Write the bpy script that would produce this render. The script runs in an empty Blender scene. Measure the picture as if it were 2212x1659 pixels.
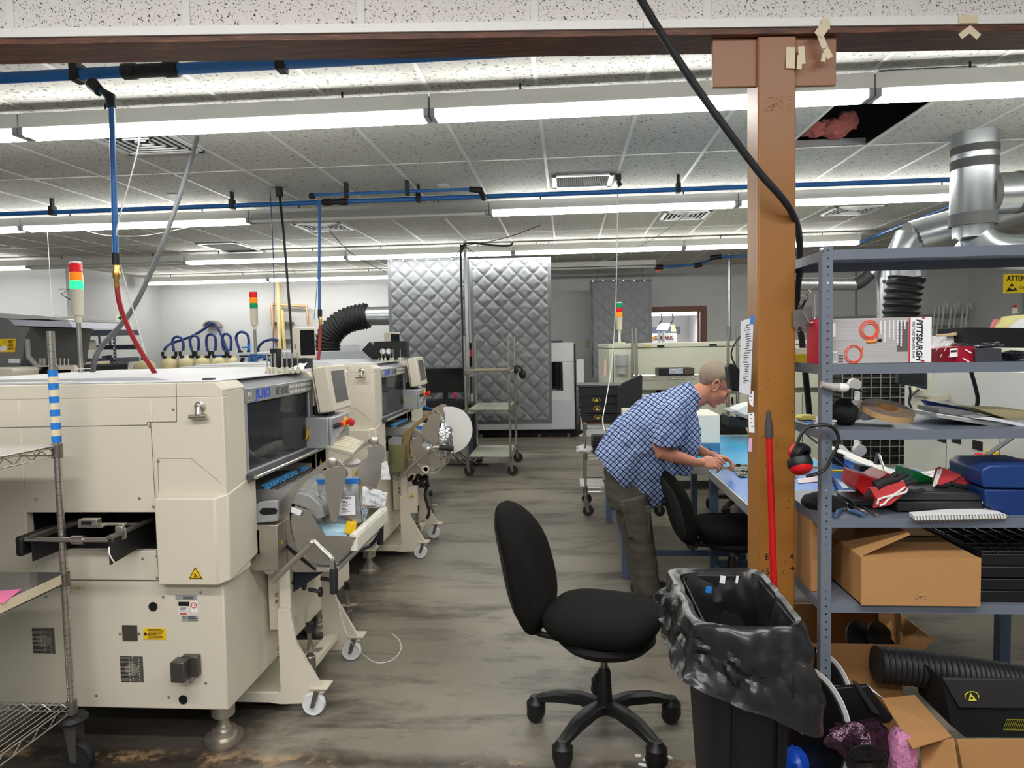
import bpy, bmesh, math, random
from mathutils import Vector, Matrix, noise
random.seed(7)
sc = bpy.context.scene
COL = sc.collection
PI = math.pi

# ---------------------------------------------------------------- camera
F, CX, CY, HC = 1533.0, 1106.0, 829.5, 1.6
_ey = Vector(((1225.0 - CX) / F, (CY - 740.0) / F, 1.0)).normalized()
_ez = _ey.cross(Vector((1.0, 0.02, 0.0))).normalized()
if _ez.y < 0: _ez = -_ez
_ex = _ey.cross(_ez)
if _ex.x < 0: _ex = -_ex
cam_d = bpy.data.cameras.new('camera')
cam = bpy.data.objects.new('camera', cam_d); COL.objects.link(cam)
_r = Vector((_ex.x, _ey.x, _ez.x)); _u = Vector((_ex.y, _ey.y, _ez.y)); _f = Vector((_ex.z, _ey.z, _ez.z))
cam.matrix_world = Matrix(((_r.x, _u.x, -_f.x, 0), (_r.y, _u.y, -_f.y, 0), (_r.z, _u.z, -_f.z, HC), (0, 0, 0, 1)))
cam_d.sensor_fit = 'HORIZONTAL'; cam_d.sensor_width = 36.0; cam_d.lens = F / 2212.0 * 36.0
cam_d.clip_start = 0.05; cam_d.clip_end = 100
sc.camera = cam

# ---------------------------------------------------------------- world, view, room lights
w = bpy.data.worlds.new('world'); sc.world = w; w.use_nodes = True
w.node_tree.nodes['Background'].inputs[0].default_value = (0.9, 0.95, 1.0, 1)
w.node_tree.nodes['Background'].inputs[1].default_value = 0.30
sc.view_settings.view_transform = 'Standard'; sc.view_settings.look = 'None'
sc.view_settings.gamma = 1.0; sc.view_settings.use_curve_mapping = False
sc.view_settings.exposure = 0.0
TUBE = 32.0           # radiance of a lit fluorescent tube

def area(name, loc, sx, sy, power, rot=(0, 0, 0), col=(1, 0.98, 0.95)):
    l = bpy.data.lights.new(name, 'AREA'); l.shape = 'RECTANGLE'; l.size = sx; l.size_y = sy
    l.energy = power; l.color = col
    o = bpy.data.objects.new(name, l); COL.objects.link(o); o.location = loc; o.rotation_euler = rot
    return o
# the ceiling lamps of the room the photographer stands in, behind and above the camera
area('near_room_lamp', (-1.2, 0.7, 3.3), 2.4, 0.25, 60)
area('near_room_lamp', (1.3, 0.7, 3.3), 2.4, 0.25, 54)
area('near_room_lamp', (-1.2, -1.6, 3.3), 2.4, 0.25, 82)
area('near_room_lamp', (1.3, -1.6, 3.3), 2.4, 0.25, 70)
# lamp of the room beyond the doorway
area('far_room_lamp', (2.2, 16.2, 2.7), 2.0, 2.0, 170)

# ---------------------------------------------------------------- photo geometry helpers
O = Vector((0, 0, HC))
def ray(px, py):
    c = Vector(((px - CX) / F, (CY - py) / F, 1.0))
    return Vector((c.dot(_ex), c.dot(_ey), c.dot(_ez)))
def P(px, py, Y):
    r = ray(px, py); return O + r * (Y / r.y)
def PZ(px, py, Z):
    r = ray(px, py); return O + r * ((Z - HC) / r.z)
def PX(px, py, X):
    r = ray(px, py); return O + r * (X / r.x)
def crop(x0, y0, s):                      # reading of an enlarged detail -> photo pixels
    return lambda x, y: (x0 + x / s, y0 + y / s)

# ---------------------------------------------------------------- materials
def lin(c):
    return tuple(((v / 255.0) / 12.92 if v <= 10.31 else ((v / 255.0 + 0.055) / 1.055) ** 2.4) for v in c)
def mat(name, col, rough=0.5, metal=0.0, var=0.0, vscale=3.0, bump=0.0, bscale=60.0, emit=0.0, alpha=1.0, trans=0.0, coat=0.0, spec=0.5, stretch=None, ior=1.45):
    m = bpy.data.materials.new(name); m.use_nodes = True
    nt = m.node_tree; b = nt.nodes['Principled BSDF']
    c = lin(col) + (1,)
    b.inputs['Base Color'].default_value = c
    b.inputs['Roughness'].default_value = rough; b.inputs['Metallic'].default_value = metal
    b.inputs['Specular IOR Level'].default_value = spec; b.inputs['IOR'].default_value = ior
    if coat: b.inputs['Coat Weight'].default_value = coat
    if alpha < 1: b.inputs['Alpha'].default_value = alpha
    if trans: b.inputs['Transmission Weight'].default_value = trans
    if emit:
        b.inputs['Emission Color'].default_value = c; b.inputs['Emission Strength'].default_value = emit
    if var or bump:
        tc = nt.nodes.new('ShaderNodeTexCoord'); mp = nt.nodes.new('ShaderNodeMapping')
        nt.links.new(tc.outputs['Object'], mp.inputs[0])
        if stretch: mp.inputs['Scale'].default_value = stretch
    if var:
        n = nt.nodes.new('ShaderNodeTexNoise'); n.inputs['Scale'].default_value = vscale; n.inputs['Detail'].default_value = 6
        nt.links.new(mp.outputs[0], n.inputs['Vector'])
        mx = nt.nodes.new('ShaderNodeMix'); mx.data_type = 'RGBA'
        mx.inputs[6].default_value = tuple(x * (1 - var) for x in c[:3]) + (1,)
        mx.inputs[7].default_value = tuple(min(1, x * (1 + var)) for x in c[:3]) + (1,)
        nt.links.new(n.outputs['Fac'], mx.inputs[0]); nt.links.new(mx.outputs[2], b.inputs['Base Color'])
    if bump:
        n2 = nt.nodes.new('ShaderNodeTexNoise'); n2.inputs['Scale'].default_value = bscale; n2.inputs['Detail'].default_value = 4
        nt.links.new(mp.outputs[0], n2.inputs['Vector'])
        bp = nt.nodes.new('ShaderNodeBump'); bp.inputs['Strength'].default_value = bump; bp.inputs['Distance'].default_value = 0.01
        nt.links.new(n2.outputs['Fac'], bp.inputs['Height']); nt.links.new(bp.outputs[0], b.inputs['Normal'])
    return m
def nodes_of(m): return m.node_tree, m.node_tree.nodes['Principled BSDF']
def ramp(nt, src, stops):
    r = nt.nodes.new('ShaderNodeValToRGB'); e = r.color_ramp.elements
    while len(e) < len(stops): e.new(0.5)
    for k, (p, c) in enumerate(stops):
        e[k].position = p; e[k].color = (lin(c) if max(c) > 1 else tuple(c)) + (1,)
    nt.links.new(src, r.inputs[0]); return r
def noise_tex(nt, vec, scale, detail=4, rough=0.5, dist=0.0):
    n = nt.nodes.new('ShaderNodeTexNoise'); n.inputs['Scale'].default_value = scale
    n.inputs['Detail'].default_value = detail; n.inputs['Roughness'].default_value = rough; n.inputs['Distortion'].default_value = dist
    nt.links.new(vec, n.inputs['Vector']); return n
def math_node(nt, op, a, b=None, clamp=False):
    n = nt.nodes.new('ShaderNodeMath'); n.operation = op; n.use_clamp = clamp
    for k, v in enumerate((a, b)):
        if v is None: continue
        if isinstance(v, (int, float)): n.inputs[k].default_value = v
        else: nt.links.new(v, n.inputs[k])
    return n.outputs[0]
def mixc(nt, fac, a, b):
    mx = nt.nodes.new('ShaderNodeMix'); mx.data_type = 'RGBA'
    for k, v in ((0, fac), (6, a), (7, b)):
        if isinstance(v, tuple): mx.inputs[k].default_value = lin(v) + (1,)
        elif isinstance(v, (int, float)): mx.inputs[k].default_value = v
        else: nt.links.new(v, mx.inputs[k])
    return mx.outputs[2]
def objvec(nt, scale=None, rot=None):
    tc = nt.nodes.new('ShaderNodeTexCoord'); mp = nt.nodes.new('ShaderNodeMapping')
    nt.links.new(tc.outputs['Object'], mp.inputs[0])
    if scale: mp.inputs['Scale'].default_value = scale
    if rot: mp.inputs['Rotation'].default_value = rot
    return mp.outputs[0]

CREAM = mat('cream_enamel', (214, 206, 188), 0.45, var=0.03, vscale=1.5)
CREAMD = mat('cream_enamel_aged', (205, 200, 178), 0.5, var=0.04, vscale=2)
OVENG = mat('pale_green_grey_enamel', (200, 201, 182), 0.5, var=0.03)
WHITEM = mat('white_enamel', (226, 227, 230), 0.3)
SILVER = mat('silver_paint', (178, 180, 184), 0.35, 0.3)
STEEL = mat('brushed_steel', (190, 184, 174), 0.34, 0.9, var=0.12, vscale=9, stretch=(1, 1, 6))
STEELD = mat('dark_steel', (135, 130, 122), 0.38, 0.85, var=0.15, vscale=6)
CHROME = mat('chrome_wire', (200, 196, 186), 0.22, 0.95)
GALV = mat('galvanised_duct', (190, 195, 198), 0.3, 0.9, var=0.12, vscale=7)
BRASS = mat('brass', (205, 165, 90), 0.3, 0.9)
BLACK = mat('black_plastic', (22, 22, 24), 0.45)
BLACKM = mat('matt_black', (12, 12, 14), 0.8)
RUBBER = mat('black_rubber', (34, 34, 36), 0.6)
DUCTTAPE = mat('black_duct_tape', (52, 52, 54), 0.55, bump=0.3, bscale=80)
FABRIC = mat('black_upholstery', (24, 23, 22), 0.95, var=0.2, vscale=40, bump=0.15, bscale=400, spec=0.15)
NAVY = mat('dark_blue_grey_paint', (58, 66, 82), 0.45)
RACKG = mat('grey_rack_paint', (106, 114, 126), 0.4, var=0.08, vscale=5)
BENCHB = mat('slate_blue_paint', (82, 100, 124), 0.5)
BLUEP = mat('blue_air_pipe', (38, 104, 172), 0.35)
NAVYHOSE = mat('navy_hose', (28, 52, 112), 0.4)
REDHOSE = mat('red_hose', (150, 28, 34), 0.45)
WHITEP = mat('white_plastic', (232, 230, 226), 0.4)
PAPER = mat('paper', (235, 235, 236), 0.8)
GREYP = mat('grey_plastic', (150, 152, 155), 0.5)
YELLOW = mat('yellow_label', (240, 196, 26), 0.5)
BLUE = mat('blue_plastic', (40, 120, 205), 0.4)
BLUETAPE = mat('blue_masking_tape', (28, 120, 205), 0.6)
MASK = mat('cream_masking_tape', (222, 208, 178), 0.7, bump=0.2, bscale=60)
RED = mat('red_plastic', (205, 24, 30), 0.35)
GREEN = mat('green_plastic', (10, 130, 62), 0.4)
INK = mat('black_ink', (15, 15, 18), 0.7)
INKBLUE = mat('blue_ink', (24, 78, 215), 0.5)
INKRED = mat('red_ink', (200, 34, 38), 0.6)
CARD = mat('corrugated_cardboard', (178, 132, 82), 0.85, var=0.06, vscale=14, stretch=(1, 1, 4))
CARDIN = mat('cardboard_inside', (150, 108, 64), 0.9, var=0.06, vscale=10)
GLASSD = mat('smoked_acrylic', (70, 74, 78), 0.05, alpha=0.42, spec=0.6)
SCREEN = mat('dark_screen', (20, 22, 26), 0.12)
SCREENG = mat('grey_screen', (92, 92, 90), 0.25)
ALU = mat('aluminium_edge', (196, 196, 192), 0.35, 0.6)
SKIN = mat('skin', (205, 140, 112), 0.5, var=0.10, vscale=30)
TUBEON = mat('lit_tube', (255, 255, 250), 0.4, emit=TUBE)
TUBEOFF = mat('unlit_tube', (215, 214, 208), 0.3)

# ---------------------------------------------------------------- mesh builder
ORIGIN = {}
class MB:
    def __init__(s): s.v = []; s.f = []; s.m = []; s.mi = 0
    def add(s, vs, fs):
        o = len(s.v); s.v += [Vector(v) for v in vs]
        for f in fs: s.f.append(tuple(i + o for i in f)); s.m.append(s.mi)
        return s
    def use(s, mi): s.mi = mi; return s
    def box(s, x0, x1, y0, y1, z0, z1):
        return s.add([(x0, y0, z0), (x1, y0, z0), (x1, y1, z0), (x0, y1, z0), (x0, y0, z1), (x1, y0, z1), (x1, y1, z1), (x0, y1, z1)],
                     [(0, 3, 2, 1), (4, 5, 6, 7), (0, 1, 5, 4), (1, 2, 6, 5), (2, 3, 7, 6), (3, 0, 4, 7)])
    def obox(s, c, size, R=None):
        R = R or Matrix.Identity(3); a, b, d = (k / 2 for k in size); c = Vector(c)
        vs = [c + R @ Vector((i * a, j * b, k * d)) for k in (-1, 1) for (i, j) in ((-1, -1), (1, -1), (1, 1), (-1, 1))]
        return s.add(vs, [(0, 3, 2, 1), (4, 5, 6, 7), (0, 1, 5, 4), (1, 2, 6, 5), (2, 3, 7, 6), (3, 0, 4, 7)])
    def bar(s, p, q, w, h, up=(0, 0, 1)):
        p, q = Vector(p), Vector(q); d = q - p; L = d.length; d.normalize(); up = Vector(up)
        if abs(d.dot(up)) > 0.98: up = Vector((0, 1, 0))
        x = d.cross(up).normalized(); z = x.cross(d)
        return s.obox((p + q) / 2, (w, L, h), Matrix((x, d, z)).transposed())
    def prism(s, pts, vec):                    # closed outline of 3-D points swept along vec
        n = len(pts); vec = Vector(vec); a = [Vector(p) for p in pts]
        return s.add(a + [p + vec for p in a], [tuple(range(n))[::-1], tuple(range(n, 2 * n))] + [(i, (i + 1) % n, n + (i + 1) % n, n + i) for i in range(n)])
    def poly(s, pts): return s.add(pts, [tuple(range(len(pts)))])
    def rings(s, rs, cap=True, closed=False):
        n = len(rs[0]); o = len(s.v); vs = [p for r in rs for p in r]; fs = []
        m = len(rs)
        for k in range(m if closed else m - 1):
            a, b = k * n, ((k + 1) % m) * n
            fs += [(a + i, a + (i + 1) % n, b + (i + 1) % n, b + i) for i in range(n)]
        if cap and not closed: fs += [tuple(range(n))[::-1], tuple(range((m - 1) * n, m * n))]
        return s.add(vs, fs)
    def tube(s, pts, r, n=10, cap=True, closed=False, flat=1.0):
        pts = [Vector(p) for p in pts]; m = len(pts); rr = r if isinstance(r, (list, tuple)) else [r] * m; fl = flat if isinstance(flat, (list, tuple)) else [flat] * m
        rs = []; x = None
        for k in range(m):
            if closed: t = pts[(k + 1) % m] - pts[k - 1]
            else: t = pts[min(k + 1, m - 1)] - pts[max(k - 1, 0)]
            t = t.normalized() if t.length > 1e-9 else Vector((0, 0, 1))
            if x is None:
                h = Vector((0, 0, 1)) if abs(t.z) < 0.9 else Vector((0, 1, 0)); x = t.cross(h).normalized()
            else:
                x = x - t * x.dot(t); x = x.normalized() if x.length > 1e-6 else t.orthogonal().normalized()
            y = t.cross(x)
            rs.append([pts[k] + (x * math.cos(2 * PI * i / n) + y * math.sin(2 * PI * i / n) * fl[k]) * rr[k] for i in range(n)])
        return s.rings(rs, cap, closed)
    def cyl(s, p, q, r, n=16, r1=None): return s.tube([p, q], [r, r if r1 is None else r1], n)
    def lathe(s, prof, c, axis=(0, 0, 1), n=20, sx=1.0, sy=1.0, cap=True):
        c = Vector(c); z = Vector(axis).normalized(); x = z.orthogonal().normalized() if abs(z.z) < 0.99 else Vector((1, 0, 0)); y = z.cross(x)
        rs = [[c + z * h + (x * math.cos(2 * PI * i / n) * sx + y * math.sin(2 * PI * i / n) * sy) * max(r, 1e-4) for i in range(n)] for r, h in prof]
        return s.rings(rs, cap)
    def ball(s, c, r, n=14, R=None):
        r = (r, r, r) if isinstance(r, (int, float)) else r; R = R or Matrix.Identity(3); c = Vector(c); m = n // 2 + 1; rs = []
        for k in range(1, m):
            a = PI * k / m
            rs.append([c + R @ Vector((math.sin(a) * math.cos(2 * PI * i / n) * r[0], math.sin(a) * math.sin(2 * PI * i / n) * r[1], -math.cos(a) * r[2])) for i in range(n)])
        return s.rings(rs)
    def grid(s, fn, nu, nv, thick=None):       # fn(u, v) -> point, u, v in 0..1
        vs = [Vector(fn(i / nu, j / nv)) for j in range(nv + 1) for i in range(nu + 1)]; W = nu + 1
        return s.add(vs, [(j * W + i, j * W + i + 1, (j + 1) * W + i + 1, (j + 1) * W + i) for j in range(nv) for i in range(nu)])
    def text(s, body, M, size=0.05, ext=0.0004, align='CENTER', bold=0.0, shear=0.0, space=1.0, sx=1.0):
        cu = bpy.data.curves.new('t', 'FONT'); cu.body = body; cu.size = size; cu.extrude = ext; cu.align_x = align; cu.align_y = 'CENTER'
        cu.offset = bold; cu.shear = shear; cu.space_character = space; cu.resolution_u = 3
        ob = bpy.data.objects.new('t', cu); COL.objects.link(ob)
        dg = bpy.context.evaluated_depsgraph_get(); me = bpy.data.meshes.new_from_object(ob.evaluated_get(dg))
        s.add([M @ Vector((v.co.x * sx, v.co.y, v.co.z)) for v in me.vertices], [tuple(p.vertices) for p in me.polygons])
        bpy.data.objects.remove(ob); bpy.data.curves.remove(cu); bpy.data.meshes.remove(me)
        return s
    def mesh(s, name, mats, shift, angle=38):
        me = bpy.data.meshes.new(name)
        me.from_pydata([tuple(v - shift) for v in s.v], [], s.f); me.update()
        ms = mats if isinstance(mats, (list, tuple)) else [mats]
        for m_ in ms: me.materials.append(m_)
        me.polygons.foreach_set('material_index', [min(i, len(ms) - 1) for i in s.m])
        bm = bmesh.new(); bm.from_mesh(me)
        if getattr(s, 'weld', 0): bmesh.ops.remove_doubles(bm, verts=bm.verts, dist=s.weld)
        bmesh.ops.recalc_face_normals(bm, faces=bm.faces); bm.to_mesh(me); bm.free()
        me.polygons.foreach_set('use_smooth', [angle > 0] * len(me.polygons))
        try: me.set_sharp_from_angle(angle=math.radians(angle))
        except Exception: pass
        return me
    def build(s, name, mats, parent=None, bevel=0.0, angle=38, seg=2, label=None, kind=None):
        if parent is not None: shift = ORIGIN.get(parent.name, Vector((0, 0, 0)))
        else:
            xs = [v.x for v in s.v]; ys = [v.y for v in s.v]; zs = [v.z for v in s.v]
            shift = Vector(((min(xs) + max(xs)) / 2, (min(ys) + max(ys)) / 2, min(zs)))
        o = bpy.data.objects.new(name, s.mesh(name, mats, shift, angle)); COL.objects.link(o)
        if parent is not None:
            o.parent = parent; ORIGIN[o.name] = shift
        else:
            o.location = shift; ORIGIN[o.name] = shift
        if bevel:
            b = o.modifiers.new('bevel', 'BEVEL'); b.width = bevel; b.segments = seg; b.limit_method = 'ANGLE'; b.angle_limit = math.radians(40)
        if label: o['label'] = label
        if kind: o['kind'] = kind
        return o
def thing(name, label, cat, loc, group=None):
    o = bpy.data.objects.new(name, None); COL.objects.link(o); o.location = loc; o.empty_display_size = 0.1
    ORIGIN[o.name] = Vector(loc); o['label'] = label; o['category'] = cat
    if group: o['group'] = group
    return o
def tag(o, label, cat, group=None):
    o['label'] = label; o['category'] = cat
    if group: o['group'] = group
    return o
def struct(name, mb, m, bevel=0.0):
    o = mb.build(name, m, None, bevel); o['kind'] = 'structure'; return o
def dup(o, loc, label=None, group=None, rotz=None):
    def cp(a, par):
        c = a.copy(); COL.objects.link(c)
        if par is not None: c.parent = par
        for ch in a.children: cp(ch, c)
        return c
    r = cp(o, None); r.location = loc
    if rotz is not None: r.rotation_euler = (0, 0, rotz)
    if label: r['label'] = label
    if group: r['group'] = group
    return r
def frame(origin, xdir, ydir):              # 4x4 whose local x, y lie along the two directions
    x = Vector(xdir).normalized(); z = x.cross(Vector(ydir)).normalized(); y = z.cross(x)
    M = Matrix((x, y, z)).transposed().to_4x4(); M.translation = Vector(origin); return M
def smooth_path(pts, sub=6):
    pts = [Vector(p) for p in pts]; out = []
    for k in range(len(pts) - 1):
        p0 = pts[max(k - 1, 0)]; p1 = pts[k]; p2 = pts[k + 1]; p3 = pts[min(k + 2, len(pts) - 1)]
        for i in range(sub):
            t = i / sub
            out.append(0.5 * ((2 * p1) + (p2 - p0) * t + (2 * p0 - 5 * p1 + 4 * p2 - p3) * t * t + (3 * p1 - p0 - 3 * p2 + p3) * t ** 3))
    return out + [pts[-1]]
def rot(ax, deg): return Matrix.Rotation(math.radians(deg), 3, ax)
def remeshed(mb, voxel, iters=4, factor=0.5):
    me = bpy.data.meshes.new('r'); me.from_pydata([tuple(v) for v in mb.v], [], mb.f); me.update()
    bm = bmesh.new(); bm.from_mesh(me); bmesh.ops.recalc_face_normals(bm, faces=bm.faces); bm.to_mesh(me); bm.free()
    ob = bpy.data.objects.new('r', me); COL.objects.link(ob)
    md = ob.modifiers.new('r', 'REMESH'); md.mode = 'VOXEL'; md.voxel_size = voxel
    if iters:
        sm = ob.modifiers.new('s', 'SMOOTH'); sm.factor = factor; sm.iterations = iters
    dg = bpy.context.evaluated_depsgraph_get(); ev = bpy.data.meshes.new_from_object(ob.evaluated_get(dg))
    out = MB(); out.add([v.co.copy() for v in ev.vertices], [tuple(p.vertices) for p in ev.polygons])
    bpy.data.objects.remove(ob); bpy.data.meshes.remove(me); bpy.data.meshes.remove(ev)
    return out
UP = Vector((0, 0, 1)); XV = Vector((1, 0, 0)); YV = Vector((0, 1, 0))
FACE = lambda o: frame(o, XV, UP)           # lettering on a face looking towards the camera (-Y)
RIGHTF = lambda o: frame(o, YV, UP)         # lettering on a face looking to +X
# ================================================================ ROOM
XL, XR, YB, ZC = -8.24, 7.45, 13.9, 3.03
def worldvec(nt, scale=(1, 1, 1)):
    g = nt.nodes.new('ShaderNodeNewGeometry'); mp = nt.nodes.new('ShaderNodeMapping'); nt.links.new(g.outputs['Position'], mp.inputs[0])
    mp.inputs['Scale'].default_value = scale; return mp.outputs[0]
# floor: worn sealed concrete with brown scuff streaks and the scar of a removed partition
m = mat('worn_concrete', (128, 122, 112), 0.4); nt, b = nodes_of(m)
wv = worldvec(nt)
n1 = noise_tex(nt, wv, 0.9, 8, 0.6); n2 = noise_tex(nt, worldvec(nt, (0.5, 1.7, 1)), 1.9, 10, 0.72, 0.5); n3 = noise_tex(nt, wv, 30, 6, 0.7)
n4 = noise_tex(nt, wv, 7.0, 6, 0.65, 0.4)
base = ramp(nt, n1.outputs['Fac'], [(0.3, (112, 106, 95)), (0.5, (136, 129, 116)), (0.72, (156, 148, 134))]).outputs[0]
stn = ramp(nt, n2.outputs['Fac'], [(0.50, (0, 0, 0)), (0.56, (0.5, 0.5, 0.5)), (0.63, (1, 1, 1))]).outputs[0]
c1 = mixc(nt, math_node(nt, 'MULTIPLY', stn, 0.78), base, (50, 42, 36))
c2 = mixc(nt, math_node(nt, 'MULTIPLY', n3.outputs['Fac'], 0.35), c1, (78, 73, 66))
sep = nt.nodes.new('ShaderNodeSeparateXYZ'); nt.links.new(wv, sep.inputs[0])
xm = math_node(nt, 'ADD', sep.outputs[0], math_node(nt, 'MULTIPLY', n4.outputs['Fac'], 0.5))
stain_shade = math_node(nt, 'MULTIPLY', math_node(nt, 'MULTIPLY', math_node(nt, 'SUBTRACT', -0.95, xm), 5.0, True), math_node(nt, 'MULTIPLY', math_node(nt, 'SUBTRACT', 8.0, sep.outputs[1]), 2.0, True), True)  # dark zone around the machines: floor stain plus their shadow painted in
c3 = mixc(nt, math_node(nt, 'MULTIPLY', stain_shade, 0.78), c2, (36, 29, 25))
# scar along the old wall line
line = math_node(nt, 'SUBTRACT', sep.outputs[1], math_node(nt, 'ADD', 2.56, math_node(nt, 'MULTIPLY', sep.outputs[0], 0.0)))
band = math_node(nt, 'MULTIPLY', math_node(nt, 'ADD', line, math_node(nt, 'MULTIPLY', n4.outputs['Fac'], 0.12)), 1.0)
inb = math_node(nt, 'SUBTRACT', 1.0, math_node(nt, 'MULTIPLY', math_node(nt, 'ABSOLUTE', math_node(nt, 'SUBTRACT', band, 0.09)), 13.0), True)
patch = ramp(nt, noise_tex(nt, wv, 5.5, 6, 0.7).outputs['Fac'], [(0.42, (30, 25, 22)), (0.52, (70, 58, 46)), (0.60, (168, 138, 98)), (0.72, (190, 172, 140))]).outputs[0]
c4 = mixc(nt, math_node(nt, 'MULTIPLY', inb, 0.8), c3, patch)
near = math_node(nt, 'MULTIPLY', math_node(nt, 'SUBTRACT', 2.50, sep.outputs[1]), 40.0, True)
c5 = mixc(nt, math_node(nt, 'MULTIPLY', near, 0.85), c4, (96, 92, 86))
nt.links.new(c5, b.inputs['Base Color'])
rg = math_node(nt, 'ADD', 0.28, math_node(nt, 'MULTIPLY', n1.outputs['Fac'], 0.3)); nt.links.new(rg, b.inputs['Roughness'])
bp = nt.nodes.new('ShaderNodeBump'); bp.inputs['Strength'].default_value = 0.12; bp.inputs['Distance'].default_value = 0.01
nt.links.new(n3.outputs['Fac'], bp.inputs['Height']); nt.links.new(bp.outputs[0], b.inputs['Normal'])
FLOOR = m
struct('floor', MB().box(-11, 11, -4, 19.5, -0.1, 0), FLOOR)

# walls
WALL = mat('painted_wall', (206, 206, 207), 0.85, var=0.02, vscale=2, bump=0.03, bscale=120)
DX0, DX1, DZ = 1.30, 2.60, 2.18             # doorway in the back wall
wb = MB().box(XL - 0.15, DX0, YB, YB + 0.15, 0, ZC).box(DX1, XR + 0.15, YB, YB + 0.15, 0, ZC).box(DX0, DX1, YB, YB + 0.15, DZ, ZC)
struct('wall_back', wb, WALL)
struct('wall_left', MB().box(XL - 0.15, XL, 11.2, YB, 0, ZC).box(-11, XL - .15, 11.2, 11.35, 0, ZC).box(-11, -10.85, 2.2, 11.2, 0, ZC), WALL)
struct('wall_right', MB().box(XR, XR + 0.15, 12.2, YB, 0, ZC).box(XR + .15, 11, 12.2, 12.35, 0, ZC).box(10.85, 11, 2.6, 12.2, 0, ZC), WALL)
struct('wall_front', MB().box(-11, 11, -4.1, -4, 0, 2.72), WALL)
# brown door casing, with the bright room beyond it
DOORB = mat('brown_door_casing', (116, 74, 58), 0.5)
dc = MB()
for x in (DX0 - 0.07, DX1 - 0.03): dc.box(x, x + 0.10, YB - 0.03, YB + 0.18, 0, DZ + 0.07)
dc.box(DX0 - 0.07, DX1 + 0.07, YB - 0.031, YB + 0.18, DZ - 0.03, DZ + 0.07)
dc.box(DX1 - 0.09, DX1 - 0.06, YB + 0.02, YB + 0.12, 0, DZ - 0.03)
struct('door_1', dc, DOORB, 0.004)
struct('wall_beyond', MB().box(0.2, 6, 18.3, 18.4, 0, ZC).box(0.1, 0.2, YB + 0.15, 18.4, 0, ZC).box(3.05, 3.15, 15.6, 18.4, 0, ZC).box(0.2, 6, 16.95, 17.1, 2.18, ZC), WALL)
struct('trim_8', MB().box(7.40, 7.49, 12.14, 12.22, 0, ZC), GALV)

# main ceiling: 2 x 4 ft fissured tiles, one lifted out
def tile_mat(name, col, fleck, amt, scale=1.0):
    m = mat(name, col, 0.95, spec=0.1); nt, b = nodes_of(m); v = worldvec(nt)
    d = noise_tex(nt, v, 4, 2); vv = nt.nodes.new('ShaderNodeVectorMath'); vv.operation = 'ADD'
    dm = nt.nodes.new('ShaderNodeVectorMath'); dm.operation = 'SCALE'; dm.inputs['Scale'].default_value = 0.05
    nt.links.new(d.outputs['Color'], dm.inputs[0]); nt.links.new(v, vv.inputs[0]); nt.links.new(dm.outputs[0], vv.inputs[1])
    vo = noise_tex(nt, vv.outputs[0], 95 * scale, 2, 0.45, 0.9)
    big = noise_tex(nt, v, 1.1, 3)
    fl = ramp(nt, vo.outputs['Fac'], [(0.61, (0, 0, 0)), (0.645, (1, 1, 1))]).outputs[0]
    c = mixc(nt, math_node(nt, 'MULTIPLY', big.outputs['Fac'], 0.25), col, tuple(x * 0.88 for x in col))
    nt.links.new(mixc(nt, math_node(nt, 'MULTIPLY', fl, amt), c, fleck), b.inputs['Base Color']); return m
TILE = tile_mat('fissured_ceiling_tile', (205, 204, 198), (92, 90, 86), 0.75, 0.55)
TILEN = tile_mat('fissured_bulkhead_tile', (228, 223, 219), (62, 58, 56), 0.95, 1.5)
SW, SL = 0.602, 1.2
xs = [-0.147 + SW * k for k in range(-18, 19)]; ys = [4.4 + SL * k for k in range(-2, 9)]
mb = MB(); opening = (xs[21], xs[22], ys[2], ys[3])
for i in range(len(xs) - 1):
    for j in range(len(ys) - 1):
        if i == 21 and j == 2: continue
        mb.box(xs[i], xs[i + 1], ys[j], ys[j + 1], ZC, ZC + 0.015)
o = struct('ceiling', mb, TILE)
mb = MB()
for x in xs: mb.box(x - 0.012, x + 0.012, 2.7, YB, ZC - 0.004, ZC + 0.001)
for y in ys: mb.box(xs[0], xs[-1], y - 0.012, y + 0.012, ZC - 0.003, ZC + 0.001)
TBAR = mat('white_tee_bar', (222, 222, 218), 0.5)
struct('trim_1', mb, TBAR)
# dark void above the lifted tile, with pink insulation
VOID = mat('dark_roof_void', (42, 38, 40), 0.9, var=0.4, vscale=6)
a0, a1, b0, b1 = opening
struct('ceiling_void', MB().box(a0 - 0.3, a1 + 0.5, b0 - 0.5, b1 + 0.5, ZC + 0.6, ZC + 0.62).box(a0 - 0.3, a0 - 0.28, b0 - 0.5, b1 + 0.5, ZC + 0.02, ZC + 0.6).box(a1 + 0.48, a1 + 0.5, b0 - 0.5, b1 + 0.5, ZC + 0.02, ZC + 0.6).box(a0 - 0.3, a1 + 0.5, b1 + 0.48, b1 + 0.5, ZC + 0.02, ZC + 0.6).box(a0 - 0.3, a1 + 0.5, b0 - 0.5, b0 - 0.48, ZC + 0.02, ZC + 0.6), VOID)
PINK = mat('pink_insulation', (170, 98, 90), 0.95, var=0.3, vscale=18, bump=0.6, bscale=50)
mb = MB()
for k in range(9):
    mb.ball((a0 + 0.04 + 0.045 * k, b1 - 0.13 + 0.03 * math.sin(k * 2.1), ZC + 0.10 + 0.015 * math.sin(k * 1.7) + (0.02 if k > 6 else 0)), (0.08, 0.08, 0.05 + (0.03 if k > 6 else 0)), 10)
mb = remeshed(mb, 0.018, 2)
for i_, v_ in enumerate(mb.v): mb.v[i_] = v_ + noise.noise_vector(v_ * 22) * .028
tag(mb.build('insulation_batt', PINK), 'pink fibre insulation batt showing through the opening of the lifted ceiling tile', 'insulation')
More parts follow.
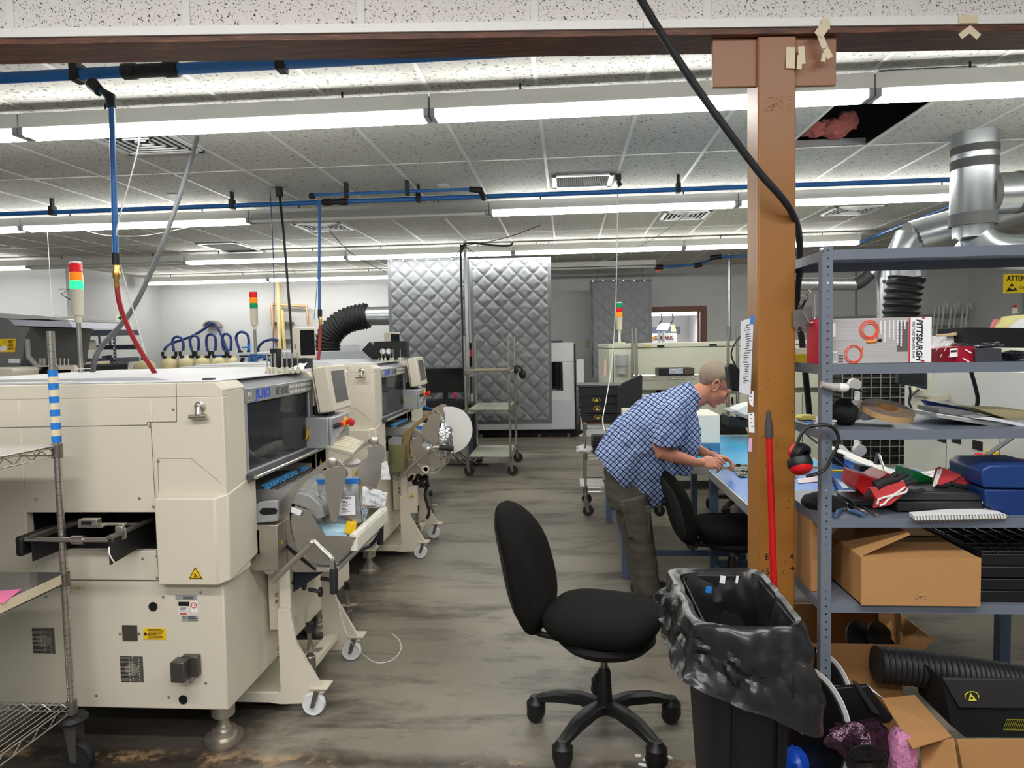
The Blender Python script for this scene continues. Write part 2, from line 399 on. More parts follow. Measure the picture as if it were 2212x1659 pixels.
tag(MB().box(a0 + 0.02, a1 - 0.02, b1 - 0.03, b1 - 0.015, ZC + 0.004, ZC + 0.05).build('metal_bracket', GALV), 'perforated grey metal strip along the far edge of the ceiling opening', 'bracket')

# bulkhead over the opening, faced with the same tiles, then trim and dark wood header
ang = math.radians(5.3); cb, sb = math.cos(ang), math.sin(ang); BY0 = 2.55
def B(u, d, z): return Vector((u * cb - d * sb, BY0 + u * sb + d * cb, z))
def bbox(mb, u0, u1, d0, d1, z0, z1):
    return mb.add([B(u, d, z) for z in (z0, z1) for (u, d) in ((u0, d0), (u1, d0), (u1, d1), (u0, d1))],
                  [(0, 3, 2, 1), (4, 5, 6, 7), (0, 1, 5, 4), (1, 2, 6, 5), (2, 3, 7, 6), (3, 0, 4, 7)])
ZB = 2.660
struct('wall_bulkhead', bbox(MB(), -9, 9, 0, 0.16, ZB + 0.05, ZC + 0.3), TILEN)
mb = MB()
for k in range(-12, 13): bbox(mb, -1.30 + 0.602 * k - 0.013, -1.30 + 0.602 * k + 0.013, -0.005, 0, ZB + 0.03, ZC + 0.3)
struct('trim_2', mb, TBAR)
mb = bbox(MB(), -9, 0.28, -0.012, 0.01, ZB + 0.026, ZB + 0.056); bbox(mb, 0.282, 9, -0.012, 0.01, ZB + 0.026, ZB + 0.056)
for k in range(-6, 7): mb.cyl(B(-1.29 + 0.602 * k, -0.014, ZB + 0.046), B(-1.29 + 0.602 * k, -0.01, ZB + 0.046), 0.003, 8)
struct('trim_3', mb, WHITEP, 0.001)
m = mat('dark_stained_wood', (96, 58, 44), 0.5); nt, b = nodes_of(m)
g = noise_tex(nt, worldvec(nt, (0.7, 14, 14)), 5, 6, 0.6, 0.6)
nt.links.new(ramp(nt, g.outputs['Fac'], [(0.3, (56, 33, 27)), (0.55, (102, 63, 46)), (0.75, (150, 100, 66))]).outputs[0], b.inputs['Base Color'])
WOODH = m
hd = bbox(MB(), -9, 9, -0.004, 0.165, ZB + 0.004, ZB + 0.05)
struct('trim_4', hd, WOODH, 0.002)

# steel column that carries the header
m = mat('ochre_column_paint', (172, 118, 58), 0.42); nt, b = nodes_of(m)
sp = nt.nodes.new('ShaderNodeSeparateXYZ'); nt.links.new(worldvec(nt), sp.inputs[0])
nz = noise_tex(nt, worldvec(nt, (1, 1, 0.4)), 9, 5)
gr = math_node(nt, 'ADD', math_node(nt, 'MULTIPLY', sp.outputs[2], 0.36), math_node(nt, 'MULTIPLY', nz.outputs['Fac'], 0.06))
nt.links.new(ramp(nt, gr, [(0.45, (158, 104, 40)), (0.80, (146, 98, 48)), (0.9, (146, 102, 68)), (1.0, (156, 110, 86))]).outputs[0], b.inputs['Base Color'])
OCHRE = m
pu0, pu1, pd0, pd1 = 0.690, 0.826, 0.008, 0.125
col = thing('support_column', 'square ochre painted steel column under the dark wood header', 'column', tuple(B(0.758, 0.06, 0)))
bbox(MB(), pu0, pu1, pd0, pd1, 0, ZB + 0.003).build('shaft', OCHRE, col, 0.006)
bbox(MB(), pu0 - 0.155, pu1 + 0.150, pd0 + 0.018, pd0 + 0.034, ZB - 0.165, ZB + 0.003).build('cap_plate', OCHRE, col, 0.002)
bbox(MB(), pu0 - 0.02, pu1 + 0.02, pd0 - 0.01, pd1 + 0.01, 0, 0.012).build('base_plate', OCHRE, col)
mb = MB()
yf = lambda u, z: B(u, pd0 - 0.0012, z)
fr = frame(B(0.758, pd0 - 0.0012, 0), (cb, sb, 0), UP)
for body, u, z, s_ in (('E', 0.722, 0.80, 0.034), ('15', 0.716, 0.745, 0.034), ('4', 0.812, 0.80, 0.030), ('+', 0.816, 0.755, 0.034)):
    M_ = fr.copy(); M_.translation = B(u, pd0 - 0.0012, z); mb.text(body, M_, s_, 0.0002)
random.seed(3)
for k in range(26):
    u, z = random.uniform(pu0 + .005, pu1 - .005), random.uniform(0.6, 1.45); d = random.uniform(.001, .003)
    mb.add([yf(u, z), yf(u + d, z), yf(u + d, z + d * 2), yf(u, z + d * 2)], [(0, 1, 2, 3)])
mb.build('pen_mark', INK, col, label='black pen marks and specks')
mb = MB()
for k in range(60):
    u, z = random.uniform(pu0 + .02, pu1 - .02), random.uniform(2.40, 2.46)
    a = random.uniform(.004, .012); mb.add([yf(u, z), yf(u + a, z), yf(u + a * .8, z + .006), yf(u + .002, z + .005)], [(0, 1, 2, 3)])
mb.build('glue_residue', mat('dried_glue', (168, 118, 78), 0.12), col, label='glossy patch of dried glue')
# masking tape left on the header and the column
def tapes(name, label, items):
    mb = MB()
    for (u, d, z, w_, h_, ro) in items:
        c = B(u, d, z); R_ = Matrix.Rotation(ang, 3, 'Z') @ rot('Y', ro) @ rot('X', random.uniform(-6, 6)); mb.obox(c, (w_, 0.0012, h_), R_)
    tag(mb.build(name, MASK), label, 'tape')
tapes('masking_tape', 'folded scrap of masking tape at the top right corner of the ochre column', [(0.803, 0.004, 2.585, 0.032, 0.075, 3), (0.840, -0.003, 2.59, 0.022, 0.06, -4), (0.831, -0.006, 2.565, 0.018, 0.05, 6)])
tapes('masking_tape', 'twisted hanging scrap of masking tape right of the ochre column', [(0.916, -0.022, 2.688, 0.026, 0.04, -6), (0.898, -0.025, 2.662, 0.034, 0.035, 35), (0.903, -0.022, 2.632, 0.022, 0.055, -20), (0.920, -0.018, 2.60, 0.022, 0.06, -25), (0.910, -0.02, 2.575, 0.016, 0.03, 15)])
tapes('masking_tape', 'two scraps of masking tape on the dark wood header far right', [(1.42, -0.016, 2.70, 0.068, 0.028, 0), (1.408, -0.022, 2.653, 0.05, 0.022, -35), (1.435, -0.022, 2.652, 0.05, 0.022, 40)])

# ---------------------------------------------------------------- fluorescent strip lights
HOUS = mat('light_housing', (206, 206, 202), 0.4)
HANG = mat('black_hanger', (25, 25, 25), 0.5)
def strip_light(x0, x1, y, lit, label, z=2.862):
    t = thing('fluorescent_light', label, 'ceiling light', ((x0 + x1) / 2, y, z), 'strip lights in rows under the ceiling')
    mb = MB().box(x0 + .004, x1 - .004, y - 0.055, y + 0.055, z + 0.03, z + 0.115)
    mb.build('housing', HOUS, t, 0.004)
    for s_ in (-1, 1):
        MB().cyl((x0 + 0.035, y + s_ * 0.042, z), (x1 - 0.035, y + s_ * 0.042, z), 0.0165, 10).build('tube', TUBEON if lit else TUBEOFF, t)
    for x in (x0 + 0.018, x1 - 0.018): MB().box(x - 0.015, x + 0.015, y - 0.06, y + 0.06, z - 0.012, z + 0.035).build('lamp_holder', GREYP, t, 0.004)
    for x in (x0 + 0.5, x1 - 0.5):
        MB().cyl((x, y, z + 0.115), (x, y, ZC - 0.004), 0.006, 8).build('hanger', HANG, t)
    return t
J = [-7.94, -5.53, -3.13, -0.735, 1.625, 3.98, 6.3]
def row(y, segs, word, names):
    for (i, lit), nm in zip(segs, names): strip_light(J[i], J[i + 1], y, lit, nm)
row(3.98, [(1, 1), (2, 1), (3, 1), (4, 1)], '', ['lit strip light of the nearest row, its end cut off by the left edge', 'long lit strip light of the nearest row above the left machine', 'long lit strip light of the nearest row, left of the ochre column', 'lit strip light of the nearest row, right of the ochre column'])
row(6.95, [(0, 1), (1, 1), (2, 0), (3, 1), (4, 1)], '', ['lit strip light of the second row at the far left', 'lit strip light of the second row behind the vertical blue pipe', 'unlit strip light of the second row above the nearer touch screen', 'lit strip light of the second row just left of the column', 'lit strip light of the second row running to the silver duct'])
row(10.05, [(0, 0), (1, 1), (2, 1), (3, 1), (4, 1)], '', ['unlit strip light of the third row beyond the red hose', 'lit strip light of the third row above the second beacon', 'lit strip light of the third row over the two quilted curtains', 'lit strip light of the third row right of the quilted curtains', 'lit strip light of the third row right of the column'])
for y_ in (3.98, 6.95): strip_light(J[5], J[6], y_, 1, 'added lit strip light at the unseen far right end of the ' + ('nearest' if y_ < 5 else 'second') + ' row, past the silver ducts')  # unseen lights added to brighten the right side of the room
strip_light(-10.3, J[0], 10.05, 1, 'lit strip light of the third row ending at the left edge')
row(12.95, [(0, 1), (1, 1)], '', ['lit strip light of the back row above the tan tanks', 'lit strip light of the back row ending at the left curtain'])
strip_light(-0.85, 1.53, 12.35, 0, 'unlit strip light above the small quilted curtain near the back wall')

# ---------------------------------------------------------------- air grilles in the ceiling
GRD = mat('dark_grille', (58, 58, 56), 0.7)
def grille(x0, x1, y0, y1, label, kind):
    t = thing('air_vent', label, 'vent', ((x0 + x1) / 2, (y0 + y1) / 2, ZC - 0.02), 'air grilles in the ceiling')
    z0, z1 = ZC - 0.018, ZC - 0.005; f = 0.04
    mb = MB().box(x0, x1, y0, y0 + f, z0, z1).box(x0, x1, y1 - f, y1, z0, z1).box(x0, x0 + f, y0, y1, z0, z1).box(x1 - f, x1, y0, y1, z0, z1)
    mb.build('frame', WHITEM, t, 0.002)
    if kind == 'return':
        mb = MB().use(0).box(x0 + f, x1 - f, y0 + f, y1 - f, z1 - 0.002, z1); mb.use(1)
        n = 26
        for k in range(n):
            x = x0 + f + (x1 - x0 - 2 * f) * (k + .5) / n; mb.box(x - 0.004, x + 0.004, y0 + f, y1 - f, z1 - 0.009, z1 - 0.002)
        mb.build('louvre', [BLACKM, GRD], t)
    else:
        mb = MB().use(1).box(x0 + f, x1 - f, y0 + f, y1 - f, z1 - 0.002, z1); mb.use(0)
        cx, cy = (x0 + x1) / 2, (y0 + y1) / 2
        for k in range(1, 5):
            a, bb = (x1 - x0 - 2 * f) / 2 * k / 4.6, (y1 - y0 - 2 * f) / 2 * k / 4.6; q = 0.012
            mb.box(cx - a, cx + a, cy - bb, cy - bb + q, z0, z1 - .004).box(cx - a, cx + a, cy + bb - q, cy + bb, z0, z1 - .004).box(cx - a, cx - a + q, cy - bb, cy + bb, z0, z1 - .004).box(cx + a - q, cx + a, cy - bb, cy + bb, z0, z1 - .004)
        mb.build('louvre', [WHITEM, GRD], t)
grille(-3.14, -2.57, 4.45, 5.0, 'white square diffuser in the ceiling under the nearest strip light, above the red hose', 'supply')
grille(-0.11, 0.42, 6.15, 6.62, 'dark return grille in the ceiling near the middle', 'return')
grille(-3.12, -2.56, 8.02, 8.55, 'square diffuser in the ceiling right of the hanging black cable', 'supply')
grille(-4.95, -4.38, 9.25, 10.2, 'dark open grille in the ceiling above the second beacon', 'return')
grille(1.10, 1.62, 8.05, 8.6, 'square diffuser in the ceiling left of the column, beyond the second light row', 'supply')
grille(2.95, 3.5, 8.1, 8.65, 'white slanted louvre grille in the ceiling right of the column', 'supply')
grille(1.70, 2.2, 4.05, 4.36, 'white ceiling diffuser beside the dark opening', 'supply')

# ---------------------------------------------------------------- blue compressed air pipes
def pipe(name, label, pts, r, m=BLUEP, n=10, cat='pipe'):
    return tag(MB().tube(smooth_path(pts) if len(pts) > 2 and name != 'air_pipe' else pts, r, n).build(name, m), label, cat)
t = thing('air_pipe', 'thick blue air pipe running along just under the near header', 'pipe', (-2, 3.19, 2.88))
MB().cyl((-5.0, 3.19, 2.882), (0.3, 3.19, 2.882), 0.026, 14).build('pipe', BLUEP, t)
for x in (-1.98, -1.78): MB().lathe([(0.028, -0.035), (0.036, -0.03), (0.036, 0.03), (0.028, 0.035)], (x, 3.19, 2.882), (1, 0, 0), 14).build('coupling_nut', BLACK, t)
MB().cyl((-1.96, 3.19, 2.882), (-1.8, 3.19, 2.882), 0.031, 14).build('coupling', BLACK, t)
for x in (-2.235, -1.265): MB().box(x - 0.02, x + 0.02, 3.155, 3.225, 2.845, 2.93).box(x - 0.012, x + 0.012, 3.17, 3.21, 2.93, ZC).build('pipe_clip', BLACK, t, 0.004)
t = thing('air_pipe', 'long blue air pipe crossing the room in front of the second light row', 'pipe', (-1, 6.33, 2.9))
MB().cyl((-7.5, 6.33, 2.905), (3.7, 6.33, 2.905), 0.021, 12).build('pipe', BLUEP, t)
for x in (-4.75, -3.02, -1.30, 0.98): MB().box(x - 0.02, x + 0.02, 6.295, 6.365, 2.875, 2.96).box(x - 0.012, x + 0.012, 6.31, 6.35, 2.96, ZC).build('pipe_clip', BLACK, t, 0.004)
MB().lathe([(0.024, -0.12), (0.032, -0.11), (0.032, -0.04), (0.026, -0.035), (0.026, 0.035), (0.032, 0.04), (0.032, 0.11), (0.024, 0.12)], (-2.06, 6.33, 2.905), (1, 0, 0), 14).build('coupling', BLACK, t)
t = thing('air_pipe', 'thin blue branch pipe above the long pipe, ending in a black elbow', 'pipe', (-1.5, 6.2, 2.93))
MB().tube([(-2.22, 6.15, 2.9), (-2.2, 6.15, 2.935), (-0.80, 6.15, 2.935)], 0.013, 10).build('pipe', BLUEP, t)
MB().ball((-2.21, 6.15, 2.925), 0.03, 10).build('elbow', BLACK, t)
MB().tube([(-0.82, 6.15, 2.935), (-0.73, 6.18, 2.93), (-0.71, 6.30, 2.88)], [0.024, 0.03, 0.024], 10).build('tee', BLACK, t)
for x in (-1.9, -1.36): MB().box(x - 0.016, x + 0.016, 6.125, 6.175, 2.90, ZC).build('pipe_clip', BLACK, t, 0.003)
# blue pipe near the back wall, right of the middle
t = thing('air_pipe', 'blue air pipe with black elbows near the back wall beside the unlit strip light', 'pipe', tuple(P(1500, 565, 12.6)))
q = [P(1432, 577, 12.4), P(1500, 572, 12.4), P(1515, 570, 12.4), P(1545, 556, 12.0), P(1625, 552, 12.0), P(1720, 549, 12.0)]
MB().tube(q, 0.022, 10).build('pipe', BLUEP, t)
for a_, c_ in (((1415, 577.5), (1432, 577)), ((1500, 574), (1516, 571)), ((1535, 557), (1558, 554))):
    MB().cyl(P(*a_, 12.4 if a_[0] < 1520 else 12.0), P(*c_, 12.4 if a_[0] < 1520 else 12.0), 0.042, 12).build('elbow', BLACK, t)
MB().obox(P(1421, 583, 12.4), (0.05, 0.03, 0.08)).build('valve_handle', RED, t)
tag(MB().cyl(P(1575, 560, 12.3) * 1, Vector((P(1575, 560, 12.3).x, 12.3, 0)), 0.03, 10).cyl(P(1575, 560, 12.3), Vector((P(1575, 560, 12.3).x, 12.3, ZC)), 0.03, 10).build('steel_pole', GALV), 'thin steel pole rising to the ceiling left of the column', 'pole')
# distant blue pipe climbing to the right behind the ducts
tag(MB().tube([P(1855, 525, 10.5), P(1960, 482, 9.0), P(2065, 440, 7.6)], 0.02, 8).build('air_pipe', BLUEP), 'blue air pipe slanting along the ceiling behind the silver ducts', 'pipe')

# drops, cables and hoses that hang from the ceiling
t = thing('air_hose_drop', 'blue air drop with brass fittings and red hose above the nearest machine', 'hose', tuple(P(330, 806, 3.3)))
yd = 3.1
MB().tube([P(200, 182, 3.16), P(215, 197, 3.13)], [0.03, 0.024], 10).build('tee', BLACK, t)
MB().tube([P(212, 193, 3.14), P(232, 206, 3.12), P(240, 222, yd)], 0.013, 10).build('branch_pipe', BLUEP, t)
MB().tube([P(225, 200, 3.12), P(238, 209, yd), P(241, 232, yd)], [0.018, 0.023, 0.02], 12).build('elbow', BLACK, t)
MB().tube([P(241, 225, yd), P(250, 552, yd)], 0.0125, 12).build('drop_pipe', BLUEP, t)
MB().cyl(P(250, 547, yd), P(251, 572, yd), 0.018, 12).build('coupling', BLACK, t)
MB().tube([P(251, 570, yd), P(251.4, 582, yd), P(251.6, 586, yd), P(252, 600, yd), P(252.3, 604, yd), P(253, 624, yd)], [0.012, 0.012, 0.016, 0.016, 0.010, 0.012], 8).build('brass_fitting', BRASS, t)
MB().tube(smooth_path([P(253, 618, yd), P(257, 650, yd), P(271, 694, 3.13), P(300, 752, 3.18), P(335, 806, 3.28)]), 0.011, 12).build('red_hose', REDHOSE, t)
t = thing('air_hose_drop', 'blue air drop with red hose above the second machine', 'hose', tuple(P(690, 780, 6.1)))
MB().tube([P(690, 432, 6.15), P(690, 690, 6.1)], 0.013, 10).build('drop_pipe', BLUEP, t)
MB().cyl(P(691, 668, 6.1), P(691, 684, 6.1), 0.02, 10).build('coupling', BLACK, t)
MB().tube([P(691, 684, 6.1), P(692, 690, 6.1), P(692, 705, 6.1)], [0.013, 0.017, 0.011], 8).build('brass_fitting', BRASS, t)
MB().tube([P(692, 704, 6.1), P(690, 760, 6.05), P(686, 785, 6.0)], 0.014, 10).build('red_hose', REDHOSE, t)
pipe('power_cable', 'thick grey conduit swooping from the ceiling to the base of the nearest beacon', [P(426, 296, 4.6), P(408, 360, 4.4), P(372, 470, 4.1), P(325, 590, 3.9), P(278, 680, 3.75), P(222, 745, 3.65), P(205, 776, 3.6), P(200, 806, 3.6)], 0.0135, mat('grey_conduit', (82, 84, 86), 0.5), 12, 'cable')
pipe('thin_cable', 'thin white cord hanging beside the blue drop pipe', [P(312, 250, 4.0), P(305, 262, 3.95), P(296, 330, 3.6), P(258, 470, 3.12), P(252, 520, 3.11), P(262, 580, 3.15), P(285, 660, 3.2), P(318, 778, 3.35), P(328, 806, 3.4)], 0.003, WHITEP, 8, 'cable')
pipe('thin_cable', 'white cord sagging below the second light row on the left', [P(175, 495, 6.95), P(225, 508, 6.9), P(300, 510, 6.9), P(355, 502, 6.9), P(410, 490, 6.95)], 0.004, WHITEP, 6, 'cable')
t = thing('power_cable', 'black cable dropping straight from a ceiling socket above the second machine', 'cable', tuple(P(632, 770, 6.0)))
cx_ = PZ(602, 402, ZC); MB().obox(cx_ + Vector((0, 0, -0.006)), (0.14, 0.10, 0.008)).build('ceiling_plate', GREYP, t)
MB().cyl(cx_ + Vector((0, 0, -0.01)), cx_ + Vector((0.005, 0, -0.09)), 0.032, 12).build('plug', BLACK, t)
MB().tube(smooth_path([cx_ + Vector((0.005, 0, -0.08)), P(612, 500, 6.1), P(622, 620, 6.05), P(633, 772, 6.0)]), 0.011, 10).build('cord', BLACK, t)
pipe('thin_cable', 'thin blue cable hanging left of the black ceiling cable', [PZ(583, 405, ZC), P(588, 500, 6.2), P(592, 620, 6.0), P(590, 780, 5.9)], 0.004, NAVYHOSE, 6, 'cable')
pipe('thin_cable', 'thin grey cable hanging beside the second blue drop', [P(688, 470, 6.8), P(686, 600, 6.4), P(678, 690, 6.2)], 0.004, GREYP, 6, 'cable')
pipe('thin_cable', 'long white cord falling from the ceiling to the bench behind the man', [P(1335, 386, 6.5), P(1333, 520, 6.6), P(1330, 660, 6.7), P(1322, 780, 6.6), P(1310, 860, 6.2), P(1302, 905, 5.7), P(1306, 930, 5.5)], 0.0045, WHITEP, 8, 'cable')
q = PZ(1335, 376, ZC); tag(MB().obox(q + Vector((0, 0, -0.03)), (0.05, 0.05, 0.06)).cyl(q + Vector((0, 0, -0.06)), q + Vector((0.02, 0, -0.10)), 0.018, 8).build('cable_clamp', BLACK), 'small black clamp on the ceiling where the white cord starts', 'clamp')
pipe('heavy_cable', 'thick black cable running down past the column behind the rack', [P(1372, -25, 2.33), P(1400, 25, 2.36), P(1440, 90, 2.40), P(1500, 182, 2.44), P(1560, 266, 2.47), P(1640, 372, 2.52), P(1690, 428, 2.56), P(1715, 468, 2.62), P(1726, 510, 2.76), P(1728, 580, 2.86), P(1722, 650, 2.97), P(1735, 760, 2.97), P(1749, 900, 2.97)], 0.0125, RUBBER, 14, 'cable')
pipe('thin_cable', 'faint cord strung below the ceiling towards the small curtain', [P(1500, 448, 8.0), P(1420, 510, 8.6), P(1330, 555, 9.2), P(1250, 572, 9.6)], 0.004, GREYP, 6, 'cable')
pipe('thin_cable', 'dark cord running from the ceiling to the left curtain', [P(705, 490, 8.4), P(760, 548, 9.2), P(835, 588, 9.9)], 0.005, RUBBER, 6, 'cable')
pipe('thin_cable', 'white pull cord hanging at the far left', [P(102, 500, 6.9), P(108, 600, 6.9), P(114, 690, 6.9)], 0.004, WHITEP, 6, 'cable')
for (px, py, lab) in ((958, 399, 'small white label hanging from the ceiling near the middle'), (378, 421, 'small white label on the ceiling left of the black cable')):
    q = PZ(px, py, ZC); tag(MB().box(q.x - .045, q.x + .045, q.y - .06, q.y + .06, ZC - .008, ZC - .003).build('ceiling_tag', PAPER), lab, 'tag')
# ================================================================ PICK AND PLACE MACHINES
XF, XFL, XBK, YN = -1.32, -1.355, -2.78, 2.62
def S(px, py, Y=YN): p = P(px, py, Y); return p.x, p.z
SEAM = mat('panel_seam', (96, 92, 84), 0.8)
HEADER = mat('grey_header_panel', (150, 152, 148), 0.4, 0.2)
SILV2 = mat('satin_silver_panel', (172, 174, 178), 0.32, 0.4)
DARKMETAL = mat('dark_grey_steel', (86, 88, 92), 0.4, 0.5)
ROOFW = mat('pale_roof_panel', (186, 186, 190), 0.45)
INTERIOR = mat('dark_machine_interior', (26, 27, 30), 0.6)
def screw(mb, x, z, y, r=0.0055): mb.lathe([(r, 0), (r * 0.9, 0.003), (r * 0.4, 0.0042)], (x, y, z), (0, -1, 0), 10)
def tri_sign(M, s, glyph='hand'):
    """yellow warning triangle lying in the local xy plane of M; two materials: yellow, black"""
    mb = MB(); h = s * 0.866
    T = lambda k, zo: [M @ Vector((-s / 2 * k, -h / 3 * k, zo)), M @ Vector((s / 2 * k, -h / 3 * k, zo)), M @ Vector((0, h * 2 / 3 * k, zo))]
    mb.use(0).prism(T(1.12, 0), M.to_3x3() @ Vector((0, 0, 0.0006))); mb.use(1).prism(T(1.0, 0.0006), M.to_3x3() @ Vector((0, 0, 0.0004)))
    mb.use(0).prism(T(0.80, 0.001), M.to_3x3() @ Vector((0, 0, 0.0004))); mb.use(1)
    q = lambda x, y: M @ Vector((x * s, y * s, 0.0016))
    if glyph == 'hand':
        mb.poly([q(-.13, .12), q(-.09, .15), q(.20, -.17), q(.16, -.20)])
        for k in range(4): mb.poly([q(-.10 + .05 * k, -.16), q(-.07 + .05 * k, -.16), q(-.11 + .05 * k, -.02 + .03 * k), q(-.14 + .05 * k, -.02 + .03 * k)])
        mb.poly([q(-.12, -.2), q(.05, -.2), q(.06, -.13), q(-.12, -.14)])
    else:
        mb.poly([q(.02, .22), q(.07, .22), q(.0, .06), q(.07, .06), q(-.03, -.12), q(0, .01), q(-.06, .01)])
        mb.poly([q(-.1, -.2), q(.1, -.2), q(.12, -.1), q(.0, -.05), q(-.12, -.1)])
    return mb
def beacon(parent, base, h_pole, r, lit, order=('red', 'orange', 'green'), name='signal_tower', polecol=CHROME, lens_h=0.046):
    bx, by, bz = base
    body = MB().cyl((bx, by, bz), (bx, by, bz + h_pole), r * 0.36, 14).build(name, polecol, parent)
    z = bz + h_pole
    MB().lathe([(r * .5, 0), (r * .5, .035), (r * .9, .04), (r * .95, .17), (r, .175)], (bx, by, z - .02), n=18).build('base_cap', CREAMD, body)
    z += .155
    cols = {'red': (205, 20, 30), 'orange': (255, 140, 10), 'green': (0, 150, 95)}
    for c in order[::-1]:
        on = lit and c in lit
        mm = mat('lens_' + c, cols[c] if not on else (40, 255, 130), 0.15, emit=(1.6 if on else (0.25 if c != 'green' else 0.05)), coat=0.5)
        mb = MB(); mb.lathe([(r * .9, 0), (r, .004), (r, lens_h - .004), (r * .9, lens_h)], (bx, by, z), n=20)
        mb.build('lens', mm, body, label=c + (' lit' if on else '') + ' lens'); z += lens_h
    MB().lathe([(r * .95, 0), (r * .9, .008), (r * .3, .011)], (bx, by, z), n=18).build('top_cap', WHITEP, body)
    return body

def build_mounter():
    t = thing('pick_and_place_machine', 'nearest cream chip mounter with black conveyor rails facing the camera', 'machine', (-2.05, 3.4, 0), 'cream chip mounters in line')
    YE = 4.2
    oz0, oz1, ox0, ox1 = 0.816, 0.970, -2.148, -1.607
    # lower cabinet and upper body
    MB().box(XBK, XFL, YN + .008, YE, 0.176, 0.695).build('lower_cabinet', CREAM, t, 0.006)
    mb = MB()
    mb.box(XBK, ox0, YN, YN + .04, .70, 1.42).box(ox0, ox1, YN, YN + .04, .70, oz0).box(ox0, ox1, YN, YN + .04, oz1, 1.42).box(ox1, XF, YN, YN + .04, .70, 1.42)
    prof = [(XBK, 1.42), (XF, 1.42), (XF, 1.448), (XF - .03, 1.474), (XBK, 1.474)]
    mb.prism([(x, YN, z) for x, z in prof], (0, .04, 0))
    mb.box(-1.55, XF, YN + .04, 2.80, .70, 1.44)
    mb.box(XBK, -2.2, YN + .04, YE, .70, 1.45).box(-2.2, -1.5, 2.95, YE, .70, 1.02)
    mb.box(-1.62, XF, 3.60, YE, .70, 1.44)
    mb.build('upper_body', CREAM, t, 0.003)
    mb = MB(); mb.prism([(x, YN + .04, z) for x, z in [(XBK, 1.44), (XF, 1.44), (XF, 1.448), (XF - .03, 1.474), (XBK, 1.474)]], (0, .15, 0))
    mb.prism([(x, 3.58, z) for x, z in [(XBK, 1.44), (XF, 1.44), (XF, 1.448), (XF - .03, 1.474), (XBK, 1.474)]], (0, YE - 3.58, 0))
    mb.prism([(x, 2.81, z) for x, z in [(XBK, 1.45), (XF - .14, 1.45), (XF - .14, 1.474), (XBK, 1.474)]], (0, .77, 0))
    mb.build('top_cover', CREAM, t, 0.002)
    MB().prism([(x, 2.815, z) for x, z in [(-2.7, 1.474), (-1.62, 1.474), (-1.72, 1.492), (-2.7, 1.492)]], (0, 1.25, 0)).build('top_lid', ROOFW, t, 0.003)
    MB().box(-2.0, XF - .05, 2.66, YE - .02, 1.475, 1.478).box(-2.74, -2.0, 2.70, 2.80, 1.475, 1.481).build('top_plate', ROOFW, t)
    # conveyor recess
    MB().box(ox0 - .03, ox1 + .03, 2.93, 2.95, oz0 - .03, oz1 + .03).box(ox0 - .02, ox0, YN + .04, 2.94, oz0 - .02, oz1 + .02).box(ox1, ox1 + .02, YN + .04, 2.94, oz0 - .02, oz1 + .02).box(ox0, ox1, YN + .04, 2.94, oz0 - .02, oz0).box(ox0, ox1, YN + .04, 2.94, oz1, oz1 + .02).build('conveyor_recess', BLACKM, t)
    rl, rr_ = -1.985, -1.680
    cv = thing_part('conveyor', t, MB().box(rl - .002, rl + .002, 2.44, 2.93, .830, .915), BLACK)
    MB().prism([(rr_, 2.43, .822), (rr_, 2.43, .918), (rr_, 2.93, .925), (rr_, 2.93, .838), (rr_, 2.66, .838)], (.005, 0, 0)).build('rail_plate', BLACK, cv)
    MB().box(rl - .018, rl + .010, 2.44, 2.93, .908, .925).build('guide_rail', STEELD, cv); MB().box(rr_ - .008, rr_ + .016, 2.43, 2.93, .918, .928).build('guide_rail', STEELD, cv)
    MB().cyl((-2.03, 2.448, .91), (-1.675, 2.448, .91), .009, 12).cyl((-1.83, 2.448, .91), (-1.785, 2.448, .91), .016, 14).build('roller_shaft', CHROME, cv); MB().cyl((rl, 2.70, .905), (rr_, 2.70, .905), .008, 10).build('roller_shaft', CHROME, cv)
    MB().box(-2.045, -2.015, 2.43, 2.62, .85, .925).build('end_cap', BLACK, cv, 0.01)
    MB().box(-1.845, -1.77, 2.50, 2.53, .948, .972).box(-1.855, -1.755, 2.51, 2.55, .938, .946).box(-1.775, -1.675, 2.52, 2.54, .944, .950).box(-1.70, -1.67, 2.50, 2.52, .895, .945).box(-1.66, -1.665, 2.5, 2.51, .9, .94).build('sensor_bracket', STEEL, cv, 0.002)
    MB().box(-1.83, -1.79, 2.497, 2.50, .953, .966).build('sensor', BLACK, cv)
    MB().tube(smooth_path([(-1.685, 2.45, .91), (-1.672, 2.42, .87), (-1.66, 2.43, .83)]), .0025, 6).build('sensor_wire', WHITEP, cv)
    # projecting lower cover
    x0, z1 = S(343, 1062); z0 = .693
    mb = MB().prism([(x0, 2.585, z0), (XF - .033, 2.585, z0), (XF + .004, 2.62, z0 + .01), (XF + .004, 2.87, z0 + .045), (XF - .05, 2.872, z0 + .045), (XF - .05, 2.617, z0), (x0, 2.617, z0)], (0, 0, z1 - z0 - .02))
    mb.build('end_cover', CREAM, t, 0.006)
    # seams, screws
    mb = MB(); y = YN - .0008
    def seam(*pts, w=.0022):
        for a_, b_ in zip(pts, pts[1:]):
            p, q = S(*a_), S(*b_); mb.bar((p[0], y, p[1]), (q[0], y, q[1]), .0012, w)
    seam((-200, 927), (318, 918)); seam((318, 918), (318, 912), (382, 911)); seam((382, 911), (381, 828)); seam((326, 912), (337, 1108)); seam((322, 922), (326, 912))
    seam((338, 1190), (345, 1258)); seam((341, 990), (343, 1062), w=.0007); seam((341, 990), (413, 990), w=.0006); seam((413, 990), (478, 1044), w=.0005)
    mb.build('panel_seam', SEAM, t)
    y2 = YN + .0075
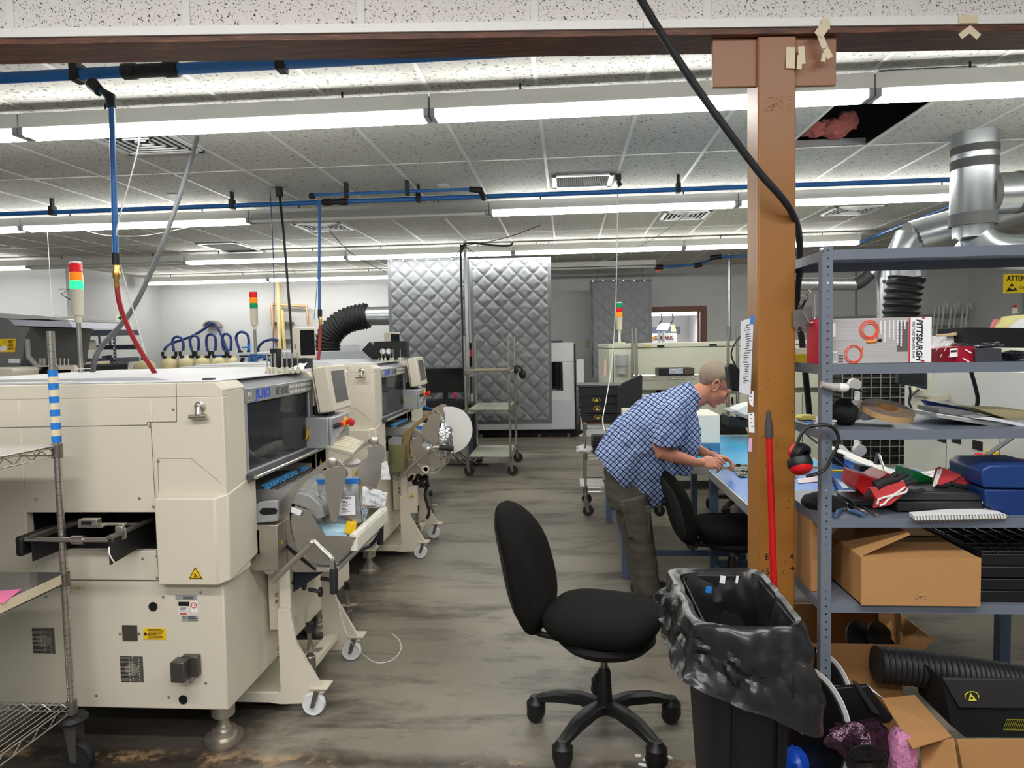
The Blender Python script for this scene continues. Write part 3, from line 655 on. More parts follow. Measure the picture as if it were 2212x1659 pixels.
    for (px, py, yy) in ((375, 884, YN), (324, 920, YN), (343, 996, YN), (332, 1094, YN), (302, 1076, YN), (78, 1078, YN), (343, 1137, YN), (339, 1201, YN), (340, 1248, YN), (350, 1248, YN), (309, 1206, YN), (434, 1279, y2), (353, 1289, y2), (209, 1502, y2), (365, 1505, y2), (445, 1475, y2), (100, 1288, y2)):
        x, z = S(px, py, yy); mb = MB(); screw(mb, x, z, yy); mb.build('screw', STEEL, t)
    MB().box(XBK, S(345, 1250)[0], YN + .02, YN + .03, .692, .704).build('blue_gasket', mat('blue_seam', (30, 62, 110), 0.5), t)
    # vents
    def vent(cx, cz, w_, h_):
        mb = MB(); n = 20
        for k in range(n):
            z = cz - h_ / 2 + h_ * (k + .5) / n
            segs = ((-.5, .02), (.06, .5)) if k % 2 else ((-.5, -.12), (-.08, .30), (.34, .5))
            for a_, b_ in segs: mb.box(cx + w_ * a_, cx + w_ * b_, y2 - .0016, y2 + .001, z - h_ / n * .25, z + h_ / n * .25)
        mb.build('vent_slot', INTERIOR, t)
        mb = MB(); r_ = w_ * .27
        for k in range(-2, 3): mb.box(cx + r_ * (.42 * k) - .006, cx + r_ * (.42 * k) + .006, y2 - .0012, y2 + .0004, cz - math.sqrt(max(0, 1 - (.42 * k) ** 2)) * r_, cz + math.sqrt(max(0, 1 - (.42 * k) ** 2)) * r_)
        mb.build('fan_guard', CREAMD, t)
    for (a_, b_) in (((69, 1355), (120, 1412)), ((259, 1417), (311, 1474))):
        p, q = S(*a_, y2), S(*b_, y2); vent((p[0] + q[0]) / 2, (p[1] + q[1]) / 2, q[0] - p[0], p[1] - q[1])
    # holes, plates, labels
    for (px, py, r_) in ((331, 1310, .018), (396, 1511, .018)):
        x, z = S(px, py, y2); MB().lathe([(r_, 0), (r_, .003), (r_ * .75, .003), (r_ * .7, .001)], (x, y2, z), (0, -1, 0), 18).build('access_hole', BLACKM, t)
    def plate(name, a_, b_, m_, d=.002, label=None, mbx=None):
        p, q = S(*a_, y2), S(*b_, y2); mb = mbx or MB(); mb.use(0).box(p[0], q[0], y2 - d, y2 + .001, q[1], p[1]); return mb, p, q
    mb, p, q = plate('', (264, 1350), (298, 1384), None, .004); mb.build('blanking_plate', mat('bronze_plate', (96, 90, 80), 0.4, 0.6), t, 0.002)
    for px, py in ((260, 1369), (301, 1368)): x, z = S(px, py, y2); mb = MB(); screw(mb, x, z, y2); mb.build('plate_screw', STEEL, t)
    mb, p, q = plate('', (309, 1357), (359, 1382), None, .001); mb.use(1)
    def lines(mb, p, q, n, x0f, x1f, yy, rnd=True, hf=.35):
        H = p[1] - q[1]; W_ = q[0] - p[0]
        for k in range(n):
            z = p[1] - H * (k + .7) / (n + .4); L = random.uniform(.7, 1) if rnd else 1
            mb.box(p[0] + W_ * x0f, p[0] + W_ * (x0f + (x1f - x0f) * L), yy - .0004, yy, z - H / n * hf / 2, z + H / n * hf / 2)
    lines(mb, p, q, 8, .2, .96, y2 - .001); c_ = ((p[0] + (q[0] - p[0]) * .09), (p[1] + q[1]) / 2)
    mb.poly([(c_[0] - .008, y2 - .0015, c_[1] - .006), (c_[0] + .008, y2 - .0015, c_[1] - .006), (c_[0], y2 - .0015, c_[1] + .009)])
    mb.text('CAUTION', FACE((p[0] + (q[0] - p[0]) * .36, y2 - .0016, (p[1] + q[1]) / 2)), .009, .0002)
    mb.build('caution_label', [YELLOW, INK], t)
    mb, p, q = plate('', (379, 1285), (426, 1295), None, .001); mb.use(1); lines(mb, p, q, 3, .35, .95, y2 - .001); mb.build('type_plate', [GREYP, INK], t)
    mb, p, q = plate('', (385.5, 1300), (409, 1309), None, .001); mb.build('black_label', INK, t)
    mb, p, q = plate('', (386, 1310), (407, 1321), None, .001); mb.use(1); lines(mb, p, q, 4, .1, .95, y2 - .001); mb.build('serial_label', [PAPER, INK], t)
    mb, p, q = plate('', (412, 1300), (427, 1323), None, .001); cc = ((p[0] + q[0]) / 2, p[1] - (q[0] - p[0]) * .5); mb.use(1)
    ring = [(cc[0] + .0105 * math.cos(a), y2 - .0012, cc[1] + .0105 * math.sin(a)) for a in [2 * PI * k / 16 for k in range(16)]]
    mb.tube(ring, .0016, 6, closed=True); mb.text('10', FACE((cc[0], y2 - .0012, cc[1])), .011, .0002, bold=.0002)
    mb.build('recycling_label', [PAPER, INKRED], t, label='white label with a red ring around the number 10')
    mb, p, q = plate('', (386, 1323), (407, 1328), None, .001); mb.use(1).box(p[0] + .004, q[0] - .006, y2 - .0014, y2 - .001, q[1] + .002, p[1] - .002); mb.build('inspection_label', [PAPER, INKRED], t)
    mb, p, q = plate('', (392, 1330), (428, 1342), None, .001); mb.use(1).text('CE', FACE((p[0] + .012, y2 - .0013, p[1] - .007)), .011, .0002); lines(mb, p, q, 3, .4, .95, y2 - .001); mb.build('maker_plate', [GREYP, INK], t)
    mb, p, q = plate('', (158, 1264), (177, 1276), None, .001); mb.use(1).bar((p[0] - .01, y2 - .0014, (p[1] + q[1]) / 2), (q[0] + .01, y2 - .0014, (p[1] + q[1]) / 2), .0004, .0015)
    cc = ((p[0] + q[0]) / 2, (p[1] + q[1]) / 2)
    for s_ in (-1, 1): mb.box(cc[0] + s_ * .006 - .0006, cc[0] + s_ * .006 + .0006, y2 - .0014, y2 - .001, cc[1] - .007, cc[1] + .007).box(cc[0] - .006, cc[0] + .006, y2 - .0014, y2 - .001, cc[1] + s_ * .007 - .0006, cc[1] + s_ * .007 + .0006)
    mb.build('level_label', [mat('pale_yellow_label', (222, 214, 170), 0.6), INK], t)
    p, q = S(389, 1413, y2), S(436, 1457, y2); bx = MB().box(p[0], q[0] - .03, y2 - .075, y2 - .02, q[1], p[1]).box(p[0] + .02, q[0], y2 - .03, y2, q[1] + .004, p[1] + .004).build('power_inlet', mat('gunmetal', (92, 88, 84), 0.35, 0.6), t, 0.004)
    MB().tube(smooth_path([(q[0] - .03, y2 - .03, q[1] + .012), (q[0] - .02, y2 - .05, q[1] - .012), (q[0] - .006, y2 - .02, q[1] + .012)]), .0015, 6).build('wire_loop', BLACK, bx)
    x, z = S(423, 1241, 2.585); tri_sign(FACE((x, 2.5835, z)), .052).build('warning_sign', [YELLOW, INK], t)
    c_ = PX(527, 1069, XF); tri_sign(RIGHTF((XF + .0008, c_.y, c_.z)), .05).build('warning_sign', [YELLOW, INK], t)
    # hood header with lettering
    hz0, hz1, hy0, hy1 = 1.375, 1.432, 2.81, 3.585
    hood = MB().prism([(x, hy0, z) for x, z in [(XF - .14, 1.476), (XF - .10, 1.478), (XF + .002, hz1 + .004), (XF + .002, hz1), (XF - .14, hz1)]], (0, hy1 - hy0, 0)).build('hood', SILV2, t, 0.002)
    hd = MB().box(XF - .04, XF, hy0, hy1, hz0, hz1).build('name_panel', HEADER, hood, 0.002)
    M_ = lambda px, py: RIGHTF(PX(px, py, XF + .0008))
    a = PX(569, 850, XF + .0008); a2 = PX(610, 844, XF + .0008)
    MB().text('JUKI', RIGHTF(a), .056, .0004, bold=.0016, space=1.0, sx=1.45).build('lettering', INKBLUE, hd, label='blue maker name')
    MB().text('KE-2070E', RIGHTF(a2), .050, .0004, sx=.72, shear=.12).build('lettering', mat('dark_grey_ink', (60, 62, 66), 0.6), hd, label='grey type number')
    mb = MB()
    for r_ in range(2):
        for k in range(14):
            yy = 3.28 + .0205 * k; zz = 1.418 - .026 * r_; mb.box(XF, XF + .0012, yy, yy + .010, zz - .008, zz + .006)
    for k in range(2): mb.box(XF, XF + .0012, 2.835 + .02 * k, 2.847 + .02 * k, 1.405, 1.42); mb.box(XF, XF + .0012, 2.835 + .02 * k, 2.845 + .02 * k, 1.385, 1.388)
    mb.build('indicator_window', mat('pale_square', (222, 220, 210), 0.4), hd)
    # window, interior
    wz0 = 1.085
    MB().box(XF - .02, XF - .003, hy0, hy0 + .022, wz0, hz0).box(XF - .02, XF - .003, hy1 - .05, hy1, wz0, hz0).box(XF - .02, XF - .004, hy0, hy1, wz0, wz0 + .01).build('window_frame', SILV2, t, 0.002)
    MB().box(XF - .013, XF - .009, hy0 + .02, hy1 - .04, wz0 + .008, hz0).build('front_window', GLASSD, t)
    inn = MB().box(-1.90, -1.88, hy0, hy1, .95, 1.45).box(-1.88, XF - .02, hy0 - .008, hy0, 1.0, 1.45).box(-1.88, XF - .02, hy1, hy1 + .006, 1.0, 1.45).box(-1.88, XF - .06, hy0, hy1, 1.02, 1.04)
    inn.build('interior', INTERIOR, t)
    g = MB().box(-1.66, -1.50, 2.95, 3.15, 1.14, 1.40).box(-1.62, -1.52, 3.0, 3.1, 1.08, 1.16).box(-1.8, -1.45, 2.9, 2.94, 1.25, 1.30)
    for k in range(5): g.cyl((-1.52, 2.97 + .04 * k, 1.06), (-1.52, 2.97 + .04 * k, 1.2), .006, 8)
    g.build('placement_head', mat('head_metal', (70, 72, 78), 0.35, 0.5), t, 0.004)
    MB().box(-1.88, XF - .05, 3.36, 3.40, 1.05, 1.09).bar((-1.35, 2.98, 1.13), (-1.45, 3.35, 1.12), .03, .012).box(-1.7, -1.4, 3.3, 3.5, 1.18, 1.30).build('gantry_beam', mat('gantry_grey', (118, 120, 118), 0.4, 0.3), t, 0.004)
    MB().tube(smooth_path([(-1.36, 2.84, 1.20), (-1.37, 2.92, 1.17), (-1.38, 3.05, 1.11), (-1.4, 3.15, 1.09)]), .006, 8).build('air_tube', WHITEP, t)
    MB().prism([(x, hy0 - .02, z) for x, z in [(XF + .045, 1.085), (XF + .05, 1.075), (XF + .04, 1.068), (XF - .06, 1.02), (XF - .06, 1.035), (XF - .01, 1.085)]], (0, hy1 - hy0 + .02, 0)).build('lower_flap', DARKMETAL, t, 0.002)
    MB().cyl((XF + .045, hy0 - .03, 1.077), (XF + .045, hy1, 1.077), .009, 12).build('flap_edge', CHROME, t)
    c_ = P(668, 938, 3.49); tri_sign(RIGHTF((XF + .002, 3.49, c_.z)), .075, 'bolt').build('warning_sign', [YELLOW, INK], t)
    # feeder slot below the flap
    MB().box(-1.62, -1.60, 2.80, 3.6, .80, 1.02).box(-1.62, XF - .02, 2.80, 3.6, .78, .80).build('feeder_slot', BLACKM, t)
    MB().box(XF - .03, XF, 3.60, 3.75, .70, 1.06).build('far_pillar', CREAM, t, 0.004)
    c_ = PX(689, 1003, XF + .012); tri_sign(RIGHTF((XF + .002, 3.66, .98)), .055).build('warning_sign', [YELLOW, INK], t)
    # control box with buttons
    cx1 = -1.20
    cbx = MB().box(XF - .02, cx1 - .015, 3.50, 3.80, 1.085, 1.245).box(cx1 - .015, cx1, 3.503, 3.797, 1.088, 1.242).build('control_box', SILV2, t, 0.006)
    for k, (yy, m_) in enumerate(((3.545, BLACK), (3.58, BLACK), (3.612, BLACK), (3.642, RED), (3.668, mat('orange_button', (235, 110, 40), 0.4)))):
        MB().lathe([(.013, 0), (.013, .008), (.010, .012)], (cx1, yy, 1.195), (1, 0, 0), 14).build('push_button', m_, cbx)
    es = MB().lathe([(.033, 0), (.033, .004), (.03, .005)], (cx1, 3.735, 1.195), (1, 0, 0), 20).build('emergency_stop', YELLOW, cbx, label='yellow plate with red mushroom button')
    MB().lathe([(.012, 0), (.012, .015), (.022, .02), (.022, .035), (.014, .042)], (cx1 + .004, 3.735, 1.195), (1, 0, 0), 18).build('mushroom_button', RED, es)
    mb = MB()
    for k in range(5): mb.cyl((cx1, 3.60 + .03 * k, 1.135 + .008 * k), (cx1 + .012, 3.60 + .03 * k, 1.135 + .008 * k), .010, 10)
    mb.build('key_switch', CHROME, cbx)
    # touch screen tilted above the control box
    Rm = rot('Y', -8)
    ts = MB().obox((-1.245, 3.66, 1.385), (.085, .30, .235), Rm).build('touch_screen', CREAM, t, 0.008)
    MB().obox(Vector((-1.245, 3.66, 1.385)) + Rm @ Vector((.043, 0.01, .005)), (.004, .20, .165), Rm).build('screen', SCREENG, ts, 0.001)
    MB().obox(Vector((-1.245, 3.66, 1.385)) + Rm @ Vector((-.03, 0, 0)), (.004, .304, .239), Rm).build('rear_seam', SEAM, ts)
    MB().box(XF - .1, -1.25, 3.60, 3.72, 1.245, 1.30).build('screen_arm', BLACK, t, 0.004)
    # monitor on the roof
    R2 = rot('Z', 38)
    rm = MB().obox((-1.56, 4.12, 1.63), (.10, .13, .185), R2).build('roof_monitor', CREAM, t, 0.006)
    MB().obox(Vector((-1.56, 4.12, 1.63)) + R2 @ Vector((.0, -.066, 0)), (.085, .003, .15), R2).build('screen', SCREEN, rm)
    MB().obox(Vector((-1.56, 4.12, 1.63)) + R2 @ Vector((-.051, .01, -.02)), (.003, .012, .03), R2).build('slot', BLACK, rm)
    MB().box(-1.66, -1.52, 4.04, 4.15, 1.475, 1.54).box(-1.73, -1.68, 4.02, 4.08, 1.475, 1.60).build('monitor_bracket', BLACK, t, 0.004)
    # hinge, feet
    MB().box(XF + .0, XF + .015, 2.86, 2.90, .73, .84).build('hinge', STEEL, t, 0.003)
    for (x, yy) in ((-1.42, 2.71), (-1.42, 3.80), (-2.6, 2.71), (-2.6, 3.8)):
        MB().lathe([(.046, .176), (.046, .118), (.022, .118), (.022, .075), (.03, .075), (.03, .062), (.048, .058), (.05, .036), (.074, .032), (.076, .012), (.072, 0)][::-1], (x, yy, 0), n=22).build('levelling_foot', STEEL, t)
    return t
def thing_part(name, parent, mb, m_): return mb.build(name, m_, parent, 0.001)

def trolley_base(dy, name_label, group):
    t = thing('feeder_trolley', name_label, 'trolley', (-1.3, 3.2 + dy, 0), group)
    x0, x1 = -1.272, -1.204
    for (yy, nm) in ((2.93, 'near'), (3.47, 'far')):
        leg = MB().prism([(x0, yy + dy, .11), (x0, yy + dy, .47), (x0 + .055, yy + dy, .47), (x0 + .075, yy + dy, .32), (-1.075, yy + dy, .10), (-1.14, yy + dy, .085), (-1.17, yy + dy, .05), (-1.27, yy + dy, .045), (-1.32, yy + dy, .05)], (0, .022, 0)).build('leg', CREAM, t, 0.002)
        MB().box(x0 + .002, x0 + .052, yy + dy + .0225, yy + .04 + dy, .30, .66).build('upright', CREAM, t, 0.002)
        MB().box(-1.14, -1.06, yy + dy - .01, yy + dy + .07, .118, .124).build('caster_plate', CREAM, t, 0.001)
        c = thing_part('caster', t, MB().prism([(-1.115, yy + dy - .022, .118), (-1.09, yy + dy - .022, .118), (-1.118, yy + dy - .022, .042), (-1.135, yy + dy - .022, .042)], (0, .006, 0)).prism([(-1.115, yy + dy + .03, .118), (-1.09, yy + dy + .03, .118), (-1.118, yy + dy + .03, .042), (-1.135, yy + dy + .03, .042)], (0, .006, 0)), STEELD)
        MB().lathe([(.008, -.016), (.016, -.018), (.03, -.013), (.046, -.017), (.05, -.01), (.05, .01), (.046, .017), (.03, .013), (.016, .018), (.008, .016)], (-1.126, yy + dy + .007, .05), (0, 1, 0), 24).build('wheel', mat('translucent_white_wheel', (228, 230, 232), 0.35), c)
        j = MB().lathe([(.0, .02), (.013, .02), (.013, .10), (.022, .10), (.022, .235), (.018, .24), (.012, .24), (.012, .30), (.010, .30), (.010, .345)], (-1.155, yy + dy + .06, 0), n=16).build('jack', STEELD, t)
        MB().lathe([(.012, .345), (.016, .35), (.013, .375), (.018, .385), (.0, .39)], (-1.155, yy + dy + .06, 0), n=14).build('jack_knob', RUBBER, j)
        MB().bar((-1.19, yy + dy + .06, .26), (-1.10, yy + dy + .04, .275), .04, .005).build('jack_pedal', STEEL, j)
    MB().box(-1.9, -1.24, 2.934 + dy, 2.948 + dy, .05, .095).box(-1.9, -1.24, 3.474 + dy, 3.488 + dy, .05, .095).box(-1.25, -1.19, 2.953 + dy, 3.469 + dy, .11, .14).build('frame', CREAM, t, 0.002)
    MB().box(-1.9, -1.24, 2.95 + dy, 3.47 + dy, .05, .056).build('floor_tray', CREAMD, t)
    MB().box(-1.34, -1.28, 3.0 + dy, 3.42 + dy, .35, .62).build('rear_panel', CREAM, t, 0.002)
    mb = MB()
    for zz in (.26, .29, .50, .53): mb.lathe([(.008, 0), (.008, .01)], (x0, 2.94 + dy, zz), (-1, 0, 0), 10)
    mb.build('bolt', STEELD, t)
    return t

def plate2d(name, pts, Y, parent, th=.003, m_=STEEL, bevel=0.0, label=None):
    q = [P(x, y, Y) for x, y in pts]; return MB().prism(q, (0, th, 0)).build(name, m_, parent, bevel, label=label)

C1 = crop(500, 880, 4.147)
def cc(f, pts): return [f(x, y) for x, y in pts]
m1 = build_mounter()
m2 = dup(m1, m1.location + Vector((0, 2.14, 0)), 'second cream chip mounter, behind the nearest one')
b1 = beacon(m1, (-2.59, 3.6, 1.478), .30, .032, ('green',))
b2t = beacon(m1, (-2.59, 3.6, 1.478), .30, .032, ())
b2t.parent = m2; 
# air cable tie at the beacon's foot
MB().box(-2.62, -2.52, 3.585, 3.60, 1.51, 1.514).build('cable_tie', WHITEP, m1)
# loose blue tubing at the second beacon
t = MB()
bx = Vector((-2.59, 5.74, 1.49))
for k in range(6): t.tube(smooth_path([bx + Vector((-.05 + .015 * k, -.04, .0)), bx + Vector((-.03 + .02 * k, -.05, .06)), bx + Vector((.05 + .02 * k, -.04, .05 - .008 * k)), bx + Vector((.14 + .012 * k, -.03, .0))]), .005, 6)
tag(t.build('air_tubing', mat('blue_tubing', (30, 92, 160), 0.4)), 'bundle of thin blue tubes at the foot of the second beacon', 'tubing')

# ---------------------------------------------------------------- nearest feeder trolley
tr1 = trolley_base(0, 'nearest feeder trolley, its bag-filled reel bin in front of the nearest machine', 'wheeled feeder trolleys')
p0 = P(541, 1132, 2.86)
bxo = MB().box(-1.352, -1.228, 2.86, 2.95, .662, .857).prism([(-1.30, 2.862, .662), (-1.245, 2.862, .662), (-1.26, 2.862, .645), (-1.285, 2.862, .645)], (0, .08, 0)).build('steel_box', STEEL, tr1, 0.003)
tri_sign(RIGHTF((-1.2272, 2.905, .77)), .022).build('warning_sign', [YELLOW, INK], bxo)
bk = plate2d('cast_bracket', cc(C1, [(172, 905), (250, 850), (330, 838), (410, 838), (412, 1022), (172, 1045)]), 2.875, tr1, .02, GREYP, .004)
hole = plate2d('slot', cc(C1, [(250, 930), (275, 902), (395, 902), (410, 925), (400, 955), (290, 965), (255, 950)]), 2.873, bk, .003, BLACKM)
# curved reel bin: end plate, rolled sheet, lip
Yn, Yf = 2.93, 3.45
binp = cc(C1, [(570, 880), (700, 930), (740, 1000), (840, 1150), (1060, 1155), (1105, 1165), (1085, 1230), (1040, 1310), (970, 1375), (880, 1410), (800, 1412), (720, 1385), (640, 1320), (580, 1230), (548, 1130), (535, 1020), (548, 940)])
rb = plate2d('reel_bin', binp, Yn, tr1, .004, STEEL)
arc = [P(*C1(*p), Yn) for p in [(535, 960), (530, 1060), (548, 1150), (585, 1250), (650, 1335), (730, 1395), (810, 1418), (890, 1415), (980, 1375), (1050, 1310), (1095, 1230), (1110, 1165)]]
sh = MB(); L = Yf - Yn
sh.grid(lambda u, v: arc[min(int(u * 11), 10)].lerp(arc[min(int(u * 11), 10) + 1], u * 11 - min(int(u * 11), 10)) + Vector((0, L * v, 0)), 44, 2)
sh.build('curved_sheet', STEEL, rb)
q = [p + Vector((0, L, 0)) for p in [P(*a_, Yn) for a_ in binp]]
MB().prism(q, (0, .004, 0)).build('far_end_plate', STEEL, rb)
# white ribbed lip along the bin's front edge
mb = MB(); a_ = P(*C1(1085, 1165), Yn)
n = 16
for k in range(n):
    yy = Yn + L * (k + .5) / n; mb.lathe([(.016, -.014), (.018, -.011), (.018, .011), (.016, .014)], (a_.x, yy, a_.z), (0, 1, 0), 12)
    mb.box(a_.x - .012, a_.x + .02, yy - .014, yy + .014, a_.z - .06, a_.z)
mb.build('ribbed_lip', mat('ivory_plastic', (226, 222, 208), 0.4), rb, 0.002)
lab = frame(P(*C1(585, 940), Yn - .001), (P(*C1(625, 950), Yn) - P(*C1(530, 912), Yn)), UP)
mb = MB().use(0); mb.prism([P(*C1(*p), Yn - .002) for p in [(540, 888), (630, 925), (615, 972), (532, 940)]], (0, .0015, 0)); mb.use(1).text('MARC', lab, .020, .0003, bold=.0006, shear=.2)
mb.build('bin_label', [PAPER, INK], rb)
# pivot arms with hanging guide plates, at both ends of the bin
def arm(arm_pts, plate_pts, pin, Y, parent, hang_label=None):
    a = plate2d('pivot_arm', cc(C1, arm_pts), Y, parent, .004, STEEL)
    h = plate2d('guide_plate', cc(C1, plate_pts), Y - .012, a, .003, STEEL)
    p = P(*C1(*pin), Y); MB().lathe([(.022, -.012), (.022, .016), (.012, .02)], (p.x, p.y - .004, p.z), (0, -1, 0), 18).build('pivot_pin', STEEL, a)
    return a, h
arm([(395, 870), (430, 850), (560, 700), (850, 470), (890, 450), (930, 455), (1000, 510), (1040, 570), (1045, 600), (1020, 640), (1030, 590), (985, 530), (900, 520), (850, 535), (700, 630), (600, 730), (540, 860), (520, 960), (530, 1100), (560, 1200), (480, 1190), (470, 1030), (415, 1022), (412, 890)],
    [(830, 562), (920, 540), (1000, 528), (1030, 580), (1025, 620), (1005, 740), (975, 860), (950, 1010), (930, 1030), (895, 1020), (880, 960), (860, 830), (838, 740)], (900, 490), 2.95, tr1)
C2 = C1
arm([(990, 500), (1040, 470), (1180, 330), (1235, 285), (1275, 278), (1320, 310), (1365, 350), (1380, 400), (1340, 345), (1290, 330), (1230, 335), (1120, 400), (1030, 500), (1005, 520)],
    [(1215, 360), (1345, 335), (1372, 380), (1375, 430), (1340, 560), (1325, 640), (1295, 740), (1230, 700), (1160, 660), (1130, 600), (1135, 520), (1165, 480), (1215, 450), (1222, 400)], (1275, 302), 3.45, tr1)
plate2d('side_frame', cc(C1, [(472, 1175), (560, 1175), (600, 1270), (740, 1400), (890, 1440), (880, 1475), (560, 1475), (478, 1380)]), 2.955, tr1, .004, STEEL)
plate2d('seal_strip', cc(C1, [(478, 1215), (490, 1225), (620, 1330), (760, 1455), (740, 1460), (560, 1325), (478, 1245)]), 2.952, tr1, .003, BLACKM)
# rail round the bin's foot
fr_ = [P(*C1(770, 1445), 2.95), P(*C1(940, 1450), 2.95), P(*C1(1310, 1090), 3.47)]
MB().bar(fr_[0], fr_[1], .02, .02).bar(fr_[1], fr_[2], .02, .022).build('front_rail', ALU, tr1, 0.002)
# handle bars
hy = 2.80
hp = [P(*C1(365, 1560), hy), P(*C1(715, 1225), hy)]
ha = MB().cyl(hp[0], hp[1], .0125, 14).build('handle_arm', STEEL, tr1)
MB().tube(smooth_path([P(*C1(738, 1200), hy), P(*C1(800, 1265), hy), P(*C1(880, 1340), hy), P(*C1(905, 1380), hy), P(*C1(912, 1440), hy)]), .0125, 14).build('handle_bar', CHROME, ha)
MB().tube([P(*C1(913, 1440), hy), P(*C1(916, 1470), hy), P(*C1(920, 1665), hy)], [.0145, .0175, .0175], 14).build('grip', RUBBER, ha)
MB().ball(P(*C1(722, 1212), hy), .017, 12).build('handle_joint', STEEL, ha)
fh = MB().tube(smooth_path([P(*C1(1240, 1260), 3.52), P(*C1(1310, 1180), 3.52), P(*C1(1330, 1090), 3.52)]), .012, 10).build('far_handle_bar', STEEL, tr1)
MB().cyl(P(*C1(1335, 1050), 3.52), P(*C1(1333, 1225), 3.52), .017, 12).build('grip', RUBBER, fh)
MB().tube(smooth_path([P(*C1(1325, 1040), 3.48), P(*C1(1330, 1120), 3.48), P(*C1(1250, 1230), 3.48), P(*C1(1130, 1290), 3.4)]), .009, 8).build('cable', mat('navy_cable', (32, 40, 58), 0.4), tr1)
# coupling pipework under the bin
mb = MB()
for px, py in ((545, 1570), (690, 1630), (800, 1530)):
    p = P(*C1(px, py), 3.05); mb.cyl(p, p + Vector((.05, 0, -.01)), .009, 8).cyl(p + Vector((.05, 0, -.012)), p + Vector((.06, 0, -.012)), .022, 10)
mb.build('air_coupler', BLACK, tr1)
plate2d('dark_skirt', cc(C1, [(550, 1478), (820, 1478), (640, 1600), (555, 1655)]), 3.02, tr1, .004, mat('dark_blue_skirt', (36, 40, 52), 0.5))
# the tape feeders clamped side by side
fprof = [(-1.50, .925), (-1.50, .985), (-1.34, .992), (-1.22, .988), (-1.12, .962), (-1.07, .92), (-1.055, .87), (-1.09, .86), (-1.13, .905), (-1.2, .93)]
def feeder(y, label):
    t = thing('tape_feeder', label, 'feeder', (-1.25, y, .9), 'tape feeders clamped in a row on the nearest machine')
    MB().prism([(x, y - .012, z) for x, z in fprof], (0, .024, 0)).build('body', mat('feeder_grey', (168, 168, 164), 0.35, 0.5) if 'FEED' not in globals() else FEED, t, 0.001)
    MB().box(-1.335, -1.305, y - .007, y + .007, 1.0, 1.012).box(-1.325, -1.30, y - .006, y + .006, .975, 1.0).build('blue_lever', mat('lever_blue', (84, 160, 215), 0.4) if 'LEVB' not in globals() else LEVB, t, 0.003)
    MB().tube([(-1.30, y, .985), (-1.28, y, 1.003), (-1.255, y, .985)], .004, 6).build('black_latch', BLACK, t)
    return t
FEED = mat('feeder_grey', (168, 168, 164), 0.35, 0.5); LEVB = mat('lever_blue', (84, 160, 215), 0.4)
f0 = feeder(2.965, 'tape feeder in the row on the nearest machine')
for k in range(1, 15):
    d_ = dup(f0, f0.location + Vector((0, .0325 * k, 0)))
    if k in (11, 12): [bpy.data.objects.remove(c_) for c_ in list(d_.children) if c_.name.startswith('blue')]
# things lying in and hanging on the bin
def sheet_thing(name, label, cat, corners, Y, m_, dY=(0, 0, 0, 0), th=.0015, wob=.006, cmap=C1, seed=1, parts=()):
    ps = [P(*cmap(*c), Y + d) for c, d in zip(corners, dY)]      # tl, tr, br, bl
    fn = lambda u, v: ps[0].lerp(ps[1], u).lerp(ps[3].lerp(ps[2], u), v) + Vector((0, wob * noise.noise(Vector((u * 4 + seed, v * 4, seed))), wob * .6 * noise.noise(Vector((u * 5, v * 5, seed + 9)))))
    mb = MB().grid(fn, 14, 14); o = mb.build(name, m_, None if not parts else None)
    s_ = o.modifiers.new('t', 'SOLIDIFY'); s_.thickness = th; s_.offset = 0
    return tag(o, label, cat), ps
FOILBAG = mat('silver_barrier_bag', (176, 178, 182), 0.28, 0.7, bump=0.35, bscale=22)
t = thing('component_bag', 'silver moisture barrier bag with a blue seal and white label hanging in the reel bin', 'bag', tuple(P(*C1(980, 1030), 3.02)))
cs = [(765, 660), (1135, 650), (1168, 1030), (820, 1045)]
ps = [P(*C1(*c), 3.02) for c in cs]
fnb = lambda off: (lambda u, v: ps[0].lerp(ps[1], u).lerp(ps[3].lerp(ps[2], u), v) + Vector((0, off * (.004 + .022 * math.sin(PI * u) * math.sin(PI * v)) + .004 * noise.noise(Vector((u * 6, v * 6, 2))), 0)))
MB().grid(fnb(-1), 16, 16).grid(fnb(1), 16, 16).build('pouch', FOILBAG, t)
o = MB().prism([P(*C1(*c), 3.012) for c in [(755, 650), (1130, 638), (1136, 684), (780, 690)]], (0, .02, 0)).build('blue_seal', BLUE, t)
mb = MB().use(0).prism([P(*C1(*c), 2.988) for c in [(985, 795), (1105, 792), (1112, 962), (960, 970)]], (0, .001, 0)); mb.use(1)
for k in range(9): mb.prism([P(*C1(*c), 2.987) for c in [(992, 838 + 13 * k), (992 + 25 + 60 * ((k * 7) % 5) / 5, 838 + 13 * k), (992 + 25 + 60 * ((k * 7) % 5) / 5, 842 + 13 * k), (992, 842 + 13 * k)]], (0, .0006, 0))
mb.text('CAUTION', frame(P(*C1(1005, 812), 2.9868), XV, UP), .014, .0002, bold=.0004); mb.build('label', [PAPER, INK], t)
sheet_thing('component_bag', 'flat pale blue bag lying in the front of the reel bin', 'bag', [(755, 1022), (1040, 1055), (1040, 1160), (850, 1160)], 2.97, mat('pale_blue_bag', (176, 212, 232), 0.5), (.12, .12, 0, 0), .004)
sheet_thing('component_bag', 'white crumpled paper bag in the far end of the reel bin', 'bag', [(1170, 715), (1400, 775), (1370, 880), (1170, 880)], 3.40, mat('milky_bag', (220, 222, 224), 0.35), (.05, .03, 0, 0), .012, .02, seed=4)
sheet_thing('component_bag', 'clear plastic bag drooping behind the silver bag', 'bag', [(1160, 890), (1225, 915), (1200, 1030), (1165, 1030)], 3.15, mat('clear_bag', (196, 212, 222), 0.2, alpha=.75), (0, 0, 0, 0), .004, .012, seed=6)
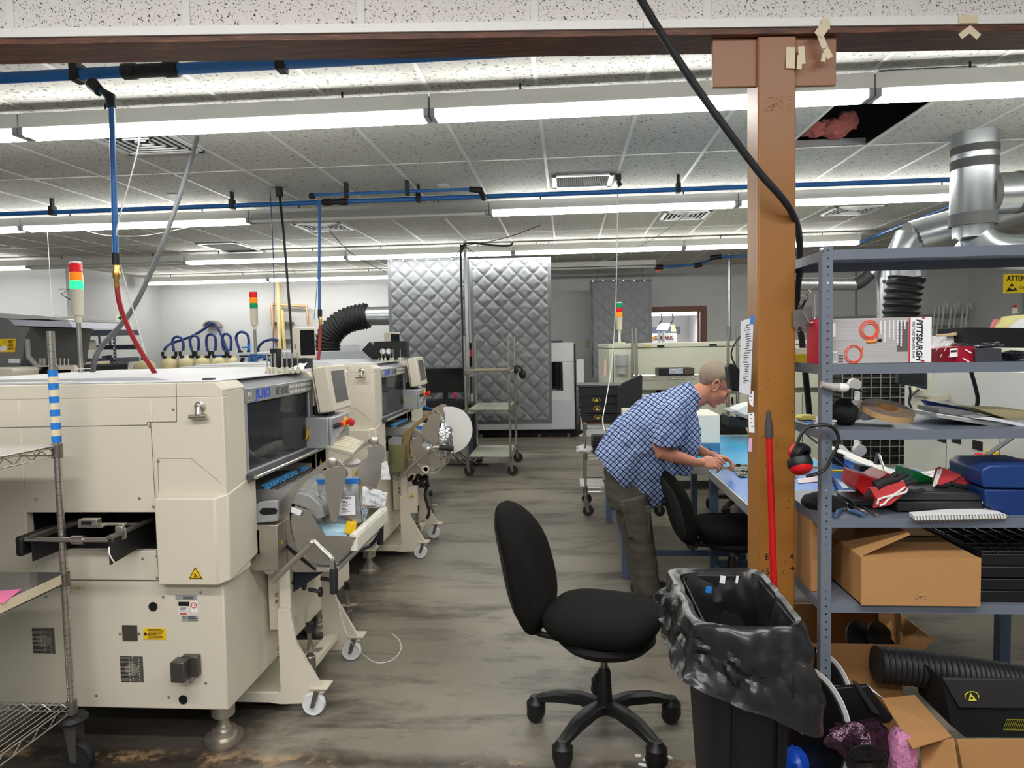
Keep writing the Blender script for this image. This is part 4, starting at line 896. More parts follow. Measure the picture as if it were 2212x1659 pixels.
sheet_thing('paper_sheet', 'white paper hanging from the far guide plate of the nearest trolley', 'paper', [(1345, 500), (1395, 480), (1425, 650), (1340, 650)], 3.43, PAPER, th=.001)
tag(MB().obox(P(*C1(1055, 1075), 2.99), (.03, .02, .05), rot('Y', 15)).obox(P(*C1(1085, 1080), 3.0), (.025, .03, .055), rot('Y', 15)).build('small_carton', [YELLOW, GREYP], None, .002), 'small yellow and grey carton in the reel bin', 'carton')
# keyboard on its tray, mouse below it
t = thing('keyboard', 'aged cream keyboard on the arm of the nearest machine', 'keyboard', (-1.10, 3.6, 1.06))
k0, k1, k2, k3 = P(*C1(845, 345), 3.5), P(*C1(1015, 258), 3.74), P(*C1(1185, 320), 3.68), P(*C1(1090, 402), 3.42)
k1.z = k0.z + .028; k2.z = k3.z + .02
nrm = (k1 - k0).cross(k3 - k0).normalized(); nrm = -nrm if nrm.z < 0 else nrm
MB().prism([k0, k1, k2, k3], nrm * -.022).build('case', CREAMD, t, .004)
mb = MB()
for r_ in range(5):
    for c_ in range(14):
        u, v = .06 + .88 * (c_ + .5) / 14, .14 + .74 * (r_ + .5) / 5
        p = k0.lerp(k3, u).lerp(k1.lerp(k2, u), v) + nrm * .003; ux = (k3 - k0).normalized(); uy = nrm.cross(ux)
        mb.obox(p, (.014, .012, .008), Matrix((ux, uy, nrm)).transposed())
mb.build('keycap', mat('keycap', (226, 220, 198), 0.5), t)
tag(MB().ball((P(*C1(1080, 495), 3.62)), (.045, .06, .022), 14).build('computer_mouse', WHITEP), 'white computer mouse on the tray under the keyboard', 'mouse')
MB().prism([P(*C1(*c), 3.62) for c in [(1020, 520), (1140, 520), (1140, 528), (1020, 528)]], (0, .1, 0)).build('mouse_tray', CREAMD, m1)
# bulldog clip on a magnet
def clip(px, py, Y, label):
    c = P(px, py, Y); t = thing('magnetic_clip', label, 'clip', tuple(c), 'magnetic bulldog clips on the machine ends')
    MB().lathe([(.021, 0), (.021, .008), (.012, .012)], c + Vector((0, 0, 0)), (0, -1, 0), 18).build('magnet', CHROME, t)
    MB().tube([c + Vector((-.012, -.016, .004)), c + Vector((0, -.022, .008)), c + Vector((.012, -.016, .004))], .004, 8).tube([c + Vector((0, -.014, .0)), c + Vector((0, -.02, -.03))], [.010, .014], 10).build('spring', CHROME, t)
    MB().cyl(c + Vector((-.036, -.02, -.038)), c + Vector((.032, -.018, -.036)), .009, 12).build('jaw', CHROME, t)
clip(433, 878, 2.619, 'magnetic bulldog clip on the end of the nearest machine')
clip(781, 802, 4.759, 'magnetic bulldog clip on the end of the second machine')
# steel support pins stored on the roof
for k, (px, top) in enumerate(((568, 772), (577, 773), (584, 768), (587, 771), (602, 767), (613, 768), (625, 766), (638, 767))):
    Yp = 3.35 + .02 * (k % 3); z0 = 1.478; bpt = PZ(px, 800, 1.5); x = (px - 1225) / F * Yp - .02
    t = thing('support_pin', 'thin steel support pin standing in a row on the roof of the nearest machine', 'pin', (x, Yp, z0), 'steel support pins on the machine roofs')
    MB().lathe([(.009, 0), (.009, .028), (.005, .03)], (x, Yp, z0), n=12).build('foot', CREAMD, t)
    MB().cyl((x, Yp, z0 + .03), (x, Yp, z0 + .1), .0035, 8).build('rod', CHROME, t)
    if k in (0, 2, 4, 5, 7): r = dup(t, Vector((x, Yp + 2.14, z0)), 'thin steel support pin standing in a row on the roof of the second machine')
tag(MB().box(-1.50, -1.34, 3.42, 3.50, 1.478, 1.486).build('pin_tray', STEEL), 'flat steel tray on the roof of the nearest machine behind the pins', 'tray')
tag(MB().grid(lambda u, v: Vector((-1.42 + .08 * u, 3.5 + .08 * v, 1.485 + .035 * abs(noise.noise(Vector((u * 3, v * 3, 1)))) + .03 * u * v)), 8, 8).build('crumpled_paper', PAPER), 'crumpled white paper on the machine roof beside the touch screen', 'paper')
tag(MB().obox(P(447, 823, 2.78) + Vector((0, 0, .006)), (.028, .02, .012)).obox(P(458, 823, 2.78) + Vector((0, 0, .006)), (.02, .02, .012)).build('toggle_switch', BLACK), 'small black toggle switch on the front corner of the machine roof', 'switch')
# loose wire from the trolley handle to the floor
tag(MB().tube(smooth_path([P(721, 1285, 2.80), P(730, 1300, 2.85), P(742, 1350, 2.9), P(758, 1385, 2.98), PZ(775, 1405, .03), PZ(800, 1426, .006), PZ(822, 1432, .004), PZ(850, 1424, .004), PZ(866, 1402, .004), PZ(862, 1382, .02), PZ(848, 1370, .04)]), .0022, 8).build('loose_wire', WHITEP), 'loose white wire curling on the floor beside the nearest trolley', 'wire')

# ---------------------------------------------------------------- second feeder trolley
tr2 = trolley_base(2.266, 'second feeder trolley, with a foil bag and a white reel in its bin', 'wheeled feeder trolleys')
C3 = crop(820, 720, 3.32)
def pl(name, pts, Y, parent, m_=STEEL, th=.004, bev=0): return plate2d(name, [C3(*p) for p in pts], Y, parent, th, m_, bev)
y1, y2_ = 5.17, 5.62
MB().prism([P(*C3(*p), 5.10) for p in [(60, 805), (180, 800), (180, 995), (90, 998), (90, 945), (62, 940)]], (0, .1, 0)).build('steel_box', mat('olive_reflection_steel', (150, 150, 110), 0.35, 0.8), tr2, .002)  # brass-green reflection on the box is put into its steel colour
pl('cast_bracket', [(62, 760), (95, 740), (155, 745), (155, 800), (62, 808)], 5.13, tr2, GREYP, .02)
pl('pivot_arm', [(150, 742), (175, 715), (330, 585), (365, 555), (400, 548), (430, 575), (440, 600), (425, 620), (415, 590), (385, 575), (300, 640), (240, 700), (212, 775), (215, 850), (240, 910), (195, 900), (185, 800), (155, 800)], y1, tr2, mat('warm_steel', (176, 152, 112), 0.35, 0.85))
pl('guide_plate', [(345, 590), (405, 570), (440, 600), (430, 650), (412, 790), (395, 800), (330, 760), (302, 720), (300, 680), (315, 650), (345, 640)], y1 - .012, tr2)
pl('pivot_pin', [(370, 560), (380, 548), (395, 552), (392, 568), (378, 574)], y1 - .018, tr2, STEEL, .01)
rb2 = pl('reel_bin', [(215, 760), (300, 750), (330, 860), (475, 860), (470, 900), (440, 950), (390, 980), (340, 980), (280, 950), (235, 900), (215, 830)], y1 + .02, tr2)
pl('far_arm', [(400, 530), (450, 505), (480, 515), (510, 560), (505, 600), (480, 570), (440, 560)], y2_, tr2, STEEL)
pl('far_arm', [(380, 540), (420, 520), (450, 530), (470, 580), (465, 640), (450, 600), (420, 560)], y1 + .2, tr2, STEEL)
a2 = [P(*C3(*p), y1) for p in [(215, 800), (225, 870), (260, 935), (320, 980), (390, 985), (445, 950), (478, 895)]]
MB().grid(lambda u, v: a2[min(int(u * 6), 5)].lerp(a2[min(int(u * 6), 5) + 1], u * 6 - min(int(u * 6), 5)) + Vector((0, .45 * v, 0)), 24, 2).build('curved_sheet', STEEL, rb2)
pl('side_frame', [(190, 905), (240, 915), (330, 985), (400, 990), (395, 1005), (210, 1005), (190, 990)], y1 + .03, tr2, STEEL)
MB().bar(P(*C3(320, 1000), 5.17), P(*C3(400, 997), 5.17), .02, .02).bar(P(*C3(400, 997), 5.17), P(*C3(508, 885), 5.7), .02, .02).build('front_rail', ALU, tr2)
ha2 = MB().tube(smooth_path([P(*C3(140, 1040), 5.05), P(*C3(270, 915), 5.05), P(*C3(370, 830), 5.05), P(*C3(400, 818), 5.05), P(*C3(430, 820), 5.05)]), .013, 12).build('handle_arm', STEEL, tr2)
MB().cyl(P(*C3(428, 820), 5.05), P(*C3(530, 826), 5.05), .019, 14).build('grip', RUBBER, ha2)
MB().cyl(P(*C3(555, 725), 5.75), P(*C3(632, 735), 5.75), .019, 14).build('grip', RUBBER, tr2)
MB().lathe([(.028, 0), (.028, .02), (.018, .02), (.018, .0)], P(*C3(333, 972), 5.14), (0, -1, 0), 18).build('roller', WHITEP, tr2)
mb = MB()
random.seed(5)
for k in range(16):
    p = P(*C3(random.uniform(225, 330), random.uniform(1020, 1090)), 5.3 + random.uniform(-.05, .1)); mb.cyl(p, p + Vector((random.uniform(-.03, .03), -.02, random.uniform(-.03, .0))), .014, 8)
mb.build('air_coupler', BLACK, tr2)
MB().tube(smooth_path([P(*C3(330, 1035), 5.35), P(*C3(345, 1080), 5.35), P(*C3(325, 1150), 5.35), P(*C3(340, 1220), 5.35), P(*C3(355, 1280), 5.35), P(*C3(340, 1330), 5.35)]), .012, 8).tube(smooth_path([P(*C3(250, 1090), 5.3), P(*C3(262, 1150), 5.3), P(*C3(252, 1230), 5.3), P(*C3(240, 1280), 5.3)]), .008, 8).build('cable', RUBBER, tr2)
tri_sign(FACE(P(*C3(230, 1165), 5.22)), .03).build('warning_sign', [YELLOW, INK], tr2)
MB().prism([P(*C3(*p), 5.23) for p in [(205, 1100), (270, 1095), (270, 1290), (205, 1290)]], (0, .05, 0)).build('side_panel', CREAM, tr2)
f2 = dup(f0, f0.location + Vector((0, 2.26, 0)), 'tape feeder in the row on the second machine', 'tape feeders clamped in a row on the second machine')
for k in range(1, 14): dup(f2, f2.location + Vector((0, .0325 * k, 0)))
# reel and foil bag in the second bin
c = P(*C3(500, 695), 5.6); t = thing('component_reel', 'white component reel in the bin of the second trolley', 'reel', tuple(c))
MB().lathe([(.02, -.006), (.19, -.006), (.19, -.003), (.02, -.003)], c, (0.35, -1, 0), 40, cap=False).build('flange', WHITEP, t); MB().lathe([(.03, -.012), (.03, .0)], c, (.35, -1, 0), 16).build('hub', GREYP, t)
FOIL = mat('crinkled_foil', (225, 228, 232), 0.15, 1.0, bump=0.9, bscale=28)
def crumple(name, label, cat, c, r, m_, seed=1, amp=.35, n=22, fr=3.0):
    mb = MB().ball(c, r, n); c = Vector(c); R_ = Vector(r) if not isinstance(r, (int, float)) else Vector((r, r, r))
    for i, v in enumerate(mb.v):
        d = v - c; k = noise.noise(Vector((d.x / R_.x * fr * .5 + seed, d.y / R_.y * fr * .5, d.z / R_.z * fr * .5 + seed))) + .5 * noise.noise(Vector((d.x / R_.x * fr + seed, d.y / R_.y * fr, d.z / R_.z * fr)))
        mb.v[i] = c + d * (1 + amp * k)
    return tag(mb.build(name, m_, angle=25), label, cat)
crumple('foil_bag', 'crinkled silver foil bag in the bin of the second trolley', 'bag', P(*C3(455, 790), 5.2), (.075, .04, .15), FOIL, 3, .35)
crumple('foil_bag', 'clear film scrap bunched at the bottom of the second trolley bin', 'bag', P(*C3(360, 820), 5.22), (.07, .04, .06), mat('clear_film', (190, 192, 196), 0.15, 0.3), 5, .4)
tag(MB().obox(P(*C3(288, 685), 5.3), (.05, .02, .04)).build('blue_tab', BLUE), 'small blue tab clipped behind the guide plate of the second trolley', 'tab')
# coupler rack with gauges on the second machine's roof
t = thing('gauge_block', 'black pressure gauge block on the roof of the second machine', 'gauge', (-1.66, 5.9, 1.478))
c = P(838, 755, 5.95); MB().obox(c + Vector((0.02, .05, 0)), (.28, .1, .14)).obox(c + Vector((-.16, .05, 0)), (.10, .08, .10), rot('Y', 45)).build('body', BLACK, t, .004)
for px in (828, 841):
    g = P(px, 762 - 3, 5.94); MB().lathe([(.026, 0), (.026, .02), (.022, .02)], g, (0, -1, 0), 18).build('gauge', CHROME, t); MB().lathe([(.021, .02), (.021, .0212)], g, (0, -1, 0), 18).build('dial', PAPER, t)
# ================================================================ WIRE CARTS
def truss(mb, p, q, dz=.032, n=12, r=.0032, r2=.0022):
    p, q = Vector(p), Vector(q); d = Vector((0, 0, -dz)); mb.cyl(p, q, r, 6).cyl(p + d, q + d, r, 6)
    pts = []
    for k in range(n + 1): pts.append(p.lerp(q, k / n) + (d if k % 2 else Vector((0, 0, 0))))
    mb.tube(pts, r2, 5)
def post(parent, x, y, z0, z1, r=.0127):
    mb = MB(); z = z0; prof = []
    while z < z1:
        prof += [(r, z), (r, min(z1, z + .0225)), (r * .82, min(z1, z + .0235)), (r * .82, min(z1, z + .025))]; z += .0254
    mb.lathe(prof, (x, y, 0), n=12); return mb.build('post', CHROME, parent)
def caster(parent, x, y, top, rw=.055, wd=.028, dx=.02, ring=True):
    c = MB().box(x - .022, x + .022, y - .022, y + .022, top - .02, top).prism([(x - .02, y - .024, top - .02), (x + .025, y - .024, top - .02), (x + dx + .012, y - .024, rw - .012), (x + dx - .012, y - .024, rw - .012)], (0, .005, 0)).prism([(x - .02, y + .019, top - .02), (x + .025, y + .019, top - .02), (x + dx + .012, y + .019, rw - .012), (x + dx - .012, y + .019, rw - .012)], (0, .005, 0)).build('caster', STEELD, parent)
    MB().lathe([(.012, -wd * .6), (.02, -wd * .6), (rw * .75, -wd * .4), (rw * .93, -wd * .5), (rw, -wd * .25), (rw, wd * .25), (rw * .93, wd * .5), (rw * .75, wd * .4), (.02, wd * .6), (.012, wd * .6)], (x + dx, y, rw), (0, 1, 0), 24).build('wheel', RUBBER, c)
    if ring: MB().lathe([(.016, -.012), (.045, -.012), (.055, 0), (.045, .014), (.016, .014)], (x, y, top + .012), n=22).build('bumper', RUBBER, c)
def wire_shelf(parent, x0, x1, y0, y1, z, wires='y', deck=None, deckm=None, sp=.026, frame_=True):
    mb = MB()
    truss(mb, (x0, y0, z), (x1, y0, z), n=int((x1 - x0) / .04)); truss(mb, (x0, y1, z), (x1, y1, z), n=int((x1 - x0) / .04))
    truss(mb, (x0, y0, z), (x0, y1, z), n=int((y1 - y0) / .04)); truss(mb, (x1, y0, z), (x1, y1, z), n=int((y1 - y0) / .04))
    sh = mb.build('shelf_frame', CHROME, parent)
    mb = MB()
    if wires == 'y':
        n = int((x1 - x0) / sp)
        for k in range(n): mb.cyl((x0 + (x1 - x0) * (k + .5) / n, y0, z + .003), (x0 + (x1 - x0) * (k + .5) / n, y1, z + .003), .0022, 5)
    else:
        n = int((y1 - y0) / sp)
        for k in range(n): mb.cyl((x0, y0 + (y1 - y0) * (k + .5) / n, z + .003), (x1, y0 + (y1 - y0) * (k + .5) / n, z + .003), .0022, 5)
    mb.build('wire_deck', CHROME, sh)
    for x in (x0, x1):
        for y in (y0, y1): MB().cyl((x, y, z - .04), (x, y, z + .012), .019, 12).build('collar', STEELD, sh)
    return sh
# foreground cart at the left edge
X1, Y1 = -1.895, 2.48; X0, Y0 = -2.50, 1.57
t = thing('wire_cart', 'chrome wire cart at the left edge, blue striped tape round its post', 'cart', ((X0 + X1) / 2, 2.0, 0))
for x in (X0, X1):
    for y in (Y0, Y1): post(t, x, y, .235, 1.68, .0135); caster(t, x, y, .20, .062, .036, .012)
wire_shelf(t, X0, X1, Y0, Y1, .27, 'y')
for z in (.765, 1.25): wire_shelf(t, X0, X1, Y0, Y1, z, 'x')
mb = MB()
for k in range(11):
    z = 1.268 + .0245 * k; mb.use(k % 2).lathe([(.0165, z), (.0165, z + .0245)], (X1, Y1, 0), n=16)
mb.use(0); mb.build('tape_sleeve', [BLUETAPE, MASK], t, label='sleeve of blue and cream tape stripes')
FILM = mat('clear_shelf_film', (214, 212, 206), 0.12, 0.0, bump=0.25, bscale=14, coat=0.4)
FILMS = mat('glossy_shelf_film', (150, 148, 146), 0.08, 0.6, bump=0.35, bscale=9)
def film(z, name, label, m_, drop=.03):
    mb = MB(); mb.box(X0 - .005, X1 + .006, Y0 - .005, Y1 + .006, z + .006, z + .010)
    mb.box(X1 + .004, X1 + .008, Y0, Y1 - .02, z - drop, z + .01).box(X0, X1 - .02, Y1 + .003, Y1 + .007, z - drop, z + .01)
    return tag(mb.build(name, m_, None, .002), label, 'shelf cover')
film(1.25, 'shelf_cover', 'milky plastic film wrapped over the top shelf of the left cart', FILM, -.006)
film(.765, 'shelf_cover', 'glossy film over the middle shelf of the left cart', FILMS, -.008)
tag(MB().box(X1 + .009, X1 + .011, Y0, Y1 - .03, .742, .776).build('shelf_edge_tape', MASK), 'cream tape along the edge of the middle shelf of the left cart', 'tape')
tag(MB().obox(PZ(8, 1290, .778) + Vector((-.02, 0, .0005)), (.09, .13, .003), rot('Z', 18)).build('note_paper', mat('pink_paper', (250, 130, 180), 0.7)), 'pink note lying on the middle shelf of the left cart', 'note')
# cart in the middle of the room
cx0, cx1, cy0, cy1 = -1.235, -.705, 8.52, 9.62
cy1 = 9.50
t = thing('wire_cart', 'tall chrome wire cart with three lined shelves in front of the quilted curtain', 'cart', ((cx0 + cx1) / 2, 9.0, 0))
for x in (cx0, cx1):
    for y in (cy0, cy1): post(t, x, y, .15, 1.70, .016); caster(t, x, y, .17, .065, .036, .02, False)
LINER = mat('translucent_shelf_liner', (186, 190, 172), 0.35)
for z in (.225, .80, 1.27):
    s_ = wire_shelf(t, cx0, cx1, cy0, cy1, z, 'x', sp=.09)
    mb = MB().box(cx0 + .02, cx1 - .02, cy0 + .02, cy1 - .02, z + .006, z + .010)
    if z == .80:
        mb.use(1)
        for k in range(1, 5): x = cx0 + (cx1 - cx0) * k / 5; mb.box(x - .002, x + .002, cy0 + .03, cy1 - .03, z + .01, z + .0105)
    mb.build('shelf_liner', [LINER, mat('liner_crease', (140, 144, 128), 0.5)] if z != 1.27 else [mat('brown_shelf_liner', (120, 108, 84), 0.5)], s_)
t = thing('ear_muffs', 'black ear muffs hung on the rear post of the tall wire cart', 'ear muffs', tuple(P(1122, 803, 9.45)))
c = P(1122, 800, 9.40)
MB().tube(smooth_path([c + Vector((-.07, .02, .02)), c + Vector((-.04, -.03, .06)), c + Vector((.03, -.03, .03)), c + Vector((.05, 0, -.02))]), .012, 8).build('headband', BLACK, t)
MB().ball(c + Vector((.04, 0, -.05)), (.05, .05, .065), 14).build('ear_cup', BLACK, t); MB().ball(c + Vector((-.05, .02, .0)), (.035, .05, .045), 14).build('ear_cup', BLACK, t)

# ================================================================ QUILTED CURTAINS
m = mat('grey_quilted_vinyl', (132, 134, 138), 0.7, spec=.3); CURT = m
CURTE = mat('grey_curtain_hem', (112, 114, 118), 0.5)
STITCH = mat('quilt_stitch', (84, 86, 92), 0.6)
def curtain(name_label, px0, px1, pyt, pyb, Y, cell, seed, flare=0.0):
    a, b = P(px0, pyt, Y), P(px1, pyt, Y); zb = P((px0 + px1) / 2, pyb, Y).z; W_, H_ = b.x - a.x, a.z - zb
    t = thing('quilted_curtain', name_label, 'curtain', ((a.x + b.x) / 2, Y, zb), 'grey quilted sound curtains hung from the ceiling')
    nx, nz = max(24, int(W_ / cell * 17)), max(40, int(H_ / cell * 17)); hem = .045
    def fn(u, v):
        x = a.x + W_ * u; z = a.z - H_ * v; d = .02 * math.sin(u * 5 + seed) * v + .012 * noise.noise(Vector((u * 3, v * 6, seed)))
        if hem < u * W_ < W_ - hem and .02 < v * H_ < H_ - .05:
            p, q = (x - z) / cell, (x + z) / cell
            s_ = min(abs(p - round(p)), abs(q - round(q))) * 2; d -= .030 * (1 - (1 - s_) ** 5) * 1.0 + .006 * noise.noise(Vector((x * 16, z * 16, seed)))
        x += flare * v * (u - .5)
        return Vector((x, Y + d, z))
    mb = MB().grid(fn, nx, nz); mb.grid(lambda u, v: fn(u, v) * 1 + Vector((0, .03, 0)), 4, 4)
    mb.build('quilt', CURT, t, angle=80)
    mb = MB()
    for u0, u1 in ((0, hem / W_), (1 - hem / W_, 1)): mb.grid(lambda u, v: fn(u0 + (u1 - u0) * u, v) + Vector((0, -.006, 0)), 2, 40)
    mb.grid(lambda u, v: fn(u, .035 / H_ * v) + Vector((0, -.007, 0)), 20, 2).grid(lambda u, v: fn(u, 1 - .05 / H_ * v) + Vector((0, -.007, 0)), 20, 2)
    mb.build('hem', CURTE, t)
    k = 0
    while k * .18 < W_ - .05:
        p = fn((.06 + k * .18) / W_, .018 / H_); MB().lathe([(.012, 0), (.012, .004), (.006, .004)], p + Vector((0, -.01, 0)), (0, -1, 0), 10).build('grommet', CHROME, t); k += 1
    for u in (.12, .88):
        p = fn(u, 0.01); MB().cyl(p, p + Vector((.06 if u < .5 else -.06, 0, ZC - p.z)), .003, 6).build('hanging_wire', BLACK, t)
    return t
curtain('left one of the two large grey quilted curtains', 836, 1009, 561, 960, 10.35, .235, 1)
curtain('right one of the two large grey quilted curtains, behind the tall wire cart', 1013, 1190, 560, 916, 10.2, .235, 4, -.05)
curtain('small grey quilted curtain near the doorway in the back wall', 1273, 1407, 606, 822, 12.7, .235, 7)
# pole with cables between the two large curtains
t = thing('cable_pole', 'steel pole with black cables rising between the two large curtains', 'pole', tuple(PZ(1008, 985, 0)))
c = P(1005, 536, 9.85); MB().box(c.x - .02, c.x + .02, 9.83, 9.87, 0, ZC - .005).build('pole', GALV, t)
MB().tube(smooth_path([c + Vector((-.05, -.04, -2.4)), c + Vector((-.06, -.04, -.2)), c + Vector((-.03, -.04, .02)), c + Vector((.1, -.04, .06)), c + Vector((.4, -.04, .02)), c + Vector((.62, -.04, .01)), c + Vector((.66, -.02, .05))]), .014, 8).build('cable', RUBBER, t)
mb = MB()
for k, (px, py) in enumerate(((965, 552), (975, 556), (985, 552), (1035, 555), (1050, 550), (1190, 478))):
    e = P(px, py, 9.9 if k < 5 else 8.6); mb.tube(smooth_path([c + Vector((0, -.03, .03)), c.lerp(e, .5) + Vector((0, 0, -.03)), e]), .005, 5)
mb.build('thin_cord', RUBBER, t)

# ================================================================ PC DESK beside the cart
t = thing('computer_desk', 'dark topped desk on a blue grey frame behind the tall wire cart', 'desk', (-1.75, 9.65, 0))
MB().box(-2.2, -1.255, 9.2, 9.79, .695, .735).build('desktop', [mat('green_grey_mat', (62, 78, 76), 0.5)], t, .003)
MB().box(-2.2, -1.25, 9.185, 9.2, .69, .74).box(-1.255, -1.24, 9.2, 9.79, .69, .74).build('edge_strip', ALU, t)
for x in (-1.30, -2.15):
    for y in (9.25, 9.74): MB().box(x - .03, x + .03, y - .03, y + .03, 0, .695).build('leg', NAVY, t)
MB().box(-2.15, -1.3, 9.74, 9.77, .30, .40).build('stretcher', NAVY, t)
t = thing('computer_monitor', 'black computer monitor on the desk left of the tall wire cart', 'monitor', (-1.62, 9.5, .735))
a, b = P(918, 796, 9.5), P(1003, 848, 9.5); MB().box(a.x, b.x, 9.5, 9.53, b.z, a.z).build('casing', BLACK, t, .004); MB().box(a.x + .012, b.x - .012, 9.497, 9.5, b.z + .016, a.z - .012).build('screen', SCREEN, t)
mx = (a.x + b.x) / 2; MB().box(mx - .035, mx + .035, 9.53, 9.56, .76, b.z + .1).build('neck', BLACK, t); MB().lathe([(.14, 0), (.14, .01), (.04, .02)], (mx, 9.55, .855), n=22, sy=.7).build('foot', BLACK, t)
tag(MB().box(-1.98, -1.40, 9.38, 9.72, .736, .855).lathe([(.02, 0), (.02, .004)], (-1.66, 9.38, .79), (0, -1, 0), 14).build('desktop_computer', BLACK, None, .004), 'flat black desktop computer under the monitor', 'computer')
tag(MB().box(-1.38, -1.27, 9.5, 9.8, .736, .80).build('black_case', BLACK, None, .004), 'small black case on the desk end behind the cart post', 'case')
tag(MB().ball(P(982, 854, 9.45), (.03, .03, .045), 10).build('pink_toy', mat('pink_plastic', (225, 30, 110), 0.5)), 'small pink object under the right end of the monitor', 'ornament')
mb = MB(); random.seed(11)
for k in range(12):
    x = -2.0 + .055 * k; pts = [(x, 9.6, .69)]
    for j in range(5): pts.append((x + random.uniform(-.15, .15), 9.55 + random.uniform(-.1, .15), .55 - .1 * j + random.uniform(-.05, .05)))
    pts.append((x + .2, 9.3, .02)); pts.append((x + .35, 9.2, .02)); mb.tube(smooth_path(pts, 4), .006, 5)
o = tag(mb.build('cable_tangle', RUBBER), 'tangle of black cables hanging under the computer desk', 'cables'); o['kind'] = 'stuff'
mb = MB()
for k in range(4):
    y = 9.30 + .04 * k; mb.tube(smooth_path([(-2.05 + .05 * k, y, .745), (-1.95, y + .03, .77 + .02 * k), (-1.85, y + .02, .76), (-1.80 + .03 * k, y + .06, .745)]), .008, 6)
tag(mb.build('blue_cable', BLUE), 'loop of blue and grey cables on the desk left of the computer', 'cable')
tag(MB().box(-1.63, -1.50, 9.21, 9.25, .736, .742).build('paper_slip', PAPER), 'white slip on the front edge of the computer desk', 'paper')

# ================================================================ MACHINES BY THE BACK WALL
# white enclosed machine
t = thing('white_machine', 'white enclosed machine behind the right quilted curtain', 'machine', (-.6, 12.6, 0))
a, b = P(1095, 742, 12.0), P(1243, 925, 12.0); bz = .10
MB().box(-1.75, b.x, 12.0, 13.2, .13, .62).build('base', mat('light_grey_enamel', (206, 208, 214), 0.3), t, .01)
zt = P(1180, 741, 12.0).z; zm = P(1180, 862, 12.0).z
wx0, wx1 = P(1095, 800, 12).x, P(1215, 800, 12).x; wz0, wz1 = P(1150, 846, 12).z, P(1150, 783, 12).z
mb = MB().box(-1.75, b.x, 12.02, 13.2, wz1, zt).box(-1.75, b.x, 12.02, 13.2, .62, wz0).box(wx1, b.x, 12.02, 13.2, wz0, wz1).box(-1.75, wx0 - .3, 12.02, 13.2, wz0, wz1).box(wx0 - .3, wx1, 12.6, 13.2, wz0, wz1)
mb.build('cabinet', WHITEM, t, .012)
MB().box(wx0 - .3, wx1, 12.58, 12.6, wz0, wz1).box(wx1 - .03, wx1, 12.02, 12.04, wz0, wz1).box(wx1 - .09, wx1 - .07, 12.02, 12.04, wz0, wz1).build('window', SCREEN, t)
MB().box(wx0 - .02, wx0 + .10, 12.1, 12.14, wz0 + .02, wz1 - .06).build('inner_bar', GREYP, t)
MB().box(b.x, b.x + .02, 11.99, 13.1, .12, zt - .02).build('edge_gap', BLACKM, t)
MB().box(-1.7, b.x - .2, 12.1, 13.0, zt, zt + .04).build('roof_panel', DARKMETAL, t, .01)
MB().box(-1.8, b.x + .02, 12.05, 13.1, 0.02, .13).build('plinth', BLACKM, t)
for k in range(4): MB().cyl((-1.5 + .5 * k, 12.03, 0), (-1.5 + .5 * k, 12.03, .06), .03, 10).build('foot', STEELD, t)
for px in (1010,):
    for py0, py1, m_ in ((560, 740, WHITEM), (742, 792, BLACK), (795, 812, WHITEM), (815, 850, DARKMETAL), (880, 890, WHITEM)):
        p, q = P(1004, py0, 11.9), P(1020, py1, 11.9); MB().box(p.x, q.x, 11.9, 12.0, q.z, p.z).build('control_column', m_, t)
p = P(1014, 762, 11.88); mb = MB(); mb.box(p.x - .03, p.x + .03, 11.885, 11.89, p.z - .06, p.z + .06); mb.build('red_display', mat('red_led_panel', (190, 50, 40), 0.4, emit=.4), t)
# low white unit to its right
t = thing('white_unit', 'low white machine section with a small raised door, right of the white machine', 'machine', (.55, 12.6, 0))
a, b = P(1252, 842, 12.1), P(1335, 960, 12.1)
MB().box(a.x, b.x + .3, 12.1, 13.1, .1, P(1290, 842, 12.1).z).build('cabinet', WHITEM, t, .01)
p, q = P(1245, 776, 11.9), P(1262, 841, 11.9); MB().box(p.x, q.x, 11.9, 12.3, q.z, p.z).build('raised_door', WHITEM, t, .008)
p, q = P(1265, 853, 12.1), P(1302, 875, 12.1); MB().box(p.x, q.x, 12.094, 12.1, q.z, p.z).build('access_panel', mat('warm_white', (232, 232, 230), 0.4), t, .003)
p = P(1273, 847, 12.08); MB().lathe([(.03, 0), (.03, .02), (.045, .025), (.04, .05)], p, (0, -1, 0), 16).build('emergency_stop', RED, t)
p, q = P(1262, 828, 12.15), P(1300, 836, 12.15); MB().box(p.x, q.x + .25, 12.12, 12.9, q.z, p.z).build('conveyor_rail', GREYP, t)
MB().box(b.x - .1, b.x + .3, 12.15, 13, 0, .1).build('plinth', BLACKM, t)
MB().prism([P(1251, 940, 12.05), P(1310, 905, 12.05), P(1310, 950, 12.05), P(1253, 995 - 25, 12.05)], (0, .03, 0)).build('skirt_panel', WHITEM, t)
tag(MB().obox(P(1272, 741, 13.86), (.10, .05, .14)).build('wall_box', mat('beige_box', (196, 180, 130), 0.5), None, .004), 'small beige box on the back wall beside the small quilted curtain', 'box')

